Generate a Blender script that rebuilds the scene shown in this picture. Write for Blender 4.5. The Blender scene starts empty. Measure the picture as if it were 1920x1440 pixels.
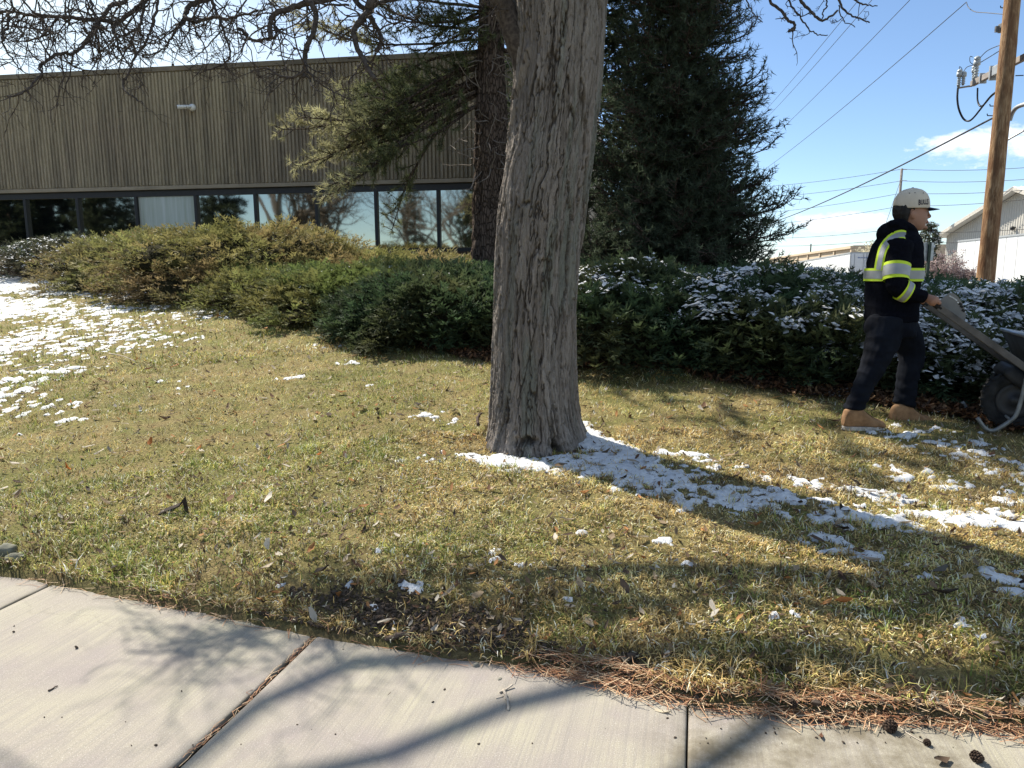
import bpy, bmesh, math, random
import numpy as np
from mathutils import Vector, Matrix, Euler

random.seed(7)
RNG = np.random.default_rng(11)
np.seterr(all="ignore")
SC = bpy.context.scene
COL = SC.collection

# ------------------------------------------------------------------ camera
F_PX, CX, CY = 1332.0, 960.0, 720.0            # focal length and centre in photograph pixels
PITCH, ROLL, EYE = math.radians(8.8), math.radians(0.25), 1.5
cam_d = bpy.data.cameras.new('camera')
cam = bpy.data.objects.new('camera', cam_d)
COL.objects.link(cam)
cam_d.sensor_width = 36.0
cam_d.lens = F_PX / 1920.0 * 36.0
cam_d.clip_start = 0.05
cam_d.clip_end = 3000.0
CAM_ROT = Euler((math.radians(90) - PITCH, 0, 0)).to_matrix() @ Matrix.Rotation(ROLL * -1.0, 3, 'Z')
cam.matrix_world = Matrix.Translation((0, 0, EYE)) @ CAM_ROT.to_4x4()
SC.camera = cam

# ------------------------------------------------------------------ sun and sky
SUN_EL = math.radians(46.0)
SUN_H = Vector((-0.655, 0.756)).normalized()   # horizontal direction towards the sun
SUN_DIR = Vector((SUN_H.x * math.cos(SUN_EL), SUN_H.y * math.cos(SUN_EL), math.sin(SUN_EL)))
sun_d = bpy.data.lights.new('sun', 'SUN')
sun_d.energy = 5.0
sun_d.angle = math.radians(0.53)
sun_d.color = (1.0, 0.93, 0.80)
sun = bpy.data.objects.new('sun', sun_d)
COL.objects.link(sun)
sun.rotation_euler = SUN_DIR.to_track_quat('Z', 'Y').to_euler()
sun.location = SUN_DIR * 60

SC.view_settings.view_transform = 'Standard'
SC.view_settings.look = 'None'
SC.view_settings.exposure = 0.86
SC.view_settings.gamma = 1.0
SC.view_settings.use_curve_mapping = False
SC.cycles.max_bounces = 6
SC.cycles.diffuse_bounces = 3
SC.cycles.glossy_bounces = 3
SC.cycles.transparent_max_bounces = 6
SC.cycles.caustics_reflective = False
SC.cycles.caustics_refractive = False

def px_dir(u, v):
    d = CAM_ROT @ Vector(((u - CX) / F_PX, -(v - CY) / F_PX, -1.0))
    return d                                     # length one along the view axis
def at(u, v, depth):
    return Vector((0, 0, EYE)) + px_dir(u, v) * depth

def build_world():
    w = bpy.data.worlds.new('World')
    SC.world = w
    w.use_nodes = True
    nt = w.node_tree
    nt.nodes.clear()
    N = nt.nodes.new
    L = nt.links.new
    out = N('ShaderNodeOutputWorld'); bg = N('ShaderNodeBackground')
    sky = N('ShaderNodeTexSky'); sky.sky_type = 'NISHITA'
    sky.sun_disc = False
    sky.sun_elevation = SUN_EL
    sky.sun_rotation = math.atan2(SUN_H.x, SUN_H.y)
    sky.altitude = 1600
    sky.air_density = 1.0; sky.dust_density = 0.6; sky.ozone_density = 2.0
    bg.inputs['Strength'].default_value = 0.098
    tc = N('ShaderNodeTexCoord')
    sep = N('ShaderNodeSeparateXYZ'); L(tc.outputs['Generated'], sep.inputs[0])
    def mth(op, a, b=None, c=None, clamp=False):
        n = N('ShaderNodeMath'); n.operation = op; n.use_clamp = clamp
        for i, x in enumerate((a, b, c)):
            if x is None: continue
            if isinstance(x, (int, float)): n.inputs[i].default_value = x
            else: L(x, n.inputs[i])
        return n.outputs[0]
    az = mth('ARCTAN2', sep.outputs[0], sep.outputs[1])       # 0 straight ahead, + to the right
    el = mth('ARCSINE', sep.outputs[2])
    comb = N('ShaderNodeCombineXYZ'); L(az, comb.inputs[0]); L(mth('MULTIPLY', el, 1.9), comb.inputs[1])
    nz = N('ShaderNodeTexNoise'); nz.inputs['Scale'].default_value = 26; nz.inputs['Detail'].default_value = 7
    nz.inputs['Roughness'].default_value = 0.62; L(comb.outputs[0], nz.inputs['Vector'])
    nf = mth('SUBTRACT', nz.outputs['Fac'], 0.5)
    dens = None
    # cumulus banks: direction (azimuth, elevation), half sizes, weight
    for (a, e, ra, re, wt) in ((0.585, 0.142, 0.085, 0.022, 1.0), (0.425, 0.060, 0.085, 0.015, .9), (0.70, 0.125, 0.10, 0.026, .9),
                               (0.28, 0.02, 0.09, 0.015, .6), (-0.9, 0.5, 0.5, 0.16, 0.5), (1.6, 0.3, 0.5, 0.1, .8),
                               (2.6, 0.2, 0.5, 0.09, .8), (-2.2, 0.25, 0.6, 0.1, .8), (0.5, 0.9, 0.35, 0.1, .6)):
        da = mth('DIVIDE', mth('SUBTRACT', az, a), ra)
        de = mth('DIVIDE', mth('SUBTRACT', el, e), re)
        r2 = mth('ADD', mth('MULTIPLY', da, da), mth('MULTIPLY', de, de))
        v = mth('SUBTRACT', mth('MULTIPLY_ADD', nf, 3.6, 1.0), r2)
        v = mth('MULTIPLY', mth('MULTIPLY', v, 1.1, clamp=True), wt)
        dens = v if dens is None else mth('MAXIMUM', dens, v)
    # thin bright high cloud spreading around the sun's side of the sky
    comb2 = N('ShaderNodeCombineXYZ'); L(az, comb2.inputs[0]); L(mth('MULTIPLY', el, 3.0), comb2.inputs[1])
    nz2 = N('ShaderNodeTexNoise'); nz2.inputs['Scale'].default_value = 4.5; nz2.inputs['Detail'].default_value = 5
    L(comb2.outputs[0], nz2.inputs['Vector'])
    dsun = mth('SUBTRACT', az, math.atan2(SUN_H.x, SUN_H.y))
    wrap = mth('MINIMUM', mth('ABSOLUTE', dsun), mth('SUBTRACT', 6.2832, mth('ABSOLUTE', dsun)))
    side = mth('SUBTRACT', 1.25, mth('MULTIPLY', wrap, 1.6), clamp=True)
    back = mth('MULTIPLY', mth('SUBTRACT', wrap, 1.9, clamp=True), 0.55, clamp=True)
    side = mth('MAXIMUM', side, back)
    thin = mth('MULTIPLY', side, mth('MULTIPLY_ADD', nz2.outputs['Fac'], 1.6, 0.05, clamp=True))
    horizon_mist = mth('MULTIPLY', mth('SUBTRACT', 1.0, mth('MULTIPLY', mth('ABSOLUTE', el), 9.0), clamp=True),
                       mth('MULTIPLY_ADD', nz2.outputs['Fac'], 0.7, 0.0))
    veil = mth('MAXIMUM', mth('MULTIPLY', thin, 0.92), mth('MULTIPLY', horizon_mist, 0.25))
    # sky colour nudged to the photograph's clearer blue
    tint = N('ShaderNodeMix'); tint.data_type = 'RGBA'; tint.blend_type = 'MULTIPLY'
    tint.inputs['Factor'].default_value = 1.0
    L(sky.outputs[0], tint.inputs['A']); tint.inputs['B'].default_value = (0.95, 1.0, 1.03, 1)
    m1 = N('ShaderNodeMix'); m1.data_type = 'RGBA'
    L(veil, m1.inputs['Factor']); L(tint.outputs['Result'], m1.inputs['A']); m1.inputs['B'].default_value = (6.4, 7.3, 7.5, 1)
    shade = N('ShaderNodeMix'); shade.data_type = 'RGBA'
    L(mth('MULTIPLY_ADD', nz.outputs['Fac'], 1.8, -0.3, clamp=True), shade.inputs['Factor'])
    shade.inputs['A'].default_value = (5.6, 6.3, 7.4, 1); shade.inputs['B'].default_value = (8.2, 8.3, 8.4, 1)
    m2 = N('ShaderNodeMix'); m2.data_type = 'RGBA'
    L(dens, m2.inputs['Factor']); L(m1.outputs['Result'], m2.inputs['A']); L(shade.outputs['Result'], m2.inputs['B'])
    L(m2.outputs['Result'], bg.inputs['Color'])
    L(bg.outputs[0], out.inputs[0])
build_world()

# ------------------------------------------------------------------ numpy noise
def _hash(ix, iy, iz):
    h = (ix.astype(np.int64) * 374761393 + iy.astype(np.int64) * 668265263 + iz.astype(np.int64) * 2147483647 + 974634777) & 0xFFFFFFFF
    h = ((h ^ (h >> 13)) * 1274126177) & 0xFFFFFFFF
    h = ((h ^ (h >> 16)) * 2246822519) & 0xFFFFFFFF
    return ((h ^ (h >> 15)) & 0xFFFFFF) / float(0xFFFFFF)
def vnoise(x, y, z=0.0):
    """value noise in -1..1"""
    x = np.asarray(x, float); y = np.asarray(y, float); z = np.asarray(z, float) + 0 * x
    ix, iy, iz = np.floor(x), np.floor(y), np.floor(z)
    fx, fy, fz = x - ix, y - iy, z - iz
    fx, fy, fz = (t * t * t * (t * (t * 6 - 15) + 10) for t in (fx, fy, fz))
    r = 0
    for dx in (0, 1):
        for dy in (0, 1):
            for dz in (0, 1):
                wt = (fx if dx else 1 - fx) * (fy if dy else 1 - fy) * (fz if dz else 1 - fz)
                r = r + wt * _hash(ix + dx, iy + dy, iz + dz)
    return r * 2 - 1
def fbm(x, y, z=0.0, o=4, lac=2.07, gain=0.5):
    a, s, r = 1.0, 0.0, 0
    x = np.asarray(x, float); y = np.asarray(y, float); z = np.asarray(z, float)
    for i in range(o):
        r = r + a * vnoise(x + 17.3 * i, y - 9.1 * i, z + 5.7 * i); s += a
        x, y, z, a = x * lac, y * lac, z * lac, a * gain
    return r / s
def sstep(a, b, x):
    t = np.clip((np.asarray(x, float) - a) / (b - a), 0, 1)
    return t * t * (3 - 2 * t)

# ------------------------------------------------------------------ terrain height
E_N = np.array((0.250, 0.968)); E_C = 2.56       # pavement line: n.p = c
E_T = np.array((0.968, -0.250))
_ET = np.array((-9, -3.4, -2.2, -1.5, -0.9, -0.3, 0.05, 0.5, 1.1, 2.0, 9.0)); _EE = np.array((.12, .11, .04, -.04, -.07, -.10, -.13, -.11, -.05, .03, .05))
def turf_off(t): return np.interp(t, _ET, _EE) + 0.018 * vnoise(np.asarray(t, float) * 3.1, 0 * np.asarray(t, float)) + 0.012 * vnoise(np.asarray(t, float) * 9, 0 * np.asarray(t, float) + 4)
def t_of(x, y): return E_T[0] * x + E_T[1] * y
def s_raw(x, y): return E_N[0] * x + E_N[1] * y - E_C
def s_of(x, y): return s_raw(x, y) - turf_off(t_of(x, y))     # distance in from the ragged turf edge
def st_xy(s, t):
    return E_N[0] * (s + E_C) + E_T[0] * t, E_N[1] * (s + E_C) + E_T[1] * t
def zg(x, y):
    x = np.asarray(x, float); y = np.asarray(y, float)
    s = s_of(x, y)
    sc = np.clip(s, 0, 14.5)
    z = 0.03 + 0.075 * sstep(0.0, 0.5, s) + 0.095 * sc + 0.0028 * sc * sc
    z = np.where(s < 0, np.maximum(-0.06, 0.03 + 0.9 * s), z)
    q = 0.95 * x + 0.15 * (y - 8)
    z = z - 2.65 * sstep(3.6, 12.5, q) * sstep(0, 6, s)
    z = z + 0.018 * fbm(x * 1.3, y * 1.3, 0, 3) * sstep(0.1, 1.5, s)
    
    return z
def ground_at(u, v, lift=0.0):
    """where the ray through a photograph pixel meets the ground"""
    d = px_dir(u, v); t, step = 1.0, 0.02
    while t < 80:
        p = Vector((0, 0, EYE)) + d * t
        if p.z <= float(zg(p.x, p.y)) + lift: return p
        t += step * (1 + t * 0.1)
    return p

# ------------------------------------------------------------------ object helpers
def tag(o, label=None, cat=None, group=None, kind=None):
    if label: o['label'] = label
    if cat: o['category'] = cat
    if group: o['group'] = group
    if kind: o['kind'] = kind
    return o
def empty(name, loc=(0, 0, 0), rz=0.0):
    o = bpy.data.objects.new(name, None)
    o.empty_display_size = 0.2
    COL.objects.link(o); o.location = loc; o.rotation_euler = (0, 0, rz)
    return o
def attach(o, parent):
    """make o a part of parent, keeping its world place"""
    if parent is not None:
        o.parent = parent
        mw = parent_world(parent)
        o.matrix_parent_inverse = mw.inverted()
    return o
def parent_world(p):
    m = Matrix.LocRotScale(p.location, p.rotation_euler, p.scale)
    if p.parent is not None:
        m = parent_world(p.parent) @ p.matrix_parent_inverse @ m
    return m
def mesh_np(name, V, faces, mats, parent=None, smooth=False, col=None, midx=None, uv=None):
    """V (n,3); faces: list of int arrays (k,3) or (k,4); one linked mesh object in world coordinates"""
    V = np.ascontiguousarray(V, np.float32)
    me = bpy.data.meshes.new(name)
    faces = [np.asarray(f, np.int32) for f in faces if len(f)]
    nl = sum(f.size for f in faces); nf = sum(len(f) for f in faces)
    me.vertices.add(len(V)); me.vertices.foreach_set('co', V.ravel())
    me.loops.add(nl); me.polygons.add(nf)
    li = np.concatenate([f.ravel() for f in faces])
    tot = np.concatenate([np.full(len(f), f.shape[1], np.int32) for f in faces])
    st = np.concatenate([[0], np.cumsum(tot)[:-1]]).astype(np.int32)
    me.loops.foreach_set('vertex_index', li)
    me.polygons.foreach_set('loop_start', st)
    me.polygons.foreach_set('loop_total', tot)
    if midx is not None: me.polygons.foreach_set('material_index', np.asarray(midx, np.int32))
    me.polygons.foreach_set('use_smooth', np.full(nf, bool(smooth)))
    if col is not None:
        at_ = me.color_attributes.new('Col', 'FLOAT_COLOR', 'POINT')
        c4 = np.ones((len(V), 4), np.float32); c4[:, :3] = col
        at_.data.foreach_set('color', c4.ravel())
    me.update(calc_edges=True)
    for m in (mats if isinstance(mats, (list, tuple)) else [mats]): me.materials.append(m)
    o = bpy.data.objects.new(name, me)
    COL.objects.link(o)
    return attach(o, parent)

class MB:
    """collects shapes for one mesh"""
    def __init__(self): self.V = []; self.F = []; self.n = 0; self.C = []; self.MI = []; self.cur = 0; self.c = None
    def add(self, V, F, col=None):
        V = np.asarray(V, float).reshape(-1, 3)
        self.V.append(V)
        for f in (F if isinstance(F, list) and len(F) and hasattr(F[0], 'ndim') else [np.asarray(F)]):
            f = np.asarray(f, np.int64)
            if len(f) == 0: continue
            self.F.append(f + self.n); self.MI.append(np.full(len(f), self.cur))
        self.n += len(V)
        c = col if col is not None else self.c
        if c is not None: self.C.append(np.broadcast_to(np.asarray(c, float), (len(V), 3)))
        return self
    def box(self, c, s, R=None, bevel=0.0):
        c = np.asarray(c, float); h = np.asarray(s, float) / 2
        if bevel > 0:
            b = min(bevel, h.min() * 0.9)
            V, F = [], []
            bm = bmesh.new(); bmesh.ops.create_cube(bm, size=1.0)
            bmesh.ops.scale(bm, vec=Vector(h * 2), verts=bm.verts)
            bmesh.ops.bevel(bm, geom=list(bm.edges), offset=b, segments=2, affect='EDGES', profile=0.5)
            return self.bm(bm, c, R)
        V = np.array([[x, y, z] for x in (-1, 1) for y in (-1, 1) for z in (-1, 1)], float) * h
        if R is not None: V = V @ np.asarray(R, float).T
        return self.add(V + c, np.array([[0, 1, 3, 2], [4, 6, 7, 5], [0, 4, 5, 1], [2, 3, 7, 6], [0, 2, 6, 4], [1, 5, 7, 3]]))
    def bm(self, bm, c=(0, 0, 0), R=None):
        bm.verts.ensure_lookup_table()
        for i, v in enumerate(bm.verts): v.index = i
        V = np.array([v.co[:] for v in bm.verts], float)
        if R is not None: V = V @ np.asarray(R, float).T
        V = V + np.asarray(c, float)
        groups = {}
        for f in bm.faces:
            groups.setdefault(len(f.verts), []).append([v.index for v in f.verts])
        Fs = [np.array(g) for g in groups.values()]
        bm.free()
        self.V.append(V)
        for f in Fs:
            self.F.append(f + self.n); self.MI.append(np.full(len(f), self.cur))
        self.n += len(V)
        if self.c is not None: self.C.append(np.broadcast_to(np.asarray(self.c, float), (len(V), 3)))
        return self
    def tube(self, P, R, n=8, cap=True, col=None):
        V, F = tube_np(P, R, n, cap)
        return self.add(V, F, col)
    def lathe(self, prof, c=(0, 0, 0), n=20, axis=None, sx=1, sy=1):
        """prof: list of (r, z); axis: 3x3 matrix"""
        prof = np.asarray(prof, float); k = len(prof)
        a = np.linspace(0, 2 * np.pi, n, endpoint=False)
        V = np.stack([prof[:, 0:1] * np.cos(a) * sx, prof[:, 0:1] * np.sin(a) * sy, np.repeat(prof[:, 1:2], n, 1)], -1).reshape(-1, 3)
        if axis is not None: V = V @ np.asarray(axis, float).T
        i = np.arange(k - 1)[:, None] * n; j = np.arange(n)[None]
        F = np.stack([i + j, i + (j + 1) % n, i + n + (j + 1) % n, i + n + j], -1).reshape(-1, 4)
        return self.add(V + np.asarray(c, float), F)
    def build(self, name, mats, parent=None, smooth=False):
        col = np.concatenate(self.C) if self.C and sum(len(c) for c in self.C) == self.n else None
        byl = {}
        for f, m in zip(self.F, self.MI): byl.setdefault(f.shape[1], []).append((f, m))
        Fs, ms = [], []
        for k, lst in byl.items():
            Fs.append(np.concatenate([a for a, _ in lst])); ms.append(np.concatenate([b for _, b in lst]))
        return mesh_np(name, np.concatenate(self.V), Fs, mats, parent, smooth, col, np.concatenate(ms))

def tube_np(P, R, n=8, cap=True):
    P = np.asarray([tuple(p) for p in P], float); k = len(P)
    R = np.broadcast_to(np.asarray(R, float), (k,)) if np.ndim(R) else np.full(k, float(R))
    T = np.gradient(P, axis=0); T /= np.linalg.norm(T, axis=1, keepdims=True) + 1e-9
    u = np.cross(T[0], (0, 0, 1.0))
    if np.linalg.norm(u) < 0.1: u = np.cross(T[0], (1.0, 0, 0))
    u /= np.linalg.norm(u)
    U = np.zeros_like(P)
    for i in range(k):
        u = u - T[i] * np.dot(u, T[i]); u = u / (np.linalg.norm(u) + 1e-9); U[i] = u
    W = np.cross(T, U)
    a = np.linspace(0, 2 * np.pi, n, endpoint=False)
    V = P[:, None] + R[:, None, None] * (U[:, None] * np.cos(a)[None, :, None] + W[:, None] * np.sin(a)[None, :, None])
    i = np.arange(k - 1)[:, None] * n; j = np.arange(n)[None]
    F = [np.stack([i + j, i + (j + 1) % n, i + n + (j + 1) % n, i + n + j], -1).reshape(-1, 4)]
    V = V.reshape(-1, 3)
    if cap and n >= 3:
        V = np.concatenate([V, P[:1], P[-1:]]); a0 = k * n
        jj = np.arange(n)
        F.append(np.concatenate([np.stack([np.full(n, a0), (jj + 1) % n, jj], -1),
                                 np.stack([np.full(n, a0 + 1), (k - 1) * n + jj, (k - 1) * n + (jj + 1) % n], -1)]))
    return V, F
def smooth_path(P, m=4):
    """Catmull-Rom through the points"""
    P = np.asarray([tuple(p) for p in P], float)
    if len(P) < 3: return np.concatenate([P[:1] + (P[1:] - P[:1]) * t for t in np.linspace(0, 1, m + 1)[:, None]]).reshape(-1, P.shape[1]) if len(P) == 2 else P
    Q = np.concatenate([2 * P[:1] - P[1:2], P, 2 * P[-1:] - P[-2:-1]])
    out = []
    for i in range(len(P) - 1):
        a, b, c, d = Q[i:i + 4]
        for t in np.linspace(0, 1, m, endpoint=False):
            out.append(0.5 * ((2 * b) + (c - a) * t + (2 * a - 5 * b + 4 * c - d) * t * t + (3 * b - a - 3 * c + d) * t ** 3))
    out.append(P[-1])
    return np.array(out)
def rot_to(d, up=(0, 0, 1)):
    """3x3 with columns (side, up', d): local z along d"""
    d = np.asarray(d, float); d = d / np.linalg.norm(d)
    s = np.cross(up, d)
    if np.linalg.norm(s) < 1e-4: s = np.cross((1, 0, 0), d)
    s /= np.linalg.norm(s)
    return np.stack([s, np.cross(d, s), d], 1)
def rz(a):
    c, s = math.cos(a), math.sin(a)
    return np.array([[c, -s, 0], [s, c, 0], [0, 0, 1]])

# ------------------------------------------------------------------ material helper
class Mat:
    def __init__(self, name, rough=0.8, spec=0.3, metal=0.0):
        self.m = bpy.data.materials.new(name); self.m.use_nodes = True
        self.nt = self.m.node_tree
        self.b = self.nt.nodes['Principled BSDF']
        self.b.inputs['Roughness'].default_value = rough
        self.b.inputs['Specular IOR Level'].default_value = spec
        self.b.inputs['Metallic'].default_value = metal
        self._tc = None
    def N(self, t, **k):
        n = self.nt.nodes.new(t)
        for a, v in k.items(): setattr(n, a, v)
        return n
    def L(self, a, b): self.nt.links.new(a, b)
    @property
    def tc(self):
        if self._tc is None: self._tc = self.N('ShaderNodeTexCoord').outputs['Object']
        return self._tc
    def map(self, scale=(1, 1, 1), rot=(0, 0, 0), src=None):
        n = self.N('ShaderNodeMapping'); n.inputs['Scale'].default_value = scale; n.inputs['Rotation'].default_value = rot
        self.L(src or self.tc, n.inputs[0]); return n.outputs[0]
    def noise(self, scale, detail=4, rough=0.55, vec=None, dist=0.0):
        n = self.N('ShaderNodeTexNoise'); n.inputs['Scale'].default_value = scale; n.inputs['Detail'].default_value = detail
        n.inputs['Roughness'].default_value = rough; n.inputs['Distortion'].default_value = dist
        self.L(vec or self.tc, n.inputs['Vector']); return n.outputs['Fac']
    def vor(self, scale, vec=None, feature='F1', out='Distance', rnd=1.0):
        n = self.N('ShaderNodeTexVoronoi'); n.feature = feature; n.inputs['Scale'].default_value = scale
        n.inputs['Randomness'].default_value = rnd
        self.L(vec or self.tc, n.inputs['Vector']); return n.outputs[out]
    def ramp(self, fac, stops):
        n = self.N('ShaderNodeValToRGB'); cr = n.color_ramp
        while len(cr.elements) < len(stops): cr.elements.new(0.5)
        for e, (p, c) in zip(cr.elements, stops):
            e.position = p
            e.color = (c, c, c, 1) if isinstance(c, (int, float)) else (*c, 1)
        self.L(fac, n.inputs[0]); return n.outputs[0]
    def mix(self, fac, a, b, mode='MIX'):
        n = self.N('ShaderNodeMix', data_type='RGBA', blend_type=mode)
        for key, x in (('Factor', fac), ('A', a), ('B', b)):
            if isinstance(x, (int, float)): n.inputs[key].default_value = x if key == 'Factor' else (x, x, x, 1)
            elif isinstance(x, tuple): n.inputs[key].default_value = (*x, 1)
            else: self.L(x, n.inputs[key])
        return n.outputs['Result']
    def math(self, op, a, b=None, clamp=False):
        n = self.N('ShaderNodeMath', operation=op, use_clamp=clamp)
        for i, x in enumerate((a, b)):
            if x is None: continue
            if isinstance(x, (int, float)): n.inputs[i].default_value = x
            else: self.L(x, n.inputs[i])
        return n.outputs[0]
    def attr(self, name='Col'):
        return self.N('ShaderNodeAttribute', attribute_name=name).outputs['Color']
    def rand(self): return self.N('ShaderNodeObjectInfo').outputs['Random']
    def col(self, x):
        if isinstance(x, tuple): self.b.inputs['Base Color'].default_value = (*x, 1)
        else: self.L(x, self.b.inputs['Base Color'])
        return self
    def roughness(self, x): self.L(x, self.b.inputs['Roughness']); return self
    def bump(self, h, strength=0.5, dist=0.01):
        n = self.N('ShaderNodeBump'); n.inputs['Strength'].default_value = strength; n.inputs['Distance'].default_value = dist
        self.L(h, n.inputs['Height']); self.L(n.outputs[0], self.b.inputs['Normal']); return self
    def translucent(self, colsock, amt=0.3):
        out = self.nt.nodes['Material Output']
        tr = self.N('ShaderNodeBsdfTranslucent')
        if isinstance(colsock, tuple): tr.inputs[0].default_value = (*colsock, 1)
        else: self.L(colsock, tr.inputs[0])
        mx = self.N('ShaderNodeMixShader'); mx.inputs[0].default_value = amt
        self.L(self.b.outputs[0], mx.inputs[1]); self.L(tr.outputs[0], mx.inputs[2]); self.L(mx.outputs[0], out.inputs[0])
        return self
def simple(name, c, rough=0.7, spec=0.3, metal=0.0, var=0.25, scale=8.0, bump=0.0, bscale=60.0, bdist=0.003):
    """a plain coloured surface with a little uneven tone and optional fine relief"""
    m = Mat(name, rough, spec, metal)
    f = m.noise(scale, 5)
    lo = tuple(x * (1 - var) for x in c); hi = tuple(min(1, x * (1 + var)) for x in c)
    m.col(m.ramp(f, [(0.3, lo), (0.7, hi)]))
    if bump: m.bump(m.noise(bscale, 3), bump, bdist)
    return m.m
# ================================================================== ground, pavement, road
SHRUB_EDGE_PX = [(-330, 490), (0, 515), (150, 525), (250, 545), (350, 560), (480, 590), (560, 600), (650, 620), (750, 640), (850, 660),
                 (920, 678), (1090, 690), (1250, 690), (1400, 720), (1500, 735), (1650, 755), (1750, 770), (1850, 790), (1920, 805), (2150, 860)]
BED_EDGE = np.array([ground_at(u, v)[:2] for u, v in SHRUB_EDGE_PX])
def bed_depth(x, y):
    """signed distance behind the front edge of the planting bed (positive inside the bed)"""
    x = np.asarray(x, float); y = np.asarray(y, float)
    best = np.full(x.shape, 1e9); sign = np.zeros(x.shape)
    for a, b in zip(BED_EDGE[:-1], BED_EDGE[1:]):
        d = b - a; l2 = d @ d
        t = np.clip(((x - a[0]) * d[0] + (y - a[1]) * d[1]) / l2, 0, 1)
        dx, dy = x - a[0] - t * d[0], y - a[1] - t * d[1]
        dist = np.hypot(dx, dy)
        sg = np.sign(d[0] * dy - d[1] * dx)
        m = dist < best
        best = np.where(m, dist, best); sign = np.where(m, sg, sign)
    return best * sign

def graded(lo, hi, fine_lo, fine_hi, step, grow=1.12):
    a = list(np.arange(fine_lo, fine_hi, step)); s = step
    while a[-1] < hi: s *= grow; a.append(a[-1] + s)
    s = step
    while a[0] > lo: s *= grow; a.insert(0, a[0] - s)
    return np.array(a)

# ---- ground material
def ground_material():
    m = Mat('ground_soil_and_turf', 0.95, 0.1)
    a = m.attr('Col')
    sep = m.N('ShaderNodeSeparateColor'); m.L(a, sep.inputs[0])
    n1 = m.noise(3.0, 6); n2 = m.noise(60, 5, 0.7); n3 = m.noise(14, 4)
    turf = m.mix(m.ramp(n1, [(0.38, 0.0), (0.62, 1.0)]), (0.36, 0.285, 0.125), (0.24, 0.235, 0.075))
    turf = m.mix(m.ramp(n2, [(0.35, 0.0), (0.7, 1.0)]), m.mix(0.7, turf, (0.06, 0.045, 0.026)), turf)
    mulch = m.mix(m.ramp(n2, [(0.3, 0), (0.7, 1)]), (0.035, 0.022, 0.014), (0.13, 0.075, 0.045))
    soil = m.mix(m.ramp(n2, [(0.3, 0), (0.7, 1)]), (0.030, 0.021, 0.015), (0.085, 0.06, 0.042))
    far = m.mix(m.ramp(n3, [(0.35, 0), (0.65, 1)]), (0.20, 0.185, 0.16), (0.30, 0.28, 0.24))
    c = m.mix(sep.outputs[0], turf, mulch)
    c = m.mix(sep.outputs[1], c, far)
    c = m.mix(sep.outputs[2], c, soil)
    m.col(c); m.bump(n2, 0.9, 0.02)
    return m.m

SOIL_SPOTS = [(ground_at(u, v)[:2], r) for u, v, r in ((640, 1130, .13), (720, 1145, .16), (800, 1160, .17), (880, 1177, .17), (960, 1195, .15),
                                                    (1030, 1225, .10), (560, 1115, .08), (1180, 1245, .08), (760, 1110, .07))]
def soil_mask(x, y):
    x = np.asarray(x, float); y = np.asarray(y, float); r = np.zeros(x.shape)
    for (p, rad) in SOIL_SPOTS:
        d = np.hypot(x - p[0], y - p[1]) / rad
        r = np.maximum(r, np.clip(1.25 - d, 0, 1))
    r = r * 0.8 + 0.35 * fbm(x * 5, y * 5, 3, 3)
    edge = 0.55 * sstep(0.05, 0.0, s_of(x, y))
    return np.clip(np.maximum(r, edge), 0, 1)

def build_ground():
    xs = graded(-500, 500, -9, 7.5, 0.11, 1.13)
    ys = np.concatenate([graded(-300, 1.79, 1.7, 1.79, 0.06, 1.2)[:-1], np.arange(1.80, 3.8, 0.035), graded(3.8, 700, 3.8, 13, 0.10, 1.13)])
    X, Y = np.meshgrid(xs, ys)
    Z = zg(X, Y)
    V = np.stack([X, Y, Z], -1).reshape(-1, 3)
    nx, ny = len(xs), len(ys)
    i = np.arange(ny - 1)[:, None] * nx; j = np.arange(nx - 1)[None]
    F = np.stack([i + j, i + j + 1, i + nx + j + 1, i + nx + j], -1).reshape(-1, 4)
    bd = bed_depth(X, Y); near = (np.abs(X) < 40) & (Y > -5) & (Y < 60)
    bed = np.where(near, sstep(-0.25, 0.15, bd + 0.15 * fbm(X * 3, Y * 3, 1, 3)), 0)
    far = np.clip(sstep(9, 14, X) * sstep(4, 10, Y) + sstep(24, 30, Y) , 0, 1)
    soil = np.where(near & (s_of(X, Y) < 3) & (s_of(X, Y) > -0.3), soil_mask(X, Y), 0)
    mesh = mesh_np('ground', V, [F], ground_material(), None, True, np.stack([bed, far, soil], -1).reshape(-1, 3))
    tag(mesh, kind='structure')
build_ground()

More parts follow.
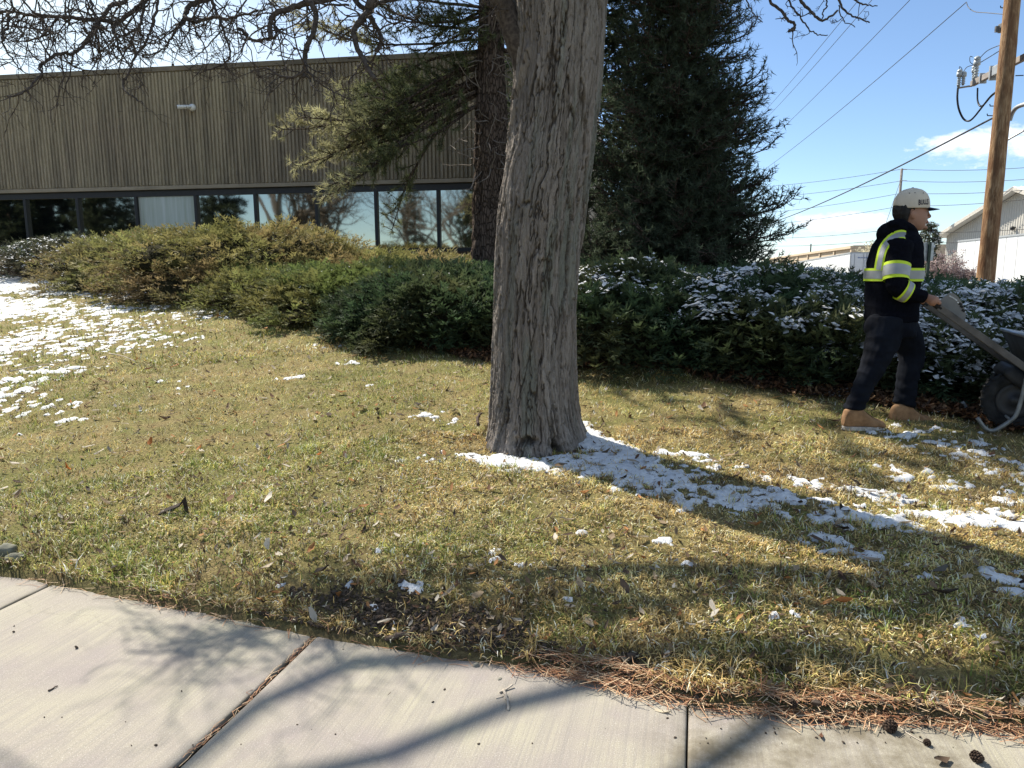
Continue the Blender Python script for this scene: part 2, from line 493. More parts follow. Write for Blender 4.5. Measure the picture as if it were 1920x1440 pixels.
# ---- pavement slabs
def slab_material():
    m = Mat('broomed_concrete', 0.9, 0.2)
    th = math.atan2(E_T[1], E_T[0])
    loc = m.map(rot=(0, 0, -th))                     # x along the pavement, y across it
    broom = m.noise(1.0, 4, 0.6, m.map((105, 1.6, 1), src=loc))
    broom2 = m.noise(1.0, 3, 0.5, m.map((36, 0.7, 1), src=loc))
    big = m.noise(2.2, 5, 0.6); speck = m.noise(260, 2, 0.6)
    base = m.mix(m.ramp(big, [(0.36, 0), (0.66, 1)]), (0.29, 0.255, 0.238), (0.37, 0.345, 0.262))
    base = m.mix(m.math('MULTIPLY', m.ramp(broom, [(0.40, 1), (0.56, 0)]), 0.52), base, (0.25, 0.23, 0.21))
    base = m.mix(m.math('MULTIPLY', m.ramp(broom2, [(0.30, 1), (0.45, 0)]), 0.30), base, (0.25, 0.23, 0.21))
    base = m.mix(m.math('MULTIPLY', m.ramp(speck, [(0.36, 1), (0.46, 0)]), 0.38), base, (0.16, 0.145, 0.13))
    base = m.mix(m.math('MULTIPLY', m.ramp(speck, [(0.60, 0), (0.72, 1)]), 0.5), base, (0.66, 0.64, 0.60))
    ckw = m.N('ShaderNodeTexVoronoi'); ckw.feature = 'DISTANCE_TO_EDGE'; ckw.inputs['Scale'].default_value = 0.55
    off = m.N('ShaderNodeVectorMath', operation='ADD'); m.L(m.tc, off.inputs[0]); sc_ = m.N('ShaderNodeVectorMath', operation='SCALE'); sc_.inputs['Scale'].default_value = 0.22
    nv = m.N('ShaderNodeTexNoise'); nv.inputs['Scale'].default_value = 5; nv.inputs['Detail'].default_value = 6; m.L(m.tc, nv.inputs['Vector']); m.L(nv.outputs['Color'], sc_.inputs[0]); m.L(sc_.outputs[0], off.inputs[1]); m.L(off.outputs[0], ckw.inputs['Vector'])
    base = m.mix(m.math('MULTIPLY', m.ramp(ckw.outputs['Distance'], [(0.0, 1), (0.0025, 0)]), 0.16), base, (0.12, 0.105, 0.09))
    st_ = m.noise(1.3, 6, 0.65, dist=0.6); base = m.mix(m.math('MULTIPLY', m.ramp(st_, [(0.56, 0), (0.70, 1)]), 0.28), base, (0.20, 0.18, 0.15))
    sep = m.N('ShaderNodeSeparateColor'); m.L(m.attr('Col'), sep.inputs[0])
    dn = m.noise(9, 6, 0.7)
    dirt = m.math('MULTIPLY', sep.outputs[0], m.ramp(dn, [(0.36, 0.1), (0.60, 1)]))
    base = m.mix(dirt, base, m.mix(m.noise(40, 4), (0.10, 0.085, 0.06), (0.21, 0.18, 0.13)))
    m.col(base)
    h = m.math('ADD', m.math('MULTIPLY', broom, 0.8), m.math('MULTIPLY', speck, 0.6))
    m.bump(h, 0.35, 0.004)
    return m.m
SLAB_T0, SLAB_W, PAVE_W, S_IN = -1.505, 1.525, 1.52, 0.13
DIRT_PX = [(1560, 1350, .30), (1450, 1390, .26), (1640, 1400, .28), (1380, 1345, .16), (1340, 1420, .2), (1760, 1430, .22), (1600, 1355, .12)]
def build_pavement():
    sm = slab_material()
    bed = simple('pavement_sub_base', (0.06, 0.048, 0.035), 0.95, 0.1, scale=20, bump=0.5)
    dirt = [(Vector((0, 0, EYE)) + px_dir(u, v) * (EYE / -px_dir(u, v).z), r) for u, v, r in DIRT_PX]
    b = MB()
    c0 = np.array(st_xy(-PAVE_W / 2, 0)); th = math.atan2(E_T[1], E_T[0])
    b.box((*(c0 + E_T * 0.0), -0.062), (26, PAVE_W - .02, 0.08), rz(th))
    base = b.build('sidewalk', bed); tag(base, kind='structure')
    n = 38
    for k in range(-7, 8):
        g = 0.0075 if k in (0, 1) else 0.005
        if k == 2 or k == 1: gl, gr = (0.0075, 0.003) if k == 0 else (0.003, 0.004)
        else: gl, gr = 0.004, 0.0075
        if k == -1: gl, gr = 0.004, 0.012
        if k == 0: gl, gr = 0.012, 0.003
        t0 = SLAB_T0 + k * SLAB_W + gl; t1 = SLAB_T0 + (k + 1) * SLAB_W - gr
        us = np.concatenate([[t0, t0 + .004], np.linspace(t0 + .012, t1 - .012, n), [t1 - .004, t1]])
        ss = np.concatenate([[-PAVE_W, -PAVE_W + .005], np.linspace(-PAVE_W + .02, S_IN - .02, n + 6), [S_IN - .005, S_IN]])
        T, S = np.meshgrid(us, ss)
        ed = np.minimum.reduce([T - t0, t1 - T, S + PAVE_W, S_IN - S])
        X, Y = st_xy(S, T)
        Z = -0.007 * np.clip(1 - ed / 0.012, 0, 1) ** 2 + 0.0012 * fbm(X * 2, Y * 2, 5, 2) + (0.004 if k == 0 else 0.0)
        EDG = -s_of(X, Y)
        dd = np.zeros(X.shape)
        for p, r in dirt: dd = np.maximum(dd, np.clip(1.3 - np.hypot(X - p.x, Y - p.y) / r, 0, 1))
        dd = np.clip(dd * 0.95 + 0.7 * sstep(0.09, 0.0, EDG) * (0.4 + 0.6 * (vnoise(X * 6, Y * 6) > -0.1)), 0, 1)
        dd = np.maximum(dd, 0.8 * sstep(0.014, 0.0, np.minimum(T - t0, t1 - T)))
        top = np.stack([X, Y, Z], -1).reshape(-1, 3)
        ny, nx = X.shape
        i = np.arange(ny - 1)[:, None] * nx; j = np.arange(nx - 1)[None]
        F = np.stack([i + j, i + j + 1, i + nx + j + 1, i + nx + j], -1).reshape(-1, 4)
        loop = np.concatenate([np.arange(nx), np.arange(1, ny) * nx + nx - 1, (ny - 1) * nx + np.arange(nx - 2, -1, -1), np.arange(ny - 2, 0, -1) * nx])
        low = top[loop].copy(); low[:, 2] = -0.019
        m = len(loop); k0 = len(top); q = np.arange(m)
        Fs = np.stack([loop, k0 + q, k0 + (q + 1) % m, np.roll(loop, -1)], -1)
        V = np.concatenate([top, low]); c = np.concatenate([dd.ravel(), np.ones(m)])
        mesh_np('slab', V, [F, Fs], sm, base, True, np.stack([c, c, c], -1))
    # verge, kerb and road behind the photographer
    road = MB(); cx, cy = st_xy(-7.6, 0)
    road.box((cx, cy, -0.16), (120, 7.2, 0.1), rz(th))
    tag(road.build('road', simple('asphalt', (0.05, 0.05, 0.052), 0.9, 0.3, scale=30, bump=0.4, bscale=200)), kind='structure')
    kb = MB(); cx, cy = st_xy(-3.92, 0)
    kb.box((cx, cy, -0.08), (120, 0.15, 0.22), rz(th), 0.012)
    tag(kb.build('kerb', simple('kerb_concrete', (0.42, 0.40, 0.36), 0.9, scale=5, bump=0.3)), kind='structure')
build_pavement()
# ================================================================== office building with ribbed concrete fascia
FA = np.array((-1.0188, 19.084)); FN = np.array((-0.9883, 0.1525))          # a point on the facade and its direction to the left
F_OUT = np.array((-0.1525, -0.9883))                                       # outwards, towards the lawn
def fac(t, z, out=0.0):
    p = FA + FN * t + F_OUT * out
    return np.array((p[0], p[1], z))
F_R = np.stack([np.array((-FN[0], -FN[1], 0)), np.array((-F_OUT[0], -F_OUT[1], 0)), np.array((0, 0, 1.0))], 1)   # columns: right, inwards, up
T_RIGHT, T_LEFT = -2.98, 23.0
Z_SILL = 2.20
Z_ROOF, Z_SILLHEAD = 7.10, 3.865

def rib_material():
    m = Mat('exposed_aggregate_concrete', 0.95, 0.15)
    n1 = m.noise(0.35, 5, 0.6); n2 = m.noise(55, 4, 0.7); n3 = m.noise(1.0, 4, 0.6, m.map((5.0, 5.0, 0.35)))
    c = m.mix(m.ramp(n1, [(0.35, 0), (0.65, 1)]), (0.385, 0.315, 0.235), (0.43, 0.365, 0.255))
    c = m.mix(m.math('MULTIPLY', m.ramp(n3, [(0.35, 1), (0.60, 0)]), 0.62), c, (0.14, 0.118, 0.095))
    c = m.mix(m.math('MULTIPLY', m.ramp(n2, [(0.38, 1), (0.52, 0)]), 0.5), c, (0.10, 0.085, 0.07))
    c = m.mix(m.math('MULTIPLY', m.ramp(n2, [(0.60, 0), (0.70, 1)]), 0.3), c, (0.42, 0.37, 0.30))
    m.col(c); m.bump(n2, 0.8, 0.012)
    return m.m

def build_office():
    root = empty('office_building', fac(8, 2.07)[:])
    tag(root, 'long low office building with ribbed tan concrete fascia above a strip of dark framed windows', 'building')
    rib = rib_material()
    plain = simple('smooth_tan_concrete', (0.33, 0.275, 0.205), 0.9, 0.2, var=0.15, scale=2, bump=0.3)
    dark = simple('dark_bronze_frame', (0.018, 0.019, 0.022), 0.45, 0.4, var=0.2)
    roofm = simple('roof_gravel', (0.25, 0.24, 0.22), 0.95)
    inner = simple('dim_interior', (0.02, 0.02, 0.022), 0.9)
    # ribbed precast panels, each its own part
    joints = [T_RIGHT + 0.42, 0.62, 6.16, 11.7, 17.24, T_LEFT]
    rng = np.random.default_rng(3)
    for a, b in zip(joints[:-1], joints[1:]):
        a2, b2 = a + 0.008, b - 0.008
        pitch = 0.104; nr = max(1, round((b2 - a2) / pitch)); pitch = (b2 - a2) / nr
        prof_t, prof_o = [], []
        for i in range(nr):
            t0 = a2 + i * pitch
            jit = rng.normal(0, 0.003)
            prof_t += [t0, t0 + pitch * 0.16, t0 + pitch * 0.30 + jit, t0 + pitch * 0.78 + jit, t0 + pitch * 0.92]
            prof_o += [0.0, 0.0, 0.042, 0.042, 0.0]
        prof_t.append(b2); prof_o.append(0.0)
        prof_t = np.array(prof_t); prof_o = np.array(prof_o)
        zz = np.concatenate([[Z_SILLHEAD + 0.10], np.linspace(Z_SILLHEAD + 0.13, Z_ROOF - 0.16, 26), [Z_ROOF - 0.13]])
        TT, ZZ = np.meshgrid(prof_t, zz)
        OO = np.broadcast_to(prof_o, TT.shape) * (1 + 0.35 * vnoise(TT * 22, ZZ * 9, 1))
        OO = OO + 0.004 * vnoise(TT * 40, ZZ * 25, 4) * (OO > 0.02)
        OO[0] = OO[0] * 0.1; OO[-1] = OO[-1] * 0.1
        P = FA[None, None] + FN * TT[..., None] + F_OUT * OO[..., None]
        V = np.concatenate([P, ZZ[..., None]], -1).reshape(-1, 3)
        ny, nx = TT.shape
        i = np.arange(ny - 1)[:, None] * nx; j = np.arange(nx - 1)[None]
        F = np.stack([i + j, i + nx + j, i + nx + j + 1, i + j + 1], -1).reshape(-1, 4)
        mesh_np('ribbed_panel', V, [F], rib, root)
    L = T_LEFT - T_RIGHT; tc = (T_LEFT + T_RIGHT) / 2
    D = 14.0
    # body behind the panels, plain bands, roof slab, corner pier
    b = MB(); b.box(fac(tc, (Z_ROOF + Z_SILLHEAD) / 2 - .03, -D / 2 - 0.02), (L - .04, D, Z_ROOF - Z_SILLHEAD - 0.06), F_R)
    b.build('upper_wall', plain, root)
    b = MB(); b.box(fac(tc, Z_ROOF - 0.065, -0.02), (L, 0.15, 0.13), F_R, 0.01); b.build('parapet_cap', simple('stained_cap', (0.19, 0.16, 0.12), 0.9, 0.2, var=.25, scale=2), root)
    b = MB(); b.box(fac(tc, Z_SILLHEAD + 0.05, -0.02), (L, 0.16, 0.10), F_R, 0.01); b.build('fascia_edge', plain, root)
    b = MB(); b.box(fac(tc, Z_SILLHEAD + 0.04, -0.55), (L - 0.1, 0.9, 0.05), F_R); b.build('soffit', plain, root)
    b = MB(); b.box(fac(T_RIGHT + 0.2, (1.5 + Z_ROOF - .14) / 2, -0.19), (0.40, 0.42, Z_ROOF - .14 - 1.5), F_R, 0.012); b.build('corner_pier', plain, root)
    b = MB(); b.box(fac(T_RIGHT + 0.13, 2.55, -D / 2), (0.20, D - 0.6, 2.6), F_R); b.build('side_wall', plain, root)
    b = MB(); b.box(fac(tc, Z_ROOF - 0.12, -D / 2), (L - .3, D - .3, 0.1), F_R); b.build('roof', roofm, root)
    b = MB(); b.tube([fac(8.45, Z_ROOF - .1, -0.35), fac(8.45, Z_ROOF + 0.17, -0.35)], 0.035, 10); b.build('vent_pipe', dark, root)
    # window strip
    RE = 0.07                                           # set back from the fascia
    b = MB(); b.box(fac(tc, Z_SILLHEAD - 0.085, -RE - .02), (L - .5, 0.10, 0.17), F_R); b.build('window_head', dark, root)
    b = MB(); b.box(fac(tc, 2.15, -RE - .02), (L - .5, 0.10, 0.10), F_R); b.build('window_sill', dark, root)
    b = MB(); b.box(fac(tc, 1.75, -RE - .03), (L - .5, 0.14, 0.70), F_R); b.build('base_wall', plain, root)
    mull = [-0.80, 0.925, 2.64, 4.319, 6.087, 7.864, 9.687, 11.532, 13.218, 15.0, 16.77, 18.54, 20.31, 22.08]
    glass = Mat('tinted_reflective_glass', 0.02, 0.9)
    glass.b.inputs['Metallic'].default_value = 0.0
    gn = glass.noise(0.9, 2)
    nt = glass.nt; out = nt.nodes['Material Output']
    gl = glass.N('ShaderNodeBsdfGlossy'); gl.inputs['Roughness'].default_value = 0.03
    gl.inputs['Color'].default_value = (0.60, 0.60, 0.52, 1)
    df = glass.N('ShaderNodeBsdfDiffuse'); df.inputs['Color'].default_value = (0.012, 0.014, 0.016, 1)
    mx = glass.N('ShaderNodeMixShader'); mx.inputs[0].default_value = 0.78
    glass.L(df.outputs[0], mx.inputs[1]); glass.L(gl.outputs[0], mx.inputs[2]); glass.L(mx.outputs[0], out.inputs[0])
    bp = glass.N('ShaderNodeBump'); bp.inputs['Strength'].default_value = 0.12; bp.inputs['Distance'].default_value = 0.012
    glass.L(gn, bp.inputs['Height']); glass.L(bp.outputs[0], gl.inputs['Normal'])
    # one pane backed by a pale blind
    blind = Mat('dusty_pane_with_pale_blind', 0.15, 0.6)
    st = blind.noise(1.0, 5, 0.6, blind.map((9, 9, 0.5)))
    blind.col(blind.mix(blind.ramp(st, [(0.3, 0), (0.7, 1)]), (0.34, 0.37, 0.29), (0.52, 0.54, 0.50)))
    blind.b.inputs['Coat Weight'].default_value = 0.4; blind.b.inputs['Coat Roughness'].default_value = 0.05
    edges = [T_RIGHT + 0.42] + mull
    rng = np.random.default_rng(5)
    for i, (a, c) in enumerate(zip(edges[:-1], edges[1:])):
        b = MB()
        w = c - a - 0.085
        tilt = rng.normal(0, 0.004)
        R = F_R @ rz(tilt)
        b.box(fac((a + c) / 2, (Z_SILLHEAD - 0.17 + Z_SILL) / 2, -RE - 0.025), (w, 0.012, Z_SILLHEAD - 0.17 - Z_SILL + .004), R)
        pale = abs(a - 7.864) < 0.01
        o = b.build('window_pane', blind.m if pale else glass.m, root)
        if pale: o['label'] = 'pale streaked pane with a blind drawn behind it'
    for t in mull:
        b = MB(); b.box(fac(t, (Z_SILLHEAD - 0.17 + Z_SILL) / 2, -RE + 0.0), (0.085, 0.12, Z_SILLHEAD - 0.17 - Z_SILL), F_R, 0.006)
        b.build('mullion', dark, root)
    # bullet camera on the fascia
    cw = empty('security_camera', fac(7.70, 6.0, 0.05)[:])
    tag(cw, 'small white bullet security camera bracketed to the ribbed fascia', 'security camera')
    wht = simple('white_camera_plastic', (0.72, 0.72, 0.72), 0.4, 0.4, var=0.05)
    blk = simple('black_lens', (0.01, 0.01, 0.012), 0.15, 0.6)
    c0 = fac(7.70, 6.0, 0.045)
    b = MB(); b.lathe([(0, 0.09), (0.055, 0.085), (0.085, 0.06), (0.095, 0.02), (0.10, 0.0), (0.0, 0.0)], c0, 20, rot_to((*F_OUT, 0))); b.build('mount_plate', wht, cw, True)
    aim = np.array((*(FN * 0.80 + F_OUT * 0.60), -0.12)); aim /= np.linalg.norm(aim)
    p0 = c0 + np.array((*F_OUT, 0)) * 0.10
    b = MB(); b.tube([c0 + np.array((*F_OUT, 0)) * .05, p0, p0 + aim * 0.05], 0.028, 10); b.build('arm', wht, cw, True)
    b = MB(); b.lathe([(0, 0), (0.045, 0.0), (0.052, 0.02), (0.055, 0.25), (0.055, 0.30), (0.046, 0.305)], p0 + aim * .03, 18, rot_to(aim)); b.build('body', wht, cw, True)
    b = MB(); b.lathe([(0.0, 0.26), (0.046, 0.26), (0.048, 0.312), (0.030, 0.300), (0, 0.296)], p0 + aim * .03, 18, rot_to(aim)); b.build('lens', blk, cw, True)
build_office()
# ================================================================== the big bare tree in front
def bark_material():
    m = Mat('furrowed_grey_bark', 0.95, 0.12)
    st = m.map((1, 1, 0.16))
    n1 = m.noise(55, 5, 0.65, st); n2 = m.noise(3.0, 4); n3 = m.noise(200, 3, 0.6, m.map((1, 1, 0.5)))
    c = m.attr('Col')
    c = m.mix(m.math('MULTIPLY', m.ramp(n1, [(0.36, 1), (0.56, 0)]), 0.5), c, (0.075, 0.062, 0.052))
    c = m.mix(m.math('MULTIPLY', m.ramp(n1, [(0.58, 0), (0.72, 1)]), 0.35), c, (0.34, 0.31, 0.28))
    c = m.mix(m.math('MULTIPLY', m.ramp(n3, [(0.35, 1), (0.5, 0)]), 0.25), c, (0.09, 0.075, 0.065))
    m.col(c); m.bump(m.math('ADD', n1, m.math('MULTIPLY', n3, 0.5)), 0.9, 0.012)
    return m.m
def twig_material():
    m = Mat('twig_bark', 0.9, 0.15)
    n = m.noise(40, 4)
    m.col(m.ramp(n, [(0.3, (0.035, 0.028, 0.026)), (0.7, (0.105, 0.088, 0.078))]))
    m.bump(n, 0.5, 0.004)
    return m.m
TREE_Y = 4.95
def on_y(u, v, Y):
    d = px_dir(u, v); t = Y / d.y
    return Vector((0, 0, EYE)) + d * t

TRUNK_PX = [(-110, 968, 1150), (-40, 964, 1144), (0, 962, 1141), (60, 967, 1138), (110, 968, 1133), (150, 965, 1129), (200, 960, 1123), (260, 953, 1117), (310, 945, 1110),
            (370, 936, 1101), (430, 930, 1094), (480, 927, 1088), (520, 926, 1085), (560, 925, 1083), (620, 922, 1081), (680, 920, 1080), (740, 918, 1082), (790, 914, 1088),
            (815, 909, 1096), (835, 903, 1106), (850, 898, 1112), (885, 890, 1120)]
def vor2(u, v, per, seed):
    """jittered-cell distances on a sheet that repeats every per cells in u: F1, F2, id of the nearest cell, offset to its centre"""
    iu, iv = np.floor(u), np.floor(v)
    f1 = np.full(u.shape, 9.0); f2 = np.full(u.shape, 9.0); cid = np.zeros(u.shape); ov = np.zeros(u.shape); ou = np.zeros(u.shape)
    for du in (-1, 0, 1):
        for dv in (-1, 0, 1):
            cu, cv = iu + du, iv + dv; k = np.mod(cu, per)
            px = cu + 0.12 + 0.76 * _hash(k, cv, np.full_like(k, seed)); py = cv + 0.06 + 0.88 * _hash(k, cv, np.full_like(k, seed + 7))
            dx, dy = u - px, v - py; d = np.sqrt(dx * dx + dy * dy)
            near = d < f1
            f2 = np.where(near, f1, np.minimum(f2, d)); cid = np.where(near, _hash(k, cv, np.full_like(k, seed + 19)), cid)
            ov = np.where(near, dy, ov); ou = np.where(near, dx, ou); f1 = np.where(near, d, f1)
    return f1, f2, cid, ov, ou
def bark_fields(th, z):
    """relief (metres), crack amount and plate tone: long flaky plates split by narrow upright furrows"""
    c, s = np.cos(th), np.sin(th)
    w = 0.42 * vnoise(c * 2.4, s * 2.4, z * 2.4) + 0.30 * vnoise(c * 6, s * 6, z * 6) + 0.16 * vnoise(c * 14, s * 14, z * 17) + .10 * vnoise(c * 30, s * 30, z * 40)
    wz = 0.35 * vnoise(c * 7 + 5, s * 7, z * 2.0) + 0.25 * vnoise(c * 18, s * 18, z * 9)
    f1, f2, cid, ov, ou = vor2(th / (2 * np.pi) * 24 + w, z * 1.5 + wz, 24, 3)
    g1, g2, cid2, gv, gu = vor2(th / (2 * np.pi) * 58 + w * 1.5, z * 4.2 + wz * 2, 58, 11)
    e1, e2 = f2 - f1, g2 - g1
    k1 = sstep(0.0, 0.12, e1 + 0.05 * vnoise(c * 40, s * 40, z * 50)); k2 = sstep(0.0, 0.13, e2 + .05 * vnoise(c * 60, s * 60, z * 60))
    rel = -0.017 * (1 - k1) ** 1.3 - 0.006 * (1 - k2) * (0.5 + cid) + 0.017 * (cid - .5) + 0.006 * (cid2 - .5)
    rel = rel - 0.012 * ov * k1 + 0.010 * ou * (cid2 - .5) * k1               # plates lift away at one end
    rel = rel + 0.0035 * fbm(c * 14, s * 14, z * 22, 3) + 0.0022 * vnoise(c * 60, s * 60, z * 60)
    crack = np.clip((1 - k1) * 1.0 + (1 - k2) * 0.50, 0, 1)
    return rel, crack, cid, cid2

def at_(u, v, d): return at(u, v, d * 0.95)
def build_big_tree():
    base = on_y(1005, 850, TREE_Y)
    root = empty('bare_tree', (base.x, TREE_Y, float(zg(base.x, TREE_Y))))
    tag(root, 'large leafless tree with thick furrowed grey trunk standing in the lawn ringed by melting snow', 'tree')
    bark = bark_material(); tw = twig_material()
    rows = []
    for v, l, r in TRUNK_PX:
        a, b = on_y(l, v, TREE_Y), on_y(r, v, TREE_Y)
        rows.append(((a.z + b.z) / 2, (a.x + b.x) / 2, (b.x - a.x) / 2))
    rows = np.array(rows)[::-1]
    z = np.linspace(0.10, rows[-1, 0], 430)
    cx = np.interp(z, rows[:, 0], rows[:, 1]); R = np.interp(z, rows[:, 0], rows[:, 2])
    k = np.ones(9) / 9
    pad = lambda q: np.convolve(np.concatenate([np.full(4, q[0]), q, np.full(4, q[-1])]), k, 'valid')
    cx, R = pad(cx), pad(R)
    th = np.concatenate([np.linspace(-np.pi - 0.15, 0.15, 320, endpoint=False), np.linspace(0.15, np.pi - 0.15, 46, endpoint=False)])
    TH, ZZ = np.meshgrid(th, z)
    ct, sn = np.cos(TH), np.sin(TH)
    rel, crack, pid, pid2 = bark_fields(TH, ZZ)
    RR = R[:, None] * (1 + 0.035 * vnoise(ct * 1.6, sn * 1.6, ZZ * 0.9) + 0.03 * np.sin(TH * 5 + 1.3 * ZZ + 0.5) * sstep(1.4, 0.2, ZZ)) - 0.005
    # root flare lobes at the foot
    foot = sstep(0.62, 0.22, ZZ)
    RR = RR + foot * 0.035 * (np.sin(TH * 3 + 0.8) * 0.4 + vnoise(ct * 2.2, sn * 2.2, 7 + ZZ)) * 0.9
    # broken slot and hollow in the foot (angle -pi/2 faces the photographer)
    z0 = float(zg(base.x, TREE_Y - .3))
    def dent(u, v, w, h, dep):
        p = on_y(u, v, TREE_Y - 0.30)
        aa = np.interp(p.z, z, R)
        t0 = -np.pi / 2 + math.asin(max(-.95, min(.95, (p.x - np.interp(p.z, z, cx)) / aa)))
        return dep * np.exp(-(np.abs((TH - t0) / w + .5 * vnoise(TH * 9, ZZ * 30)) ** 2.4 + np.abs((ZZ - p.z) / h + .6 * vnoise(TH * 14, ZZ * 14, 4)) ** 2.4))
    d1 = dent(985, 826, 0.20, 0.020, 0.085); d2 = dent(1046, 842, 0.11, 0.065, 0.12)
    RR = RR - d1 - d2
    crack = np.clip(crack + (d1 + d2) * 10, 0, 1)
    # a lifted strip of bark that catches the sun on the left shoulder
    for (u0, v0, u1, v1, wd, lift) in ((990, 90, 966, 180, 0.07, 0.03), (968, 190, 955, 250, .06, .02), (936, 420, 926, 560, 0.05, 0.02), (1076, 470, 1078, 640, 0.05, 0.018)):
        p0, p1 = on_y(u0, v0, TREE_Y - .2), on_y(u1, v1, TREE_Y - .2)
        tt = np.clip((ZZ - p1.z) / (p0.z - p1.z), 0, 1); xm = p1.x + (p0.x - p1.x) * tt
        a0 = -np.pi / 2 + np.arcsin(np.clip((xm - cx[:, None]) / R[:, None], -.97, .97))
        inside = sstep(p1.z - .06, p1.z + .02, ZZ) * sstep(p0.z + .06, p0.z - .02, ZZ)
        RR = RR + lift * inside * np.exp(-((TH - a0) / wd) ** 2)
    RR = RR + rel * (1 - 0.5 * np.clip(d1 * 20, 0, 1))
    X = cx[:, None] + RR * ct; Y = TREE_Y + RR * sn
    V = np.stack([X, Y, ZZ], -1).reshape(-1, 3)
    ny, nx = TH.shape
    i = np.arange(ny - 1)[:, None] * nx; j = np.arange(nx)[None]; j2 = (j + 1) % nx
    F = np.stack([i + j, i + j2, i + nx + j2, i + nx + j], -1).reshape(-1, 4)
    nA = fbm(ct * 1.6, sn * 1.6, ZZ * 1.4, 4)[..., None]; nB = vnoise(ct * 5, sn * 5, ZZ * 1.3)[..., None]
    c = np.array((0.225, 0.198, 0.178)) * (1 + 0.18 * nA + 0.38 * (pid[..., None] - .5) + 0.22 * (pid2[..., None] - .5))
    lich = np.clip(sstep(0.1, 0.6, nB[..., 0]) * sstep(-1.0, 0.6, np.cos(TH + 0.6)) * 0.55, 0, 1)[..., None]
    c = c * (1 - lich) + np.array((0.165, 0.19, 0.165)) * lich
    c = c * (1 - crack[..., None] * 0.80) + np.array((0.045, 0.034, 0.027)) * crack[..., None] * 0.80
    smooth_patch = np.clip(sstep(0.35, 0.6, vnoise(ct * 4, sn * 4, ZZ * 0.9 + 11)), 0, 1)[..., None]
    c = c * (1 - 0.35 * smooth_patch) + np.array((0.25, 0.235, 0.22)) * 0.35 * smooth_patch
    mesh_np('trunk', V, [F], bark, root, True, c.reshape(-1, 3))

    rng = np.random.default_rng(21)
    tops = R[-1]; top = Vector((cx[-1], TREE_Y, z[-1]))
    twigs = MB()
    def wiggle(P, amt):
        P = np.array(P)
        n = rng.normal(0, amt, P.shape); n[0] = 0
        return P + n
    def twig(p, d, L, r, lvl=0):
        n = 5 if L > 0.15 else 4
        P = [np.array(p)]; d = np.array(d)
        for i in range(n):
            d = d + rng.normal(0, 0.30, 3) + np.array((0, 0, -0.05 if lvl == 0 else 0.03)); d /= np.linalg.norm(d)
            P.append(P[-1] + d * L / n)
        twigs.tube(P, np.linspace(r, r * 0.45, len(P)), 4 if r < 0.004 else 5, cap=False)
        if lvl < 2:
            for q in range(rng.integers(1, 4) if lvl == 0 else rng.integers(0, 3)):
                i = rng.integers(1, len(P))
                dd = rng.normal(0, 1, 3); dd -= d * (dd @ d) * 0.5; dd = dd / np.linalg.norm(dd) * 0.8 + d * 0.7
                twig(P[i], dd / np.linalg.norm(dd), L * rng.uniform(.3, .65), r * 0.66, lvl + 1)
        # short bud spurs
        for i in range(1, len(P)):
            if rng.random() < 0.5:
                dd = rng.normal(0, 1, 3); dd /= np.linalg.norm(dd)
                twigs.tube([P[i], P[i] + dd * rng.uniform(.012, .03)], [r * .6, r * .5], 3, cap=False)
    def limb(pts, r0, r1, twig_n=0, tl=(0.12, 0.4), name='branch', n=8, wig=0.004, m=5, tdir=-0.25):
        P = smooth_path(pts, m)
        P = wiggle(P, wig)
        rr = np.linspace(r0, r1, len(P)) * (1 + rng.normal(0, 0.05, len(P)))
        V, F = tube_np(P, rr, n)
        o = mesh_np(name, V, F, tw, root, True)
        for _ in range(twig_n):
            i = rng.integers(1, len(P) - 1)
            t = P[i] - P[i - 1]; t /= np.linalg.norm(t) + 1e-9
            d = rng.normal(0, 1, 3) + np.array((0, 0, tdir)); d -= t * (d @ t) * 0.7; d = d / np.linalg.norm(d) + t * 0.35
            twig(P[i], d / np.linalg.norm(d), rng.uniform(*tl), max(0.0026, min(0.0062, rr[i] * 0.5)))
        return P
    def pxl(pts, d0, d1=None):
        d1 = d0 if d1 is None else d1
        k = np.linspace(0, 1, len(pts))
        return [np.array(at(u, v, (d0 + (d1 - d0) * t) * 0.95)) for (u, v), t in zip(pts, k)]
    T = np.array(top)
    # main limbs from the top of the trunk
    M1 = limb([T + (-.15, .02, -.35), np.array(at_(900, -70, 5.25)), np.array(at_(800, -110, 5.15)), np.array(at_(720, -60, 5.05)), np.array(at_(692, 18, 5.0))], 0.085, 0.030, 6, wig=.008, n=12)
    M2 = limb([T + (-.12, .1, -.1), np.array(at_(860, -190, 5.6)), np.array(at_(700, -230, 5.8)), np.array(at_(560, -170, 5.8)), np.array(at_(470, -110, 5.7)), np.array(at_(380, -60, 5.5))], 0.12, 0.035, 4, wig=.01, n=12)
    M3 = limb([T + (.14, 0, -.1), np.array(at_(1180, -160, 5.2)), np.array(at_(1300, -170, 5.1)), np.array(at_(1420, -110, 5.0)), np.array(at_(1495, -30, 4.95))], 0.12, 0.022, 5, wig=.01, n=12)
    # the smaller fork low on the left shoulder of the trunk
    limb([np.array(on_y(992, 150, TREE_Y + 0.000)), np.array(on_y(968, 70, TREE_Y + -0.040)), np.array(on_y(948, 20, TREE_Y + -0.060)), np.array(on_y(925, -25, TREE_Y + -0.100)), np.array(on_y(890, -110, TREE_Y + 0.000)), np.array(on_y(850, -260, TREE_Y + 0.200))], 0.085, 0.045, 3, n=14, wig=.003, name='branch')
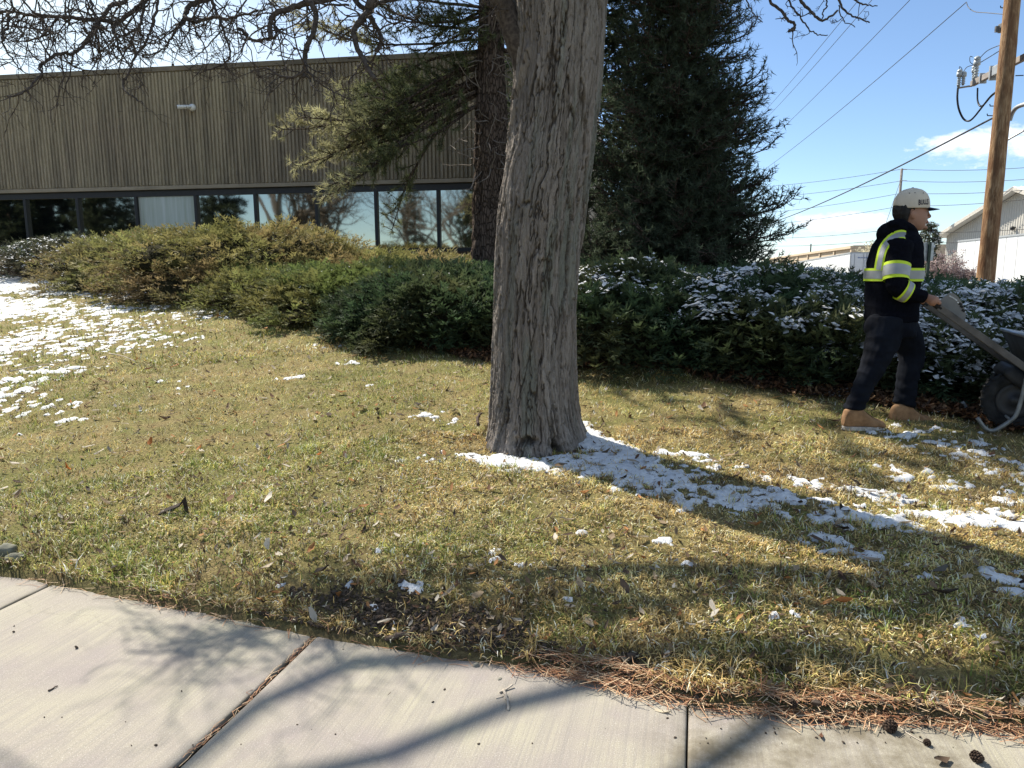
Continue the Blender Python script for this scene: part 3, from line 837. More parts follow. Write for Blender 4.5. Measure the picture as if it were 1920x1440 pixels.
    V_ = [  # photograph points, depth start/end, radius start/end, twigs
        ([(720, -40), (640, -8), (575, 5), (540, 17), (514, 27), (506, 52), (510, 72)], 5.05, 4.9, .026, .014, 12),
        ([(575, 2), (592, 22), (588, 60), (575, 92), (572, 122), (574, 136), (568, 144)], 4.9, 4.8, .019, .012, 9),
        ([(575, 130), (548, 145), (522, 141), (498, 128), (470, 135)], 4.8, 4.75, .010, .005, 7),
        ([(578, 135), (595, 152), (625, 172), (660, 188)], 4.8, 4.7, .006, .003, 5),
        ([(692, 18), (673, 42), (663, 58), (672, 92), (686, 122), (702, 150)], 5.0, 4.85, .022, .014, 8),
        ([(655, -30), (668, 5), (690, 22), (705, 50), (716, 75), (706, 98)], 5.2, 5.0, .020, .010, 10),
        ([(692, 18), (715, 4), (760, -6), (800, -30)], 5.0, 5.2, .016, .010, 6),
        ([(705, 20), (740, 45), (775, 18), (800, 0)], 5.0, 5.1, .006, .003, 6),
        ([(655, 10), (610, 8), (570, -2), (520, -20)], 5.0, 4.9, .008, .006, 6),
        ([(300, -25), (270, 4), (247, 22), (220, 41), (188, 37), (158, 37), (132, 33), (105, 31), (70, 31), (45, 26), (22, 21), (-8, 25), (-60, 40)], 5.4, 4.9, .017, .008, 26),
        ([(262, -25), (232, 3), (212, 8), (204, 16), (190, 35), (182, 44), (172, 66), (154, 88), (136, 100), (108, 102), (88, 114), (75, 124), (76, 140), (62, 157), (40, 176), (12, 182)], 5.5, 4.6, .017, .006, 22),
        ([(158, -20), (170, 5), (178, 30), (186, 52), (196, 76), (203, 90), (206, 118)], 5.0, 4.8, .008, .004, 7),
        ([(272, -10), (268, 20), (264, 40), (255, 58), (243, 85), (232, 103), (221, 134)], 5.3, 5.0, .011, .004, 9),
        ([(302, -20), (292, 20), (286, 48), (280, 66), (267, 88), (253, 106), (245, 128), (233, 152), (235, 170), (250, 182), (268, 194)], 5.2, 4.7, .010, .004, 14),
        ([(400, -25), (392, -4), (357, 10), (350, 22), (347, 32), (356, 38), (366, 40), (386, 36), (408, 31), (426, 35), (452, 29), (482, 20)], 5.4, 5.0, .020, .007, 16),
        ([(348, 36), (338, 48), (327, 60), (319, 76), (308, 90), (288, 100), (265, 106)], 5.35, 5.1, .011, .004, 12),
        ([(394, -6), (402, 14), (412, 38), (422, 66), (432, 96), (423, 118), (395, 130), (375, 137)], 5.4, 5.0, .012, .004, 12),
        ([(218, 44), (213, 58), (218, 73), (223, 92), (231, 106), (245, 126)], 5.2, 5.0, .011, .004, 9),
        ([(15, 24), (15, 47), (4, 70), (14, 98), (32, 122), (48, 137)], 4.9, 4.7, .009, .003, 9),
        ([(107, 34), (93, 52), (78, 67), (50, 77), (12, 78)], 5.0, 4.8, .008, .003, 8),
        ([(93, 52), (94, 72), (85, 100), (86, 135)], 4.9, 4.8, .006, .003, 5),
        ([(447, 54), (460, 62), (466, 72), (482, 76), (505, 72)], 5.1, 5.0, .013, .008, 4),
        ([(470, -10), (440, 30), (400, 75), (375, 100), (352, 118)], 5.4, 5.2, .006, .003, 8),
        ([(140, -10), (160, 40), (200, 52), (240, 45)], 5.2, 5.0, .005, .003, 6),
        ([(35, -10), (60, 20), (85, 28), (120, 32)], 5.0, 5.0, .007, .004, 6),
        ([(1495, -30), (1500, -2), (1517, 19), (1535, 35), (1548, 36), (1571, 19)], 4.95, 4.8, .012, .006, 3),
        ([(1440, -20), (1446, 5), (1464, 19), (1476, 36), (1489, 46), (1488, 55), (1479, 59)], 5.0, 4.85, .010, .009, 3),
        ([(1470, -15), (1482, 6), (1492, 22), (1508, 42), (1519, 57), (1534, 65), (1552, 66)], 4.95, 4.8, .007, .003, 2),
        ([(1566, -15), (1574, 2), (1581, 17), (1594, 28), (1612, 35), (1631, 42)], 4.9, 4.8, .008, .004, 2),
        ([(1590, -12), (1606, 3), (1622, 9), (1645, 12)], 4.9, 4.8, .008, .003, 1),
        ([(1396, -15), (1402, 8), (1417, 30), (1430, 42)], 5.0, 4.9, .005, .003, 3),
        ([(1573, 10), (1575, 25), (1583, 39), (1605, 50)], 4.85, 4.75, .004, .0025, 1),
        ([(1545, -10), (1551, 12), (1542, 22), (1543, 34)], 4.9, 4.85, .005, .004, 1),
        ([(1340, -12), (1352, 5), (1362, 12), (1372, 20)], 5.1, 5.0, .004, .0025, 2),
    ]
    for pts, d0, d1, r0, r1, tn in V_:
        right = pts[0][0] > 1300
        limb(pxl(pts, d0, d1), r0, r1, tn if right else int(tn * 1.5), (0.05, 0.16) if right else (0.10, 0.40), wig=.003)
    # more fine hanging shoots over the sky at the upper left
    for _ in range(70):
        u = rng.uniform(-30, 520); v = rng.uniform(-30, 60)
        d = rng.normal(0, 1, 3); d[1] *= 0.4; d[2] -= 0.6; d /= np.linalg.norm(d)
        twig(np.array(at_(u, v, rng.uniform(4.7, 5.5))), d, rng.uniform(.25, .6), rng.uniform(.0032, .0055))
    # the crown above the picture, whose shadow falls on the lawn and pavement
    def okz(p): return p[2] > 1.75 + 0.405 * max(0, p[1])
    def grow(p, d, r, L, lvl, top_lvl=3):
        P = [np.array(p)]; d = np.array(d, float)
        n = 6
        for i in range(n):
            d = d + rng.normal(0, 0.17, 3); d[2] += 0.05 if lvl < 2 else -0.02; d /= np.linalg.norm(d)
            q = P[-1] + d * L / n
            if not okz(q): d[2] = abs(d[2]) + 0.3; d /= np.linalg.norm(d); q = P[-1] + d * L / n
            P.append(q)
        if lvl <= 2:
            V, F = tube_np(P, np.linspace(r, r * 0.6, len(P)), 7 if lvl < 2 else 5)
            mesh_np('branch', V, F, tw, root, True) if lvl <= 1 else crown.add(V, F)
        else:
            crown.tube(P, np.linspace(r, r * 0.5, len(P)), 4, cap=False)
        if lvl < top_lvl:
            for q in range(4 if lvl < 2 else 3):
                i = rng.integers(2, len(P))
                dd = rng.normal(0, 1, 3); dd -= d * (dd @ d); dd = dd / np.linalg.norm(dd) * rng.uniform(.5, .9) + d
                dd[2] = dd[2] * 0.8 + 0.06
                grow(P[i], dd / np.linalg.norm(dd), r * rng.uniform(.42, .58), L * rng.uniform(.55, .75), lvl + 1, top_lvl)
    crown = MB()
    for az, elv, L, r, tl_ in ((2.75, .55, 2.6, .11, 2), (3.5, .75, 2.5, .11, 2), (0.2, .8, 2.4, .11, 1), (1.4, .9, 2.4, .11, 1), (2.42, .66, 6.2, .085, 3), (2.15, .76, 6.0, .08, 3), (2.75, .6, 5.2, .07, 2)):
        d = np.array((math.cos(az) * math.cos(elv), math.sin(az) * math.cos(elv), math.sin(elv)))
        grow(T + d * 0.05 - np.array((0, 0, .1)), d, r, L, 0, tl_)
    tag(crown.build('crown', tw, root, True), kind='stuff')
    tag(twigs.build('twigs', tw, root, False), kind='stuff')
build_big_tree()
# ================================================================== evergreens and junipers
def foliage_material(name, amt=0.25, rough=0.75):
    m = Mat(name, rough, 0.25)
    c = m.attr('Col')
    n = m.noise(1.4, 3)
    c2 = m.mix(m.math('MULTIPLY', m.ramp(n, [(0.35, 0), (0.65, 1)]), 0.35), c, m.mix(1.0, c, (0.75, 0.62, 0.5), 'MULTIPLY'))
    m.col(c2); m.translucent(c2, amt)
    return m.m
PINE_MAT = foliage_material('pine_needles_green', 0.42)
JUN_MAT = foliage_material('juniper_foliage', 0.34)
PINE_BARK = None
def pine_bark():
    global PINE_BARK
    if PINE_BARK is None:
        m = Mat('scaly_red_brown_bark', 0.95, 0.1)
        a = m.vor(24, m.map((1, 1, 0.30)), 'DISTANCE_TO_EDGE')
        n = m.noise(30, 5, 0.7, m.map((1, 1, 0.3)))
        c = m.mix(m.ramp(a, [(0.0, 0.25), (0.16, 1)]), (0.045, 0.034, 0.028), m.mix(n, (0.075, 0.055, 0.046), (0.17, 0.13, 0.108)))
        m.col(c); m.bump(m.math('ADD', m.ramp(a, [(0.0, 0), (0.12, 1)]), n), 1.0, 0.03)
        PINE_BARK = m.m
    return PINE_BARK

def unit(v): return v / (np.linalg.norm(v, axis=-1, keepdims=True) + 1e-9)
def needles(P, D, n, length, width, spread, rng, col, cvar=0.25, tipcol=None):
    """fans of n thin needles round each tuft axis D at P; one triangle each"""
    m = len(P)
    P = np.repeat(P, n, 0); D = np.repeat(D, n, 0)
    base = P + D * rng.uniform(-0.3, 0.7, (m * n, 1)) * length
    d = unit(D * (1 - spread) + rng.normal(0, 1, (m * n, 3)) * spread * 0.75)
    L = length * rng.uniform(.65, 1.15, (m * n, 1))
    sd = unit(np.cross(d, rng.normal(0, 1, (m * n, 3)))) * width / 2
    V = np.stack([base - sd, base + sd, base + d * L], 1).reshape(-1, 3)
    k = np.repeat(col * (1 + rng.normal(0, cvar, (m, 1))), n, 0)[:, None, :] * (1 + rng.normal(0, 0.15, (m * n, 1, 1)))
    C = np.repeat(np.clip(k, 0.005, 1), 3, 1).reshape(-1, 3)
    F = np.arange(len(V)).reshape(-1, 3)
    return V, F, C

def conifer_branch(p0, d0, L, rng, out, limbs, r0, droop=0.25, upturn=0.5, fan=0.45, step=0.15, sub=0.5, flat=0.5, start=0.25):
    """adds limb tube; out collects tuft positions and directions"""
    n = 9
    P = [np.array(p0, float)]; d = np.array(d0, float); d /= np.linalg.norm(d)
    for i in range(n):
        k = i / n
        d = d + np.array((0, 0, -droop * (1 - k) * 0.35 + upturn * k * 0.35)) + rng.normal(0, 0.07, 3)
        d /= np.linalg.norm(d); P.append(P[-1] + d * L / n)
    P = np.array(P)
    limbs.tube(P, np.linspace(r0, r0 * 0.25, len(P)), 6)
    T = np.gradient(P, axis=0); T = unit(T)
    m = max(3, int(L * (1 - start) / step))
    for k in np.linspace(start, 1.0, m):
        x = k * n; i = min(n - 1, int(x)); p = P[i] + (P[i + 1] - P[i]) * (x - i); t = T[i]
        side = np.cross(t, (0, 0, 1.0)); side /= np.linalg.norm(side) + 1e-9
        for s in (-1, 1):
            l = sub * L * (1.05 - k) * rng.uniform(.6, 1.1) + 0.14
            dd = t * rng.uniform(.5, .9) + side * s * rng.uniform(.5, 1.0) + np.array((0, 0, rng.normal(0.08, 0.30) * (1 - flat) * 2))
            dd /= np.linalg.norm(dd)
            q = p.copy(); nn = max(2, int(l / 0.085))
            pts = [q]
            for a in range(nn):
                dd = dd + np.array((0, 0, 0.10 * upturn)) + rng.normal(0, 0.10, 3); dd /= np.linalg.norm(dd)
                q = q + dd * l / nn; pts.append(q)
                if a > nn * 0.15: out.append((q, dd))
            limbs.tube([pts[0], pts[len(pts) // 2], pts[-1]], [.010, .007, .004], 3, cap=False)
    out.append((P[-1], T[-1]))

def taper_trunk(b, p, h, r0, r1, n=16, lean=(0, 0)):
    k = np.linspace(0, 1, 14)
    P = np.stack([p[0] + lean[0] * k, p[1] + lean[1] * k, p[2] + h * k], -1)
    b.tube(P, r0 + (r1 - r0) * k + 0.35 * r0 * np.exp(-k * 30), n)

def pine_near():
    """the pine whose trunk stands just left of the big bare trunk"""
    Y = 12.6
    rng = np.random.default_rng(31)
    b0 = on_y(906, 470, Y); gx, gz = b0.x, float(zg(b0.x, Y))
    root = empty('pine_tree', (gx, Y, gz))
    tag(root, 'tall pine with scaly red-brown trunk and long low boughs hanging across the concrete fascia', 'tree')
    tb = MB()
    top = on_y(925, 0, Y)
    k = np.linspace(0, 1, 22); zz = gz - 0.1 + (16.6 - gz) * k
    pr = np.array([(480, 885, 946), (400, 886, 944), (300, 890, 950), (230, 892, 950), (160, 894, 946), (80, 897, 944), (0, 900, 940)])
    pz = np.array([on_y(900, v, Y).z for v in pr[:, 0]]); pxm = np.array([(on_y(l, v, Y).x + on_y(r, v, Y).x) / 2 for v, l, r in pr]); prr = np.array([(on_y(r, v, Y).x - on_y(l, v, Y).x) / 2 for v, l, r in pr])
    X = np.interp(zz, pz, pxm); R = np.interp(zz, pz, prr) * np.clip(1 - (zz - 6.5) / 11, 0.12, 1)
    th = np.linspace(0, 2 * np.pi, 72, endpoint=False)
    zf = np.linspace(zz[0], zz[-1], 240); Xf = np.interp(zf, zz, X); Rf = np.interp(zf, zz, R)
    TH, ZZ = np.meshgrid(th, zf)
    rel = 0.05 * sstep(0.0, 0.25, np.abs(vnoise(np.cos(TH) * 3.2, np.sin(TH) * 3.2, ZZ * 2.6))) + 0.02 * vnoise(np.cos(TH) * 9, np.sin(TH) * 9, ZZ * 8)
    RR = Rf[:, None] + (rel - 0.04) * np.clip(Rf[:, None] / 0.25, 0.2, 1)
    V = np.stack([Xf[:, None] + RR * np.cos(TH), Y + RR * np.sin(TH), ZZ], -1).reshape(-1, 3)
    ny, nx = TH.shape
    i = np.arange(ny - 1)[:, None] * nx; j = np.arange(nx)[None]
    mesh_np('trunk', V, [np.stack([i + j, i + (j + 1) % nx, i + nx + (j + 1) % nx, i + nx + j], -1).reshape(-1, 4)], pine_bark(), root, True)
    limbs = MB(); out = []
    # (start pixel on trunk, target pixel, depth of the end, length factor, sub)
    boughs = [
        ((900, 192), (640, 285), 12.9, .036), ((898, 120), (575, 235), 12.4, .045), ((898, 118), (660, 190), 13.8, .03), ((897, 112), (700, 95), 13.4, .03),
        ((900, 190), (720, 255), 12.2, .03), ((900, 150), (760, 180), 12.6, .03), ((898, 100), (640, 60), 13.2, .03), ((905, 60), (730, 20), 12.8, .03),
        ((905, 50), (790, 60), 12.0, .03), ((910, 40), (850, 45), 12.2, .03), ((910, 20), (650, -30), 13.0, .03), ((915, 10), (940, 60), 12.4, .03),
        ((900, 110), (610, 160), 12.0, .03), ((930, 95), (985, 120), 13.0, .03), ((905, 100), (800, 130), 12.9, .03), ((905, 75), (560, 70), 13.6, .025),
        ((930, 60), (1010, 30), 13.4, .03), ((905, 140), (560, 270), 12.8, .03), ((905, 150), (600, 215), 13.3, .03),
        ((905, 60), (870, 60), 12.0, .03), ((905, 20), (780, 25), 13.0, .03), ((905, 30), (700, 50), 12.2, .03), ((912, 15), (880, 15), 12.4, .03),
        ((905, 90), (830, 95), 13.2, .02), ((900, 125), (690, 140), 12.6, .02), ((900, 170), (690, 225), 13.2, .02)]
    for (u0, v0), (u1, v1), dep, r in boughs:
        a = np.array(on_y(u0 + 15, v0, Y)); e = np.array(at(u1, v1, dep * 0.93))
        L = np.linalg.norm(e - a)
        d = (e - a) / L + np.array((0, 0, 0.06))
        conifer_branch(a, d, L * 1.02, rng, out, limbs, r, droop=0.35, upturn=0.38, step=0.10, sub=0.30, flat=0.15, start=0.42 if L > 2 else .2)
    for u1, v1 in ((545, 250), (530, 235), (575, 300), (600, 320), (560, 215), (620, 150), (650, 240), (590, 265), (615, 295), (640, 205)):
        a = np.array(on_y(912, 150 + 20 * rng.random(), Y)); e = np.array(at(u1, v1, rng.uniform(11.0, 12.2))); L = np.linalg.norm(e - a)
        conifer_branch(a, (e - a) / L + np.array((0, 0, .06)), L * 1.02, rng, out, limbs, .03, droop=.35, upturn=.38, step=.09, sub=.22, flat=.15, start=.55)
    for z_ in np.arange(6.9, 16.4, 0.50):                 # upper whorls, above the picture
        for q in range(6):
            az = rng.uniform(0, 6.28); L = min(4.1, (17.0 - z_) * 0.60 + 0.4)
            conifer_branch((np.interp(z_, zz, X), Y, z_), (math.cos(az), math.sin(az), .15), L * rng.uniform(.8, 1.1), rng, out, limbs, 0.045, step=0.36, sub=0.32)
    P = np.array([o[0] for o in out]); D = np.array([o[1] for o in out])
    hi = P[:, 2] > 6.7
    lx = P[~hi][:, 0]; dry = sstep(-1.9, -3.4, lx + .35 * vnoise(lx * 2, P[~hi][:, 2] * 2))[:, None]  # weight of sunlight painted into the left bough tips, not dryness
    cN = np.array((0.125, 0.145, 0.07)) * (1 - dry) + np.array((0.36, 0.35, 0.20)) * dry  # needle colour turns paler and yellower leftwards to look sunlit
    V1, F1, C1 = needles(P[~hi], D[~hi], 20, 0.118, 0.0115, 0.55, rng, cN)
    V2, F2, C2 = needles(P[hi], D[hi], 8, 0.27, 0.065, 0.55, rng, np.array((0.075, 0.10, 0.05)))
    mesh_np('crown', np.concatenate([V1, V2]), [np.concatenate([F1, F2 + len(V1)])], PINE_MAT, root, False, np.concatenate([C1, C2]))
    limbs.build('limbs', pine_bark(), root, True)
    # dead grey twigs bristling round the trunk
    dt = MB()
    for _ in range(120):
        z_ = rng.uniform(3.2, 6.2); az = rng.uniform(0, 6.28)
        p = np.array((np.interp(z_, zz, X), Y, z_)) + np.array((math.cos(az), math.sin(az), 0)) * .25
        d = np.array((math.cos(az), math.sin(az), rng.normal(-.1, .3)))
        L = rng.uniform(.3, 1.1); pts = [p]
        for i in range(5):
            d = d + rng.normal(0, .25, 3); d /= np.linalg.norm(d); pts.append(pts[-1] + d * L / 5)
        dt.tube(pts, np.linspace(.011, .004, 6), 4, cap=False)
    dt.build('dead_twigs', simple('dead_twig_grey', (0.19, 0.165, 0.15), 0.9), root)

def fir_right():
    """the dense dark evergreen right of the big trunk"""
    Y = 13.2
    rng = np.random.default_rng(33)
    base = on_y(1262, 470, Y); gx = base.x; gz = float(zg(gx, Y))
    root = empty('evergreen_tree', (gx, Y, gz))
    tag(root, 'dense dark evergreen with upturned branch tips rising behind the snowy junipers', 'tree')
    tb = MB(); taper_trunk(tb, (gx, Y, gz - .1), 12.5 - gz, 0.22, 0.04); tb.build('trunk', pine_bark(), root, True)
    limbs = MB(); out = []
    # silhouette on the right: pixel row -> pixel column of the branch tips
    rowv = np.array([-150, 0, 50, 120, 155, 200, 265, 300, 340, 400, 440, 470])
    edge = np.array([1380, 1392, 1408, 1390, 1428, 1418, 1442, 1412, 1430, 1484, 1498, 1440])
    ez = np.array([on_y(1300, v, Y).z for v in rowv])[::-1]
    er = np.array([on_y(u, v, Y).x - gx for u, v in zip(edge, rowv)])[::-1]
    for z_ in np.arange(gz + 0.35, 12.6, 0.22):
        Lmax = float(np.interp(z_, ez, er)) if z_ < 7.3 else (13.2 - z_) * 0.33 + 0.25
        nb = 17 if z_ < 7.3 else 6
        a0 = rng.uniform(0, 6.28)
        for q in range(nb):
            az = a0 + q * 6.283 / nb + rng.normal(0, 0.18)
            L = Lmax * rng.uniform(.66, 1.12)
            if math.cos(az) < -0.2: L *= 0.95
            if abs(math.sin(az)) > 0.8: L *= 0.85
            if z_ > 5 and q % 2 and rng.random() < .45: continue
            conifer_branch((gx, Y, z_ - 0.10 * L), (math.cos(az), math.sin(az), .02), L, rng, out, limbs, 0.028,
                           droop=0.22, upturn=0.55, step=0.135 if z_ < 7.3 else 0.25, sub=0.46, flat=0.25, start=0.10)
    P = np.array([o[0] for o in out]); D = np.array([o[1] for o in out])
    hi = P[:, 2] > 6.9
    D = unit(D + np.array((0, 0, .25)))
    V1, F1, C1 = needles(P[~hi], D[~hi], 11, 0.118, 0.0155, 0.56, rng, np.array((0.072, 0.097, 0.062)))
    V2, F2, C2 = needles(P[hi], D[hi], 9, 0.22, 0.05, 0.5, rng, np.array((0.05, 0.075, 0.042)))
    mesh_np('crown', np.concatenate([V1, V2]), [np.concatenate([F1, F2 + len(V1)])], PINE_MAT, root, False, np.concatenate([C1, C2]))
    limbs.build('limbs', pine_bark(), root, True)
    # a second, smaller evergreen further back fills the space behind the bare trunk
    rng = np.random.default_rng(35)
    x2, y2 = 1.5, 15.6; g2 = float(zg(x2, y2))
    r2 = empty('evergreen_tree', (x2, y2, g2))
    tag(r2, 'slimmer evergreen half hidden between the big bare trunk and the dark evergreen', 'tree')
    tb = MB(); taper_trunk(tb, (x2, y2, g2 - .1), 9.5, 0.16, 0.03); tb.build('trunk', pine_bark(), r2, True)
    limbs = MB(); out = []
    for z_ in np.arange(3.1, 10.4, 0.34):
        for q in range(7):
            az = rng.uniform(0, 6.28); L = min(1.9, (11.4 - z_) * 0.36) * rng.uniform(.75, 1.05)
            conifer_branch((x2, y2, z_), (math.cos(az), math.sin(az), .1), L, rng, out, limbs, 0.022, step=0.2, sub=0.4, start=.2)
    P = np.array([o[0] for o in out]); D = np.array([o[1] for o in out])
    V1, F1, C1 = needles(P, D, 14, 0.15, 0.024, 0.55, rng, np.array((0.06, 0.082, 0.046)))
    mesh_np('crown', V1, [F1], PINE_MAT, r2, False, C1); limbs.build('limbs', pine_bark(), r2, True)

pine_near()
fir_right()

# ------------------------------------------------------------------ snow material
def snow_material():
    m = Mat('old_granular_snow', 0.75, 0.3)
    n = m.noise(90, 4, 0.7); n2 = m.noise(14, 4)
    c = m.mix(m.ramp(n2, [(0.3, 0), (0.7, 1)]), (0.62, 0.64, 0.67), (0.76, 0.77, 0.78))
    c = m.mix(m.math('MULTIPLY', m.ramp(m.noise(38, 5, 0.7), [(0.60, 0), (0.72, 1)]), 0.5), c, (0.35, 0.30, 0.22))
    m.col(c); m.bump(n, 0.9, 0.012)
    return m.m
SNOW = snow_material()

# ------------------------------------------------------------------ junipers: (x, y, rx, ry, height, kind, snow amount, label)
JUN_SPEC = [
    (-5.2, 13.05, 1.8, 1.25, 478, 'mixed', 0.03, 'olive juniper skirt at the lawn edge left of the bright green one'),
    (-2.75, 10.85, 1.3, 0.95, 508, 'green', 0.03, 'low green juniper tongue reaching out over the leaf litter'),
    (-7.7, 14.90, 1.7, 1.15, 476, 'mixed', 0.08, 'low juniper with bare reddish stems bordering the snowy left lawn'),
    (-1.0, 9.05, 1.2, 0.95, 540, 'dark', 0.02, 'low shaded juniper nearest the big trunk on its left side'),
    (-13.6, 19.18, 2.4, 1.82, 448, 'grey', 1.0, 'snow-covered low juniper at the far left under the dark windows'),
    (-10.4, 17.87, 2.3, 1.63, 436, 'grey', 0.55, 'juniper flecked with snow below the third dark window beside the white one'),
    (-8.0, 15.90, 2.0, 1.63, 425, 'mixed', 0.16, 'sunlit juniper with reddish bare stems at its foot below the pale blind window'),
    (-5.3, 14.29, 2.7, 2.02, 414, 'brown', 0.04, 'tallest juniper mound, brown-green in full sun, covering the lower windows'),
    (-3.7, 12.30, 1.7, 1.44, 488, 'green', 0.05, 'bright green juniper at the lawn edge below the brown-green mound'),
    (-2.4, 13.72, 2.5, 1.63, 464, 'brown', 0.0, 'brownish low juniper in front of the two rightmost reflecting windows'),
    (-2.2, 10.98, 1.6, 1.63, 484, 'green', 0.03, 'half-shaded green juniper at the corner where the sunlight ends'),
    (-0.85, 9.51, 1.35, 1.82, 494, 'dark', 0.03, 'deep-shaded juniper directly left of the big bare trunk'),
    (1.25, 8.45, 1.3, 1.92, 490, 'dark', 0.22, 'dark juniper with little snow directly right of the big bare trunk'),
    (2.65, 8.07, 1.35, 2.21, 504, 'dark', 0.62, 'dark juniper with scattered snow tufts under the dense evergreen'),
    (0.6, 11.84, 2.6, 1.54, 486, 'dark', 0.05, 'shaded juniper growing at the foot of the pine and evergreen trunks'),
    (4.15, 11.56, 1.9, 1.73, 500, 'dark', 0.85, 'snow-dusted juniper whose top meets the white trailer roofline'),
    (3.75, 7.74, 1.35, 2.21, 524, 'dark', 1.0, 'snowy juniper just left of the worker, behind his back'),
    (4.65, 7.04, 1.45, 2.02, 536, 'dark', 1.0, 'snowy juniper behind the legs of the worker'),
    (5.6, 6.62, 1.5, 1.92, 551, 'dark', 1.0, 'heavily snowed juniper behind the wheelbarrow handles'),
    (6.6, 7.71, 1.9, 1.92, 556, 'dark', 1.0, 'heavily snowed juniper at the right end below the utility pole'),
    (5.5, 9.68, 1.7, 1.54, 521, 'dark', 1.0, 'snowy juniper at the back of the bed below the trailers'),
]
def _jh(x, y, v):                                # height of the shrub's top above its foot, from the photograph row it reaches
    return max(0.20, EYE + (514 - v) / F_PX * y - float(zg(x, y)) - 0.08 - 0.011 * y)
JUN = [(x, y, rx, ry, _jh(x, y, v), k, sn, lab) for x, y, rx, ry, v, k, sn, lab in JUN_SPEC]
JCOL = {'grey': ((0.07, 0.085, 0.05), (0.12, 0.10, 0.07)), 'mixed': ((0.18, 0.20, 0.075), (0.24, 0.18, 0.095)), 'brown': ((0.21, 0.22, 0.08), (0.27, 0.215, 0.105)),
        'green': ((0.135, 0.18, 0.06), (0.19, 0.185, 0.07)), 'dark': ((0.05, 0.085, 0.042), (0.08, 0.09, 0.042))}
def dome_pt(J, th, ph, rng=None):
    """surface point and normal of a lumpy shrub envelope; th azimuth, ph 0..1 (rim..top)"""
    x, y, rx, ry, h = J[:5]
    el = ph * np.pi / 2
    ce, se = np.cos(el) ** 0.7, np.sin(el)
    k = 1 + 0.20 * vnoise(np.cos(th) * 2.2 + x * 3, np.sin(th) * 2.2 + y, ph * 2.5) + 0.09 * vnoise(np.cos(th) * 6 + x, np.sin(th) * 6, ph * 6)
    px = x + rx * ce * np.cos(th) * k; py = y + ry * ce * np.sin(th) * k
    gz = zg(px, py)
    ztop = zg(x, y) + h
    hl = np.clip(ztop - gz, 0.14, None)
    pz = gz + hl * (0.10 + 0.90 * se) * (1 + 0.12 * vnoise(px * 1.9, py * 1.9, 2) + 0.07 * vnoise(px * 5, py * 5, 4))
    nrm = unit(np.stack([np.cos(th) * ce / rx, np.sin(th) * ce / ry, se / h * 0.8 + 0.05 + 0 * th], -1))
    return np.stack([px, py, pz], -1), nrm
def inside_other(P, me, tol=0.86):
    bad = np.zeros(len(P), bool)
    for q, J in enumerate(JUN):
        if q == me: continue
        x, y, rx, ry, h = J[:5]
        dz = (P[:, 2] - zg(P[:, 0], P[:, 1])) / h
        r = ((P[:, 0] - x) / rx) ** 2 + ((P[:, 1] - y) / ry) ** 2 + np.clip(dz, 0, None) ** 2
        bad |= r < tol ** 2 * 0.8
    return bad
def sprays(P, D, U, L, rng, col, near):
    """feathery juniper sprays: a stem with paired leaflets; quads only"""
    m = len(P)
    side = unit(np.cross(D, U)); U2 = np.cross(side, D)
    K = 6 if near else 4
    Vs, Cs = [], []
    for i in range(K):
        k = (i + 0.6) / K
        b = P + D * (L * k)[:, None] - U2 * (L * 0.28 * k * k)[:, None]
        for s in (-1, 1):
            ang = rng.uniform(0.5, 1.05, m)[:, None]
            d = unit(D * np.cos(ang) + side * s * np.sin(ang) + U2 * rng.normal(0.05, 0.28, (m, 1)))
            l = (L * (0.52 - 0.33 * k) * rng.uniform(.7, 1.25, m))[:, None] + 0.018
            w = 0.017 + 0.15 * l
            nrm = unit(U2 + rng.normal(0, 0.45, (m, 3)))
            sd = unit(np.cross(d, nrm)) * w * 0.5
            Vs.append(np.stack([b + d * l * .18 + sd, b + d * l, b + d * l * .18 - sd], 1))
            Cs.append(np.broadcast_to((col * (1 + 0.25 * (k - .4)))[:, None, :], (m, 3, 3)))
    tip = P + D * L[:, None] - U2 * (L * 0.28)[:, None]
    d = unit(D - U2 * 0.3); sd = side * 0.010
    Vs.append(np.stack([tip - d * 0.05 + sd, tip + d * 0.05, tip - d * .05 - sd], 1)); Cs.append(np.broadcast_to((col * 1.25)[:, None, :], (m, 3, 3)))
    V = np.concatenate(Vs).reshape(-1, 3); C = np.concatenate(Cs).reshape(-1, 3)
    return V, np.arange(len(V)).reshape(-1, 3), C
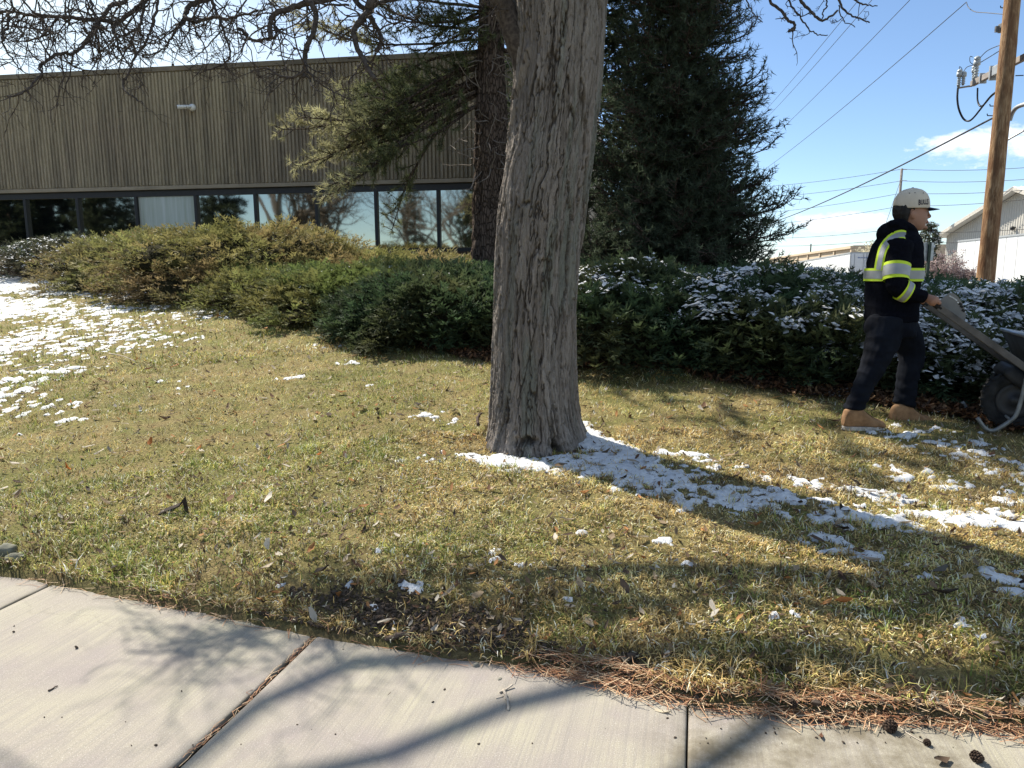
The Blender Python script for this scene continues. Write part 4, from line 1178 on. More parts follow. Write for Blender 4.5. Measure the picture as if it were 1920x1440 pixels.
def build_junipers():
    stem_m = simple('juniper_stems', (0.10, 0.062, 0.045), 0.95, 0.1, var=0.4, scale=25)
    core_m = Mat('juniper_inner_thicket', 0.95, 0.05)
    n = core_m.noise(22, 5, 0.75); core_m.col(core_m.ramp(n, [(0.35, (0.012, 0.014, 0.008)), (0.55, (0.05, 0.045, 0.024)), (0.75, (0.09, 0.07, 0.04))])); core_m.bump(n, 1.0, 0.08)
    for q, J in enumerate(JUN):
        x, y, rx, ry, h, kind, snow, label = J
        rng = np.random.default_rng(100 + q)
        root = empty('juniper_shrub', (x, y, float(zg(x, y))))
        tag(root, label, 'shrub', 'junipers along the building')
        dist = math.hypot(x, y)
        area = math.pi * (rx * ry + h * (rx + ry))
        den = 260 if dist < 10.5 else (180 if dist < 13 else 120)
        m = int(area * den)
        th = rng.uniform(0, 2 * np.pi, m); ph = 1 - np.sqrt(rng.uniform(0, 1, m)) if False else rng.uniform(0, 1, m) ** 1.25
        keep = (np.sin(th) < 0.45) | (ph > 0.35)
        th, ph = th[keep], ph[keep]
        P, Nn = dome_pt(J, th, ph)
        ctr = np.array((x, y, float(zg(x, y)) + h * 0.2))
        dep = rng.uniform(0, 1, len(P)) ** 2.0
        P = P + (ctr - P) * (0.26 * dep)[:, None]
        keep = ~inside_other(P, q); P, Nn, ph, th = P[keep], Nn[keep], ph[keep], th[keep]
        mm = len(P)
        horiz = np.stack([np.cos(th), np.sin(th), 0 * th], -1)
        D = unit(Nn * 0.55 + horiz * 0.55 + np.array((0, 0, 0.10)) + rng.normal(0, 0.40, (mm, 3)))
        U = unit(np.array((0, 0, 1.0)) + rng.normal(0, 0.25, (mm, 3)))
        L = rng.uniform(.11, .25, mm) * (1.0 if dist < 13 else 1.15)
        cA, cB = (np.array(c) for c in JCOL[kind])
        pat = np.clip(0.5 + 1.3 * fbm(P[:, 0] * 1.3, P[:, 1] * 1.3, P[:, 2] * 1.5, 3) + 0.35 * (0.35 - ph), 0, 1)
        if kind in ('brown', 'mixed'): pat = np.clip(pat + 0.05, 0, 1)
        col = cA * (1 - pat[:, None]) + cB * pat[:, None]
        col = np.clip(col * (1 + rng.normal(0, 0.2, (mm, 1))), 0.006, 1)
        V, F, C = sprays(P, D, U, L, rng, col, dist < 12.5)
        mesh_np('foliage', V, [F], JUN_MAT, root, False, C)
        # thicket inside and stems at the skirt
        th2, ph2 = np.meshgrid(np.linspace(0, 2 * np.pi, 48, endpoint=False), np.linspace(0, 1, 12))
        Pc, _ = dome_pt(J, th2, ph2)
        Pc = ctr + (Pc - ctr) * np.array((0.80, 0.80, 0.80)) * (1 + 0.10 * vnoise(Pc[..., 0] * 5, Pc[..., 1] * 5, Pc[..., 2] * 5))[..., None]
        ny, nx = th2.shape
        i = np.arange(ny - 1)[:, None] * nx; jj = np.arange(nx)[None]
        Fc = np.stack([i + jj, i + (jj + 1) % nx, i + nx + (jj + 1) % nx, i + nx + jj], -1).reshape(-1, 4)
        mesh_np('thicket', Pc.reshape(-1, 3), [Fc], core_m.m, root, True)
        sb = MB()
        for _ in range(46 if dist < 13 else 60):
            a = rng.uniform(np.pi * 0.95, 2.05 * np.pi)
            p = np.array((x + rx * .55 * math.cos(a), y + ry * .55 * math.sin(a), 0)); p[2] = float(zg(p[0], p[1]))
            e, _ = dome_pt(J, np.array([a + rng.normal(0, .3)]), np.array([rng.uniform(.05, .5)])); e = e[0]
            mid = (p + e) / 2 + rng.normal(0, .07, 3); e = p + (e - p) * rng.uniform(.7, 1.05)
            sb.tube(smooth_path([p, mid, e], 3), np.linspace(.012, .004, 7), 4, cap=False)
        sb.build('stems', stem_m, root)
        if snow > 0.02:
            m = int(area * (900 if dist < 11.5 else 320) * min(1, snow) ** 0.7)
            th = rng.uniform(0, 2 * np.pi, m); ph = rng.uniform(0.02, 1, m) ** 0.85
            P, Nn = dome_pt(J, th, ph)
            keep = (~inside_other(P, q, 0.88)) & ((np.sin(th) < 0.6) | (ph > .4))
            patch = 0.6 * fbm(P[:, 0] * 2.3, P[:, 1] * 2.3, P[:, 2] * 2.8, 3) + 0.55 * vnoise(P[:, 0] * 7, P[:, 1] * 7, P[:, 2] * 9)
            keep &= patch > (0.48 - 0.76 * min(1, snow) ** 0.6) - 0.10 * ph
            if kind == 'dark' and x < 3.2: keep &= (ph > 0.30)
            P = P[keep]; mm = len(P)
            if mm < 3: continue
            P = P + rng.normal(0, 0.025, P.shape) + np.array((0, 0, 0.075))
            yaw = th[keep] + rng.normal(0, .6, mm)
            A = np.stack([np.cos(yaw), np.sin(yaw), rng.normal(-.12, .16, mm)], -1); B = np.stack([-np.sin(yaw), np.cos(yaw), rng.normal(0, .18, mm)], -1)
            sz = rng.uniform(.2, .72, (mm, 1)) * (1.0 if kind == 'dark' else 0.75) * (0.8 if snow < .2 else 1)
            if snow < 0.2: sz = sz * 0.6
            ring = 6
            aa = np.linspace(0, 2 * np.pi, ring, endpoint=False)
            Vv = []
            for rr, zz in ((1.0, -0.002),):
                jit = 1 + rng.normal(0, .36, (mm, ring))
                Vv.append(P[:, None] + (A * 0.075 * sz)[:, None] * (np.cos(aa) * rr * jit)[..., None] + (B * 0.034 * sz)[:, None] * (np.sin(aa) * rr * jit)[..., None] + (np.array((0, 0, zz)) * sz)[:, None])
            Vv.append((P + np.array((0, 0, .026)) * sz)[:, None])
            V = np.concatenate(Vv, 1)                        # mm, 3*ring+1, 3
            nvp = ring + 1
            f3 = np.array([[k, (k + 1) % ring, ring] for k in range(ring)])
            off = (np.arange(mm) * nvp)[:, None, None]
            tag(mesh_np('snow', V.reshape(-1, 3), [(f3[None] + off).reshape(-1, 3)], SNOW, root, True), kind='stuff')
build_junipers()
# ================================================================== lawn: snow patches, grass, leaf litter, needles, clods
def capsule_field(pts):
    """pts: (u, v, radius m, weight) chained polyline of photograph pixels laid on the ground -> function of world x, y"""
    W = [(np.array(ground_at(u, v)[:2]), r, w) for u, v, r, w in pts]
    def f(x, y):
        x = np.asarray(x, float); y = np.asarray(y, float); out = np.zeros(x.shape)
        for (a, ra, wa), (b, rb, wb) in zip(W[:-1], W[1:]):
            d = b - a; l2 = d @ d + 1e-9
            t = np.clip(((x - a[0]) * d[0] + (y - a[1]) * d[1]) / l2, 0, 1)
            dist = np.hypot(x - a[0] - t * d[0], y - a[1] - t * d[1])
            out = np.maximum(out, (wa + (wb - wa) * t) * np.clip(1.5 - dist / (ra + (rb - ra) * t), 0, 1))
        return out
    return f
SNOW_NEAR = [capsule_field(p) for p in (
    [(840, 850, .06, .8), (890, 862, .09, 1.1), (950, 868, .12, 1.25), (1010, 872, .15, 1.3), (1070, 868, .22, 1.4), (1130, 868, .25, 1.4), (1220, 895, .24, 1.25), (1330, 925, .24, 1.1),
     (1450, 945, .22, 1.0), (1580, 965, .22, 0.95), (1720, 975, .18, 0.9), (1850, 975, .14, 0.95), (1990, 985, .16, 1.0)],
    [(1090, 800, .10, 1.3), (1110, 830, .16, 1.4), (1180, 855, .16, 1.2), (1300, 860, .13, 0.9), (1400, 880, .14, 0.85), (1550, 925, .14, .85), (1700, 940, .12, .85)],
    [(1500, 1010, .12, .8), (1620, 1045, .10, .6)],
    [(760, 872, .10, 0.55), (830, 868, .10, 0.72), (860, 862, .08, .85)],
    [(800, 780, .12, .5), (850, 790, .10, .52)],
    [(1870, 1085, .07, 1.0), (1960, 1090, .10, 1.1)], [(1900, 1115, .05, 1.0), (1990, 1125, .06, 1.0)],
    [(1500, 722, .18, .8), (1560, 730, .22, .85), (1610, 735, .14, .7)], [(1755, 770, .12, .85), (1830, 780, .14, .8)],
    [(1640, 800, .2, .58), (1850, 850, .3, .62), (1990, 880, .3, .65)],
    [(1650, 900, .2, .5), (1900, 930, .2, .7)],
    [(1780, 1160, .09, .62), (1840, 1190, .08, .5)], [(1220, 1015, .04, .8), (1250, 1020, .04, .7)], [(1250, 1055, .05, .6), (1290, 1060, .03, .6)],
    [(720, 1035, .07, .62), (790, 1050, .09, .62)], [(930, 1050, .09, .60), (985, 1060, .06, .6)], [(1095, 1000, .04, .6), (1130, 1010, .04, .5)],
    [(480, 910, .09, .52), (530, 905, .07, .55)], [(262, 1020, .035, .8), (275, 1024, .03, .8)], [(660, 1100, .05, .5), (780, 1108, .05, .55)], [(310, 870, .04, .7), (330, 872, .04, .6)])]
SNOW_LEFT = [capsule_field(p) for p in (
    [(-200, 520, 1.3, 1.25), (0, 528, 1.2, 1.3), (120, 535, 1.0, 1.2), (250, 552, .55, .95), (330, 562, .30, .75)],
    [(-200, 580, 1.2, 1.2), (0, 580, 1.1, 1.1), (80, 590, .7, .85), (180, 585, .6, .8), (270, 580, .4, .6)],
    [(-200, 690, 1.0, 1.15), (-60, 660, .8, 1.1), (20, 640, .6, .95), (90, 640, .5, .65)], [(-200, 760, .6, .9), (-20, 735, .5, .85), (60, 700, .3, .72), (150, 690, .2, .55)],
    [(60, 770, .25, .7), (140, 755, .2, .6)], [(30, 640, 1.0, .62), (260, 600, .9, .55), (420, 590, .4, .4)], [(-60, 790, .4, .75), (20, 760, .2, .6)],
    [(120, 660, .6, .62), (260, 640, .6, .5)])]
_rs = np.random.default_rng(14)
for _ in range(12):                                        # stray crumbs of frost left on the grass
    _u, _v = _rs.uniform(0, 760), _rs.uniform(600, 830); _r = _rs.uniform(.05, .16)
    SNOW_LEFT.append(capsule_field([(_u, _v, _r, _rs.uniform(.42, .55)), (_u + _rs.uniform(10, 40), _v + _rs.uniform(-4, 4), _r * .7, _rs.uniform(.4, .7))]))
for _ in range(16):
    _u, _v = _rs.uniform(520, 1900), _rs.uniform(930, 1200); _r = _rs.uniform(.02, .05)
    SNOW_NEAR.append(capsule_field([(_u, _v, _r, _rs.uniform(.55, .8)), (_u + _rs.uniform(8, 26), _v + _rs.uniform(-6, 6), _r * .8, _rs.uniform(.5, .75))]))
def snow_h(x, y, fields, near):
    m = np.zeros(np.shape(x))
    for f in fields: m = np.maximum(m, f(x, y))
    if not near: m = np.where(m > 0, m + 0.07, m)
    if near:
        n = 0.62 * fbm(x * 3.4, y * 3.4, 1, 3) + 0.55 * vnoise(x * 12, y * 12, 3) + 0.52 * vnoise(x * 27, y * 27, 5) + 0.40 * vnoise(x * 50, y * 50, 7)
    else:
        n = 0.35 * fbm(x * 1.5, y * 1.2, 1, 3) + 0.55 * vnoise(x * 9, y * 6, 3) + 0.75 * vnoise(x * 17, y * 11, 5) + 0.75 * vnoise(x * 31, y * 19, 7)
    return np.where(m > 0.02, m * 0.90 - (0.78 if near else 0.76) + n * (0.80 - (0.24 if near else 0.08) * np.clip(m - 0.8, 0, .8)), -1)
def snow_at(x, y):
    return np.maximum(snow_h(x, y, SNOW_NEAR, True), snow_h(x, y, SNOW_LEFT, False))

def build_snow():
    for (x0, x1, y0, y1, st, fields, near, lab) in ((-1.6, 4.4, 2.3, 6.6, 0.0175, SNOW_NEAR, True, 0), (-14, -1.0, 5.2, 19.5, 0.034, SNOW_LEFT, False, 1)):
        X, Y = np.meshgrid(np.arange(x0, x1, st), np.arange(y0, y1, st))
        J = RNG.uniform(-.3, .3, (2,) + X.shape) * st
        X = X + J[0]; Y = Y + J[1]
        h = snow_h(X, Y, fields, near)
        h = np.where(s_of(X, Y) < 0.04, -1, h)
        hh = np.clip(h, -0.05, 0.7)
        k = 0.020 if near else 0.022
        Z = zg(X, Y) + 0.006 + k * np.clip(hh, 0, .6) ** 0.8 * (0.85 + 0.3 * vnoise(X * 22, Y * 22, 8)) + 0.005 * vnoise(X * 60, Y * 60, 2) * (hh > 0.05) - 0.02 * (h < 0)
        ny, nx = X.shape
        i = np.arange(ny - 1)[:, None] * nx; j = np.arange(nx - 1)[None]
        F = np.stack([i + j, i + j + 1, i + nx + j + 1, i + nx + j], -1).reshape(-1, 4)
        hf = h.ravel()
        F = F[(hf[F] > 0.0).sum(1) >= 2]
        used, inv = np.unique(F, return_inverse=True)
        V = np.stack([X, Y, Z], -1).reshape(-1, 3)[used]
        o = mesh_np('snow', V, [inv.reshape(-1, 4)], SNOW, None, True)
        tag(o, ('crusty melting snow patch spreading from the foot of the big bare trunk to the right', 'thin broken snow cover over the upper left part of the lawn')[lab], 'snow', kind='stuff')
build_snow()

def grass_material():
    m = Mat('dry_winter_grass', 0.7, 0.25)
    c = m.attr('Col'); m.col(c); m.translucent(c, 0.28)
    return m.m
def build_grass():
    rng = np.random.default_rng(77)
    gm = grass_material()
    Vs, Fq, Ft, Cs = [], [], [], []
    nv = 0
    for (r0, r1, N, Lr, w, seg) in ((2.2, 5.2, 195000, (.020, .050), .0046, 2), (5.0, 9.0, 140000, (.026, .056), .0062, 1), (8.5, 21, 100000, (.04, .08), .013, 1)):
        r = r0 + (r1 - r0) * rng.uniform(0, 1, N) ** (0.9 if r0 < 8 else 1.2)
        a = rng.uniform(-0.82, 1.0, N)
        x, y = r * np.sin(a), r * np.cos(a)
        s = s_of(x, y); bd = bed_depth(x, y)
        sn = snow_at(x, y)
        soil = np.where(s < 3, soil_mask(x, y), 0)
        p = np.ones(N)
        p *= np.clip(1 - 1.1 * (soil > 0.40) * np.clip(soil * 1.3, 0, 0.93), 0.06, 1)
        p *= np.where(sn > 0.5, 0.22, np.where(sn > 0.25, 0.5, np.where(sn > 0, .9, 1)))
        p *= np.where(bd > -0.12, 0.10 * (bd < 0.4), 1)
        p *= (s > -0.015) & (np.hypot(x - .16, y - TREE_Y) > 0.33)
        thin = fbm(x * 2.1, y * 2.1, 4, 4)
        p *= np.clip(0.98 + 1.0 * thin + 0.35 * vnoise(x * 9, y * 9, 5), 0.14, 1)
        k = rng.uniform(0, 1, N) < p
        x, y, s, soil, thin = x[k], y[k], s[k], soil[k], thin[k]; n = len(x)
        z = zg(x, y)
        green = 0.5 + 0.95 * fbm(x * 0.75 + 4, y * 0.75, 2, 3) + 0.7 * fbm(x * 3.3, y * 3.3, 6, 3) + rng.normal(0, .26, n)
        green += 0.16 * (x < -0.8) - 0.30 * ((x > -0.9) & (y < 5.2)) - 0.12 * (x > 0.8)
        green += 0.20 * sstep(-1.0, -2.6, x) * sstep(6.0, 3.5, y)
        green = np.clip(green, 0, 1)
        warm = ((x > -1.1) & (y < 5.4))[:, None] * np.clip(0.6 + 0.8 * fbm(x * 2, y * 2, 12, 2), 0, 1)[:, None]
        straw = np.array((0.72, 0.59, 0.27)) * (1 - warm) + np.array((0.60, 0.41, 0.165)) * warm; straw2 = np.array((0.58, 0.42, 0.17)); gr = np.array((0.20, 0.255, 0.06)); olive = np.array((0.46, 0.43, 0.13))
        cs = 30.0 if r0 < 5 else (18.0 if r0 < 8 else 9.0)
        wx, wy = x * cs + 1.3 * vnoise(x * cs * .7, y * cs * .7, 1), y * cs + 1.3 * vnoise(x * cs * .7, y * cs * .7, 2)
        tuft_id = _hash(np.floor(wx), np.floor(wy), np.zeros(n)); tuft_v = _hash(np.floor(wx), np.floor(wy), np.ones(n))
        pick = np.where(rng.uniform(0, 1, n) < .72, tuft_id, rng.uniform(0, 1, n))[:, None]
        dry = np.where(pick < .5, straw, straw2)
        c = np.where(green[:, None] > 0.62, np.where(pick < .42, olive, gr), np.where((green[:, None] > 0.48) & (pick < .65), olive, dry))
        brown = (np.where(rng.uniform(0, 1, n) < .6, (tuft_id * 7.31) % 1.0, rng.uniform(0, 1, n)) < 0.15 + 0.08 * warm[:, 0] + 0.22 * (thin < -0.2) + .2 * (soil > .3))[:, None]
        c = np.where(brown, np.array((0.17, 0.115, 0.065)), c)
        pale = (rng.uniform(0, 1, n) < 0.17)[:, None]
        c = np.where(pale, np.array((0.78, 0.70, 0.48)), c)
        patch = 1.04 + 0.30 * fbm(x * 4.2, y * 4.2, 9, 2) + 0.25 * vnoise(x * 13, y * 13, 11) + 0.75 * (tuft_v - .5)
        c = np.clip(c * (patch[:, None] + rng.normal(0, .24, (n, 1))), 0.01, 0.85)
        az = rng.uniform(0, 2 * np.pi, n) + 0.9 * vnoise(x * 6, y * 6, 2)
        lean = np.clip(rng.normal(1.08, 0.34, n), 0.1, 1.5)                 # angle from upright
        lean = np.where(green > .62, lean * 0.78, lean)
        tuft = np.clip(1 + 0.6 * vnoise(x * 11, y * 11, 3), .5, 1.7)
        L = rng.uniform(*Lr, n) * tuft * np.where(s < 0.18, 1.5, 1.0)
        # overhanging fringe on the pavement edge leans out over the slab
        fr = (s < 0.08) & (rng.uniform(0, 1, n) < .7)
        az = np.where(fr, math.atan2(-E_N[1], -E_N[0]) + rng.normal(0, .7, n), az)
        h = np.stack([np.cos(az), np.sin(az), 0 * az], -1)
        up = np.array((0, 0, 1.0))
        d1 = h * np.sin(lean * .6)[:, None] + up * np.cos(lean * .6)[:, None]
        d2 = h * np.sin(np.minimum(lean * 1.35, 1.75))[:, None] + up * np.cos(np.minimum(lean * 1.35, 1.75))[:, None]
        sd = np.stack([-np.sin(az), np.cos(az), rng.normal(0, .35, n)], -1); sd = unit(sd) * (w * rng.uniform(.7, 1.3, n) / 2)[:, None]
        p0 = np.stack([x, y, z - 0.004], -1)
        p1 = p0 + d1 * (L * .5)[:, None]; p2 = p1 + d2 * (L * .55)[:, None]
        if seg == 2:
            V = np.stack([p0 - sd, p0 + sd, p1 + sd * .85, p1 - sd * .85, p2], 1).reshape(-1, 3)
            o = np.arange(n)[:, None] * 5 + nv
            Fq.append(o + np.array([[0, 1, 2, 3]])); Ft.append(o + np.array([[3, 2, 4]])); q = 5
        else:
            V = np.stack([p0 - sd, p0 + sd, p2 + sd * .2], 1).reshape(-1, 3)
            o = np.arange(n)[:, None] * 3 + nv
            Ft.append(o + np.array([[0, 1, 2]])); q = 3
        Vs.append(V); Cs.append(np.repeat(c, q, 0)); nv += len(V)
    o = mesh_np('grass', np.concatenate(Vs), [np.concatenate(Fq), np.concatenate(Ft)], gm, None, False, np.concatenate(Cs))
    tag(o, 'short matted winter lawn of straw yellow and green blades', 'grass', kind='stuff')
build_grass()

# ---- leaf shapes
def leaf_arrays(P, yaw, size, tilt, curl, rng):
    """curled oval leaves: 2x4 grid each"""
    m = len(P)
    uu = np.array([-1, -.1, 1.0]); ww = np.array([0.16, .44, 0.10])
    pts = []
    for u, w in zip(uu, ww):
        for s in (-1, 0, 1): pts.append((u, s * w, abs(s) * 1.0))
    pts = np.array(pts)
    loc = np.zeros((m, 9, 3))
    loc[:, :, 0] = pts[:, 0]; loc[:, :, 1] = pts[:, 1] * rng.uniform(.7, 1.2, (m, 1))
    loc[:, :, 2] = curl[:, None] * (pts[:, 0] ** 2 * 0.5 + (pts[:, 1] / .42) ** 2 * 0.32) + rng.normal(0, .08, (m, 9))
    loc[:, :, :2] += rng.normal(0, .10, (m, 9, 2))
    loc *= (size / 2)[:, None, None]
    R = np.zeros((m, 3, 3))
    c, s_ = np.cos(yaw), np.sin(yaw)
    t = tilt
    ct, st = np.cos(t), np.sin(t)
    R[:, 0, 0] = c * ct; R[:, 0, 1] = -s_; R[:, 0, 2] = c * st
    R[:, 1, 0] = s_ * ct; R[:, 1, 1] = c; R[:, 1, 2] = s_ * st
    R[:, 2, 0] = -st; R[:, 2, 2] = ct
    V = np.einsum('mij,mkj->mki', R, loc) + P[:, None]
    f = np.array([[r * 3 + k, r * 3 + k + 1, (r + 1) * 3 + k + 1, (r + 1) * 3 + k] for r in range(2) for k in range(2)])
    F = (f[None] + (np.arange(m) * 9)[:, None, None]).reshape(-1, 4)
    return V.reshape(-1, 3), F
def litter_material():
    m = Mat('dry_leaf', 0.8, 0.2)
    c = m.attr('Col'); n = m.noise(60, 4)
    c = m.mix(m.math('MULTIPLY', n, 0.5), c, m.mix(1.0, c, (0.45, 0.38, 0.35), 'MULTIPLY'))
    m.col(c); m.translucent(c, 0.2)
    return m.m
LEAF = litter_material()
def build_litter():
    rng = np.random.default_rng(55)
    # litter in the planting bed, thickest along its front edge
    N = 9000
    t = rng.uniform(0, len(BED_EDGE) - 1.001, N); i = t.astype(int); f = t - i
    p = BED_EDGE[i] * (1 - f)[:, None] + BED_EDGE[i + 1] * f[:, None]
    d = BED_EDGE[i + 1] - BED_EDGE[i]; d = d / np.linalg.norm(d, axis=1, keepdims=True)
    nrm = np.stack([-d[:, 1], d[:, 0]], -1)
    p = p + nrm * (rng.gamma(1.6, .26, N) - 0.16)[:, None]
    x, y = p[:, 0], p[:, 1]
    P = np.stack([x, y, zg(x, y) + 0.012 + rng.uniform(0, .03, N)], -1)
    cols = np.array([(0.17, 0.085, 0.045), (0.25, 0.13, 0.065), (0.11, 0.065, 0.04), (0.32, 0.20, 0.11), (0.07, 0.045, 0.032)])
    c = cols[rng.integers(0, 5, N)] * (1 + rng.normal(0, .2, (N, 1)))
    V, F = leaf_arrays(P, rng.uniform(0, 6.28, N), rng.uniform(.04, .085, N), rng.normal(0, .45, N), rng.uniform(.2, 1.2, N), rng)
    o = mesh_np('leaf_litter', V, [F], LEAF, None, True, np.repeat(np.clip(c, .01, 1), 9, 0))
    tag(o, 'brown leaf litter along the front of the juniper bed', 'leaf litter', kind='stuff')
    # small scraps all over the lawn
    N = 15000
    r = 2.4 + 10 * rng.uniform(0, 1, N) ** 1.3; a = rng.uniform(-.75, .75, N)
    x, y = r * np.sin(a), r * np.cos(a)
    k = (s_of(x, y) > 0.02) & (bed_depth(x, y) < 0) & (np.hypot(x - .16, y - TREE_Y) > .36)
    x, y = x[k], y[k]; n = len(x)
    P = np.stack([x, y, zg(x, y) + rng.uniform(.006, .034, n)], -1)
    cols = np.array([(0.42, 0.36, 0.28), (0.55, 0.50, 0.42), (0.18, 0.10, 0.06), (0.10, 0.065, 0.045), (0.34, 0.26, 0.17), (0.40, 0.20, 0.08), (0.06, 0.045, 0.035), (0.26, 0.18, 0.11)])
    c = cols[rng.integers(0, 8, n)] * (1 + rng.normal(0, .2, (n, 1)))
    V, F = leaf_arrays(P, rng.uniform(0, 6.28, n), rng.gamma(2.2, .010, n) * (1 + .02 * y), rng.normal(0, .4, n), rng.uniform(0, .9, n), rng)
    o = mesh_np('leaf_litter', V, [F], LEAF, None, True, np.repeat(np.clip(c, .01, 1), 9, 0))
    tag(o, 'scraps of dry leaf and bark strewn through the lawn grass', 'leaf litter', kind='stuff')
    # larger fallen leaves one can pick out
    spots = [('o', 366, 562, 'orange fallen leaf in a small pile where the upper left snow meets the juniper bed'), ('o', 430, 573, 'orange fallen leaf right of the leaf pile, at the foot of the bright green juniper'),
             ('o', 402, 741, 'orange fallen leaf alone in the middle of the left lawn'), ('o', 282, 837, 'orange-brown leaf low on the left lawn beside a scrap of snow'), ('o', 125, 886, 'orange leaf farthest left on the lawn'),
             ('o', 1205, 1063, 'orange fallen leaf standing in the grass between two small snow scraps near the pavement'), ('o', 1580, 1145, 'orange fallen leaf in the lit grass below the trunk shadow'),
             ('o', 375, 851, 'orange leaf just right of the orange-brown one on the left lawn'), ('o', 598, 865, 'orange leaf on the lawn left of the snow ring'),
             ('b', 398, 968, 'dark brown leaf on the lawn right of the upturned bark piece'), ('b', 1065, 975, 'dark brown curled leaf in the grass below the snow under the trunk'),
             ('b', 390, 705, 'dark leaf on the upper left lawn'), ('b', 1230, 985, 'dark brown leaf at the edge of the trunk shadow'), ('b', 630, 905, 'dark leaf in the branch shade left of the trunk'),
             ('p', 600, 1000, 'pale leaf in the branch shade on the lower lawn'), ('p', 1040, 950, 'large pale flat leaf on the grass below the tree foot'), ('p', 1635, 1065, 'pale leaf inside the trunk shadow near the right'),
             ('p', 1620, 1230, 'whitish leaf in the turf above the dirty right-hand slab'), ('p', 1890, 1205, 'tan leaf in the shade at the right edge of the lawn')]
    tone = {'o': (0.55, 0.20, 0.055), 'b': (0.10, 0.062, 0.042), 'p': (0.48, 0.40, 0.32)}
    for kind, u, v, lab in spots:
        g = ground_at(u, v)
        V, F = leaf_arrays(np.zeros((1, 3)), np.zeros(1), np.ones(1), np.zeros(1), np.array([rng.uniform(.3, 1.1)]), rng)
        o = mesh_np('fallen_leaf', V, [F], LEAF, None, True, np.tile(np.array(tone[kind]) * rng.uniform(.85, 1.15), (9, 1)))
        o.location = (g.x, g.y, float(zg(g.x, g.y)) + 0.034)
        sz = rng.uniform(.045, .07) * (0.8 + 0.05 * g.y)
        o.scale = (sz, sz, sz); o.rotation_euler = (rng.normal(0, .35), rng.normal(0, .35), rng.uniform(0, 6.28))
        tag(o, lab, 'leaf', 'fallen leaves on the lawn')
build_litter()

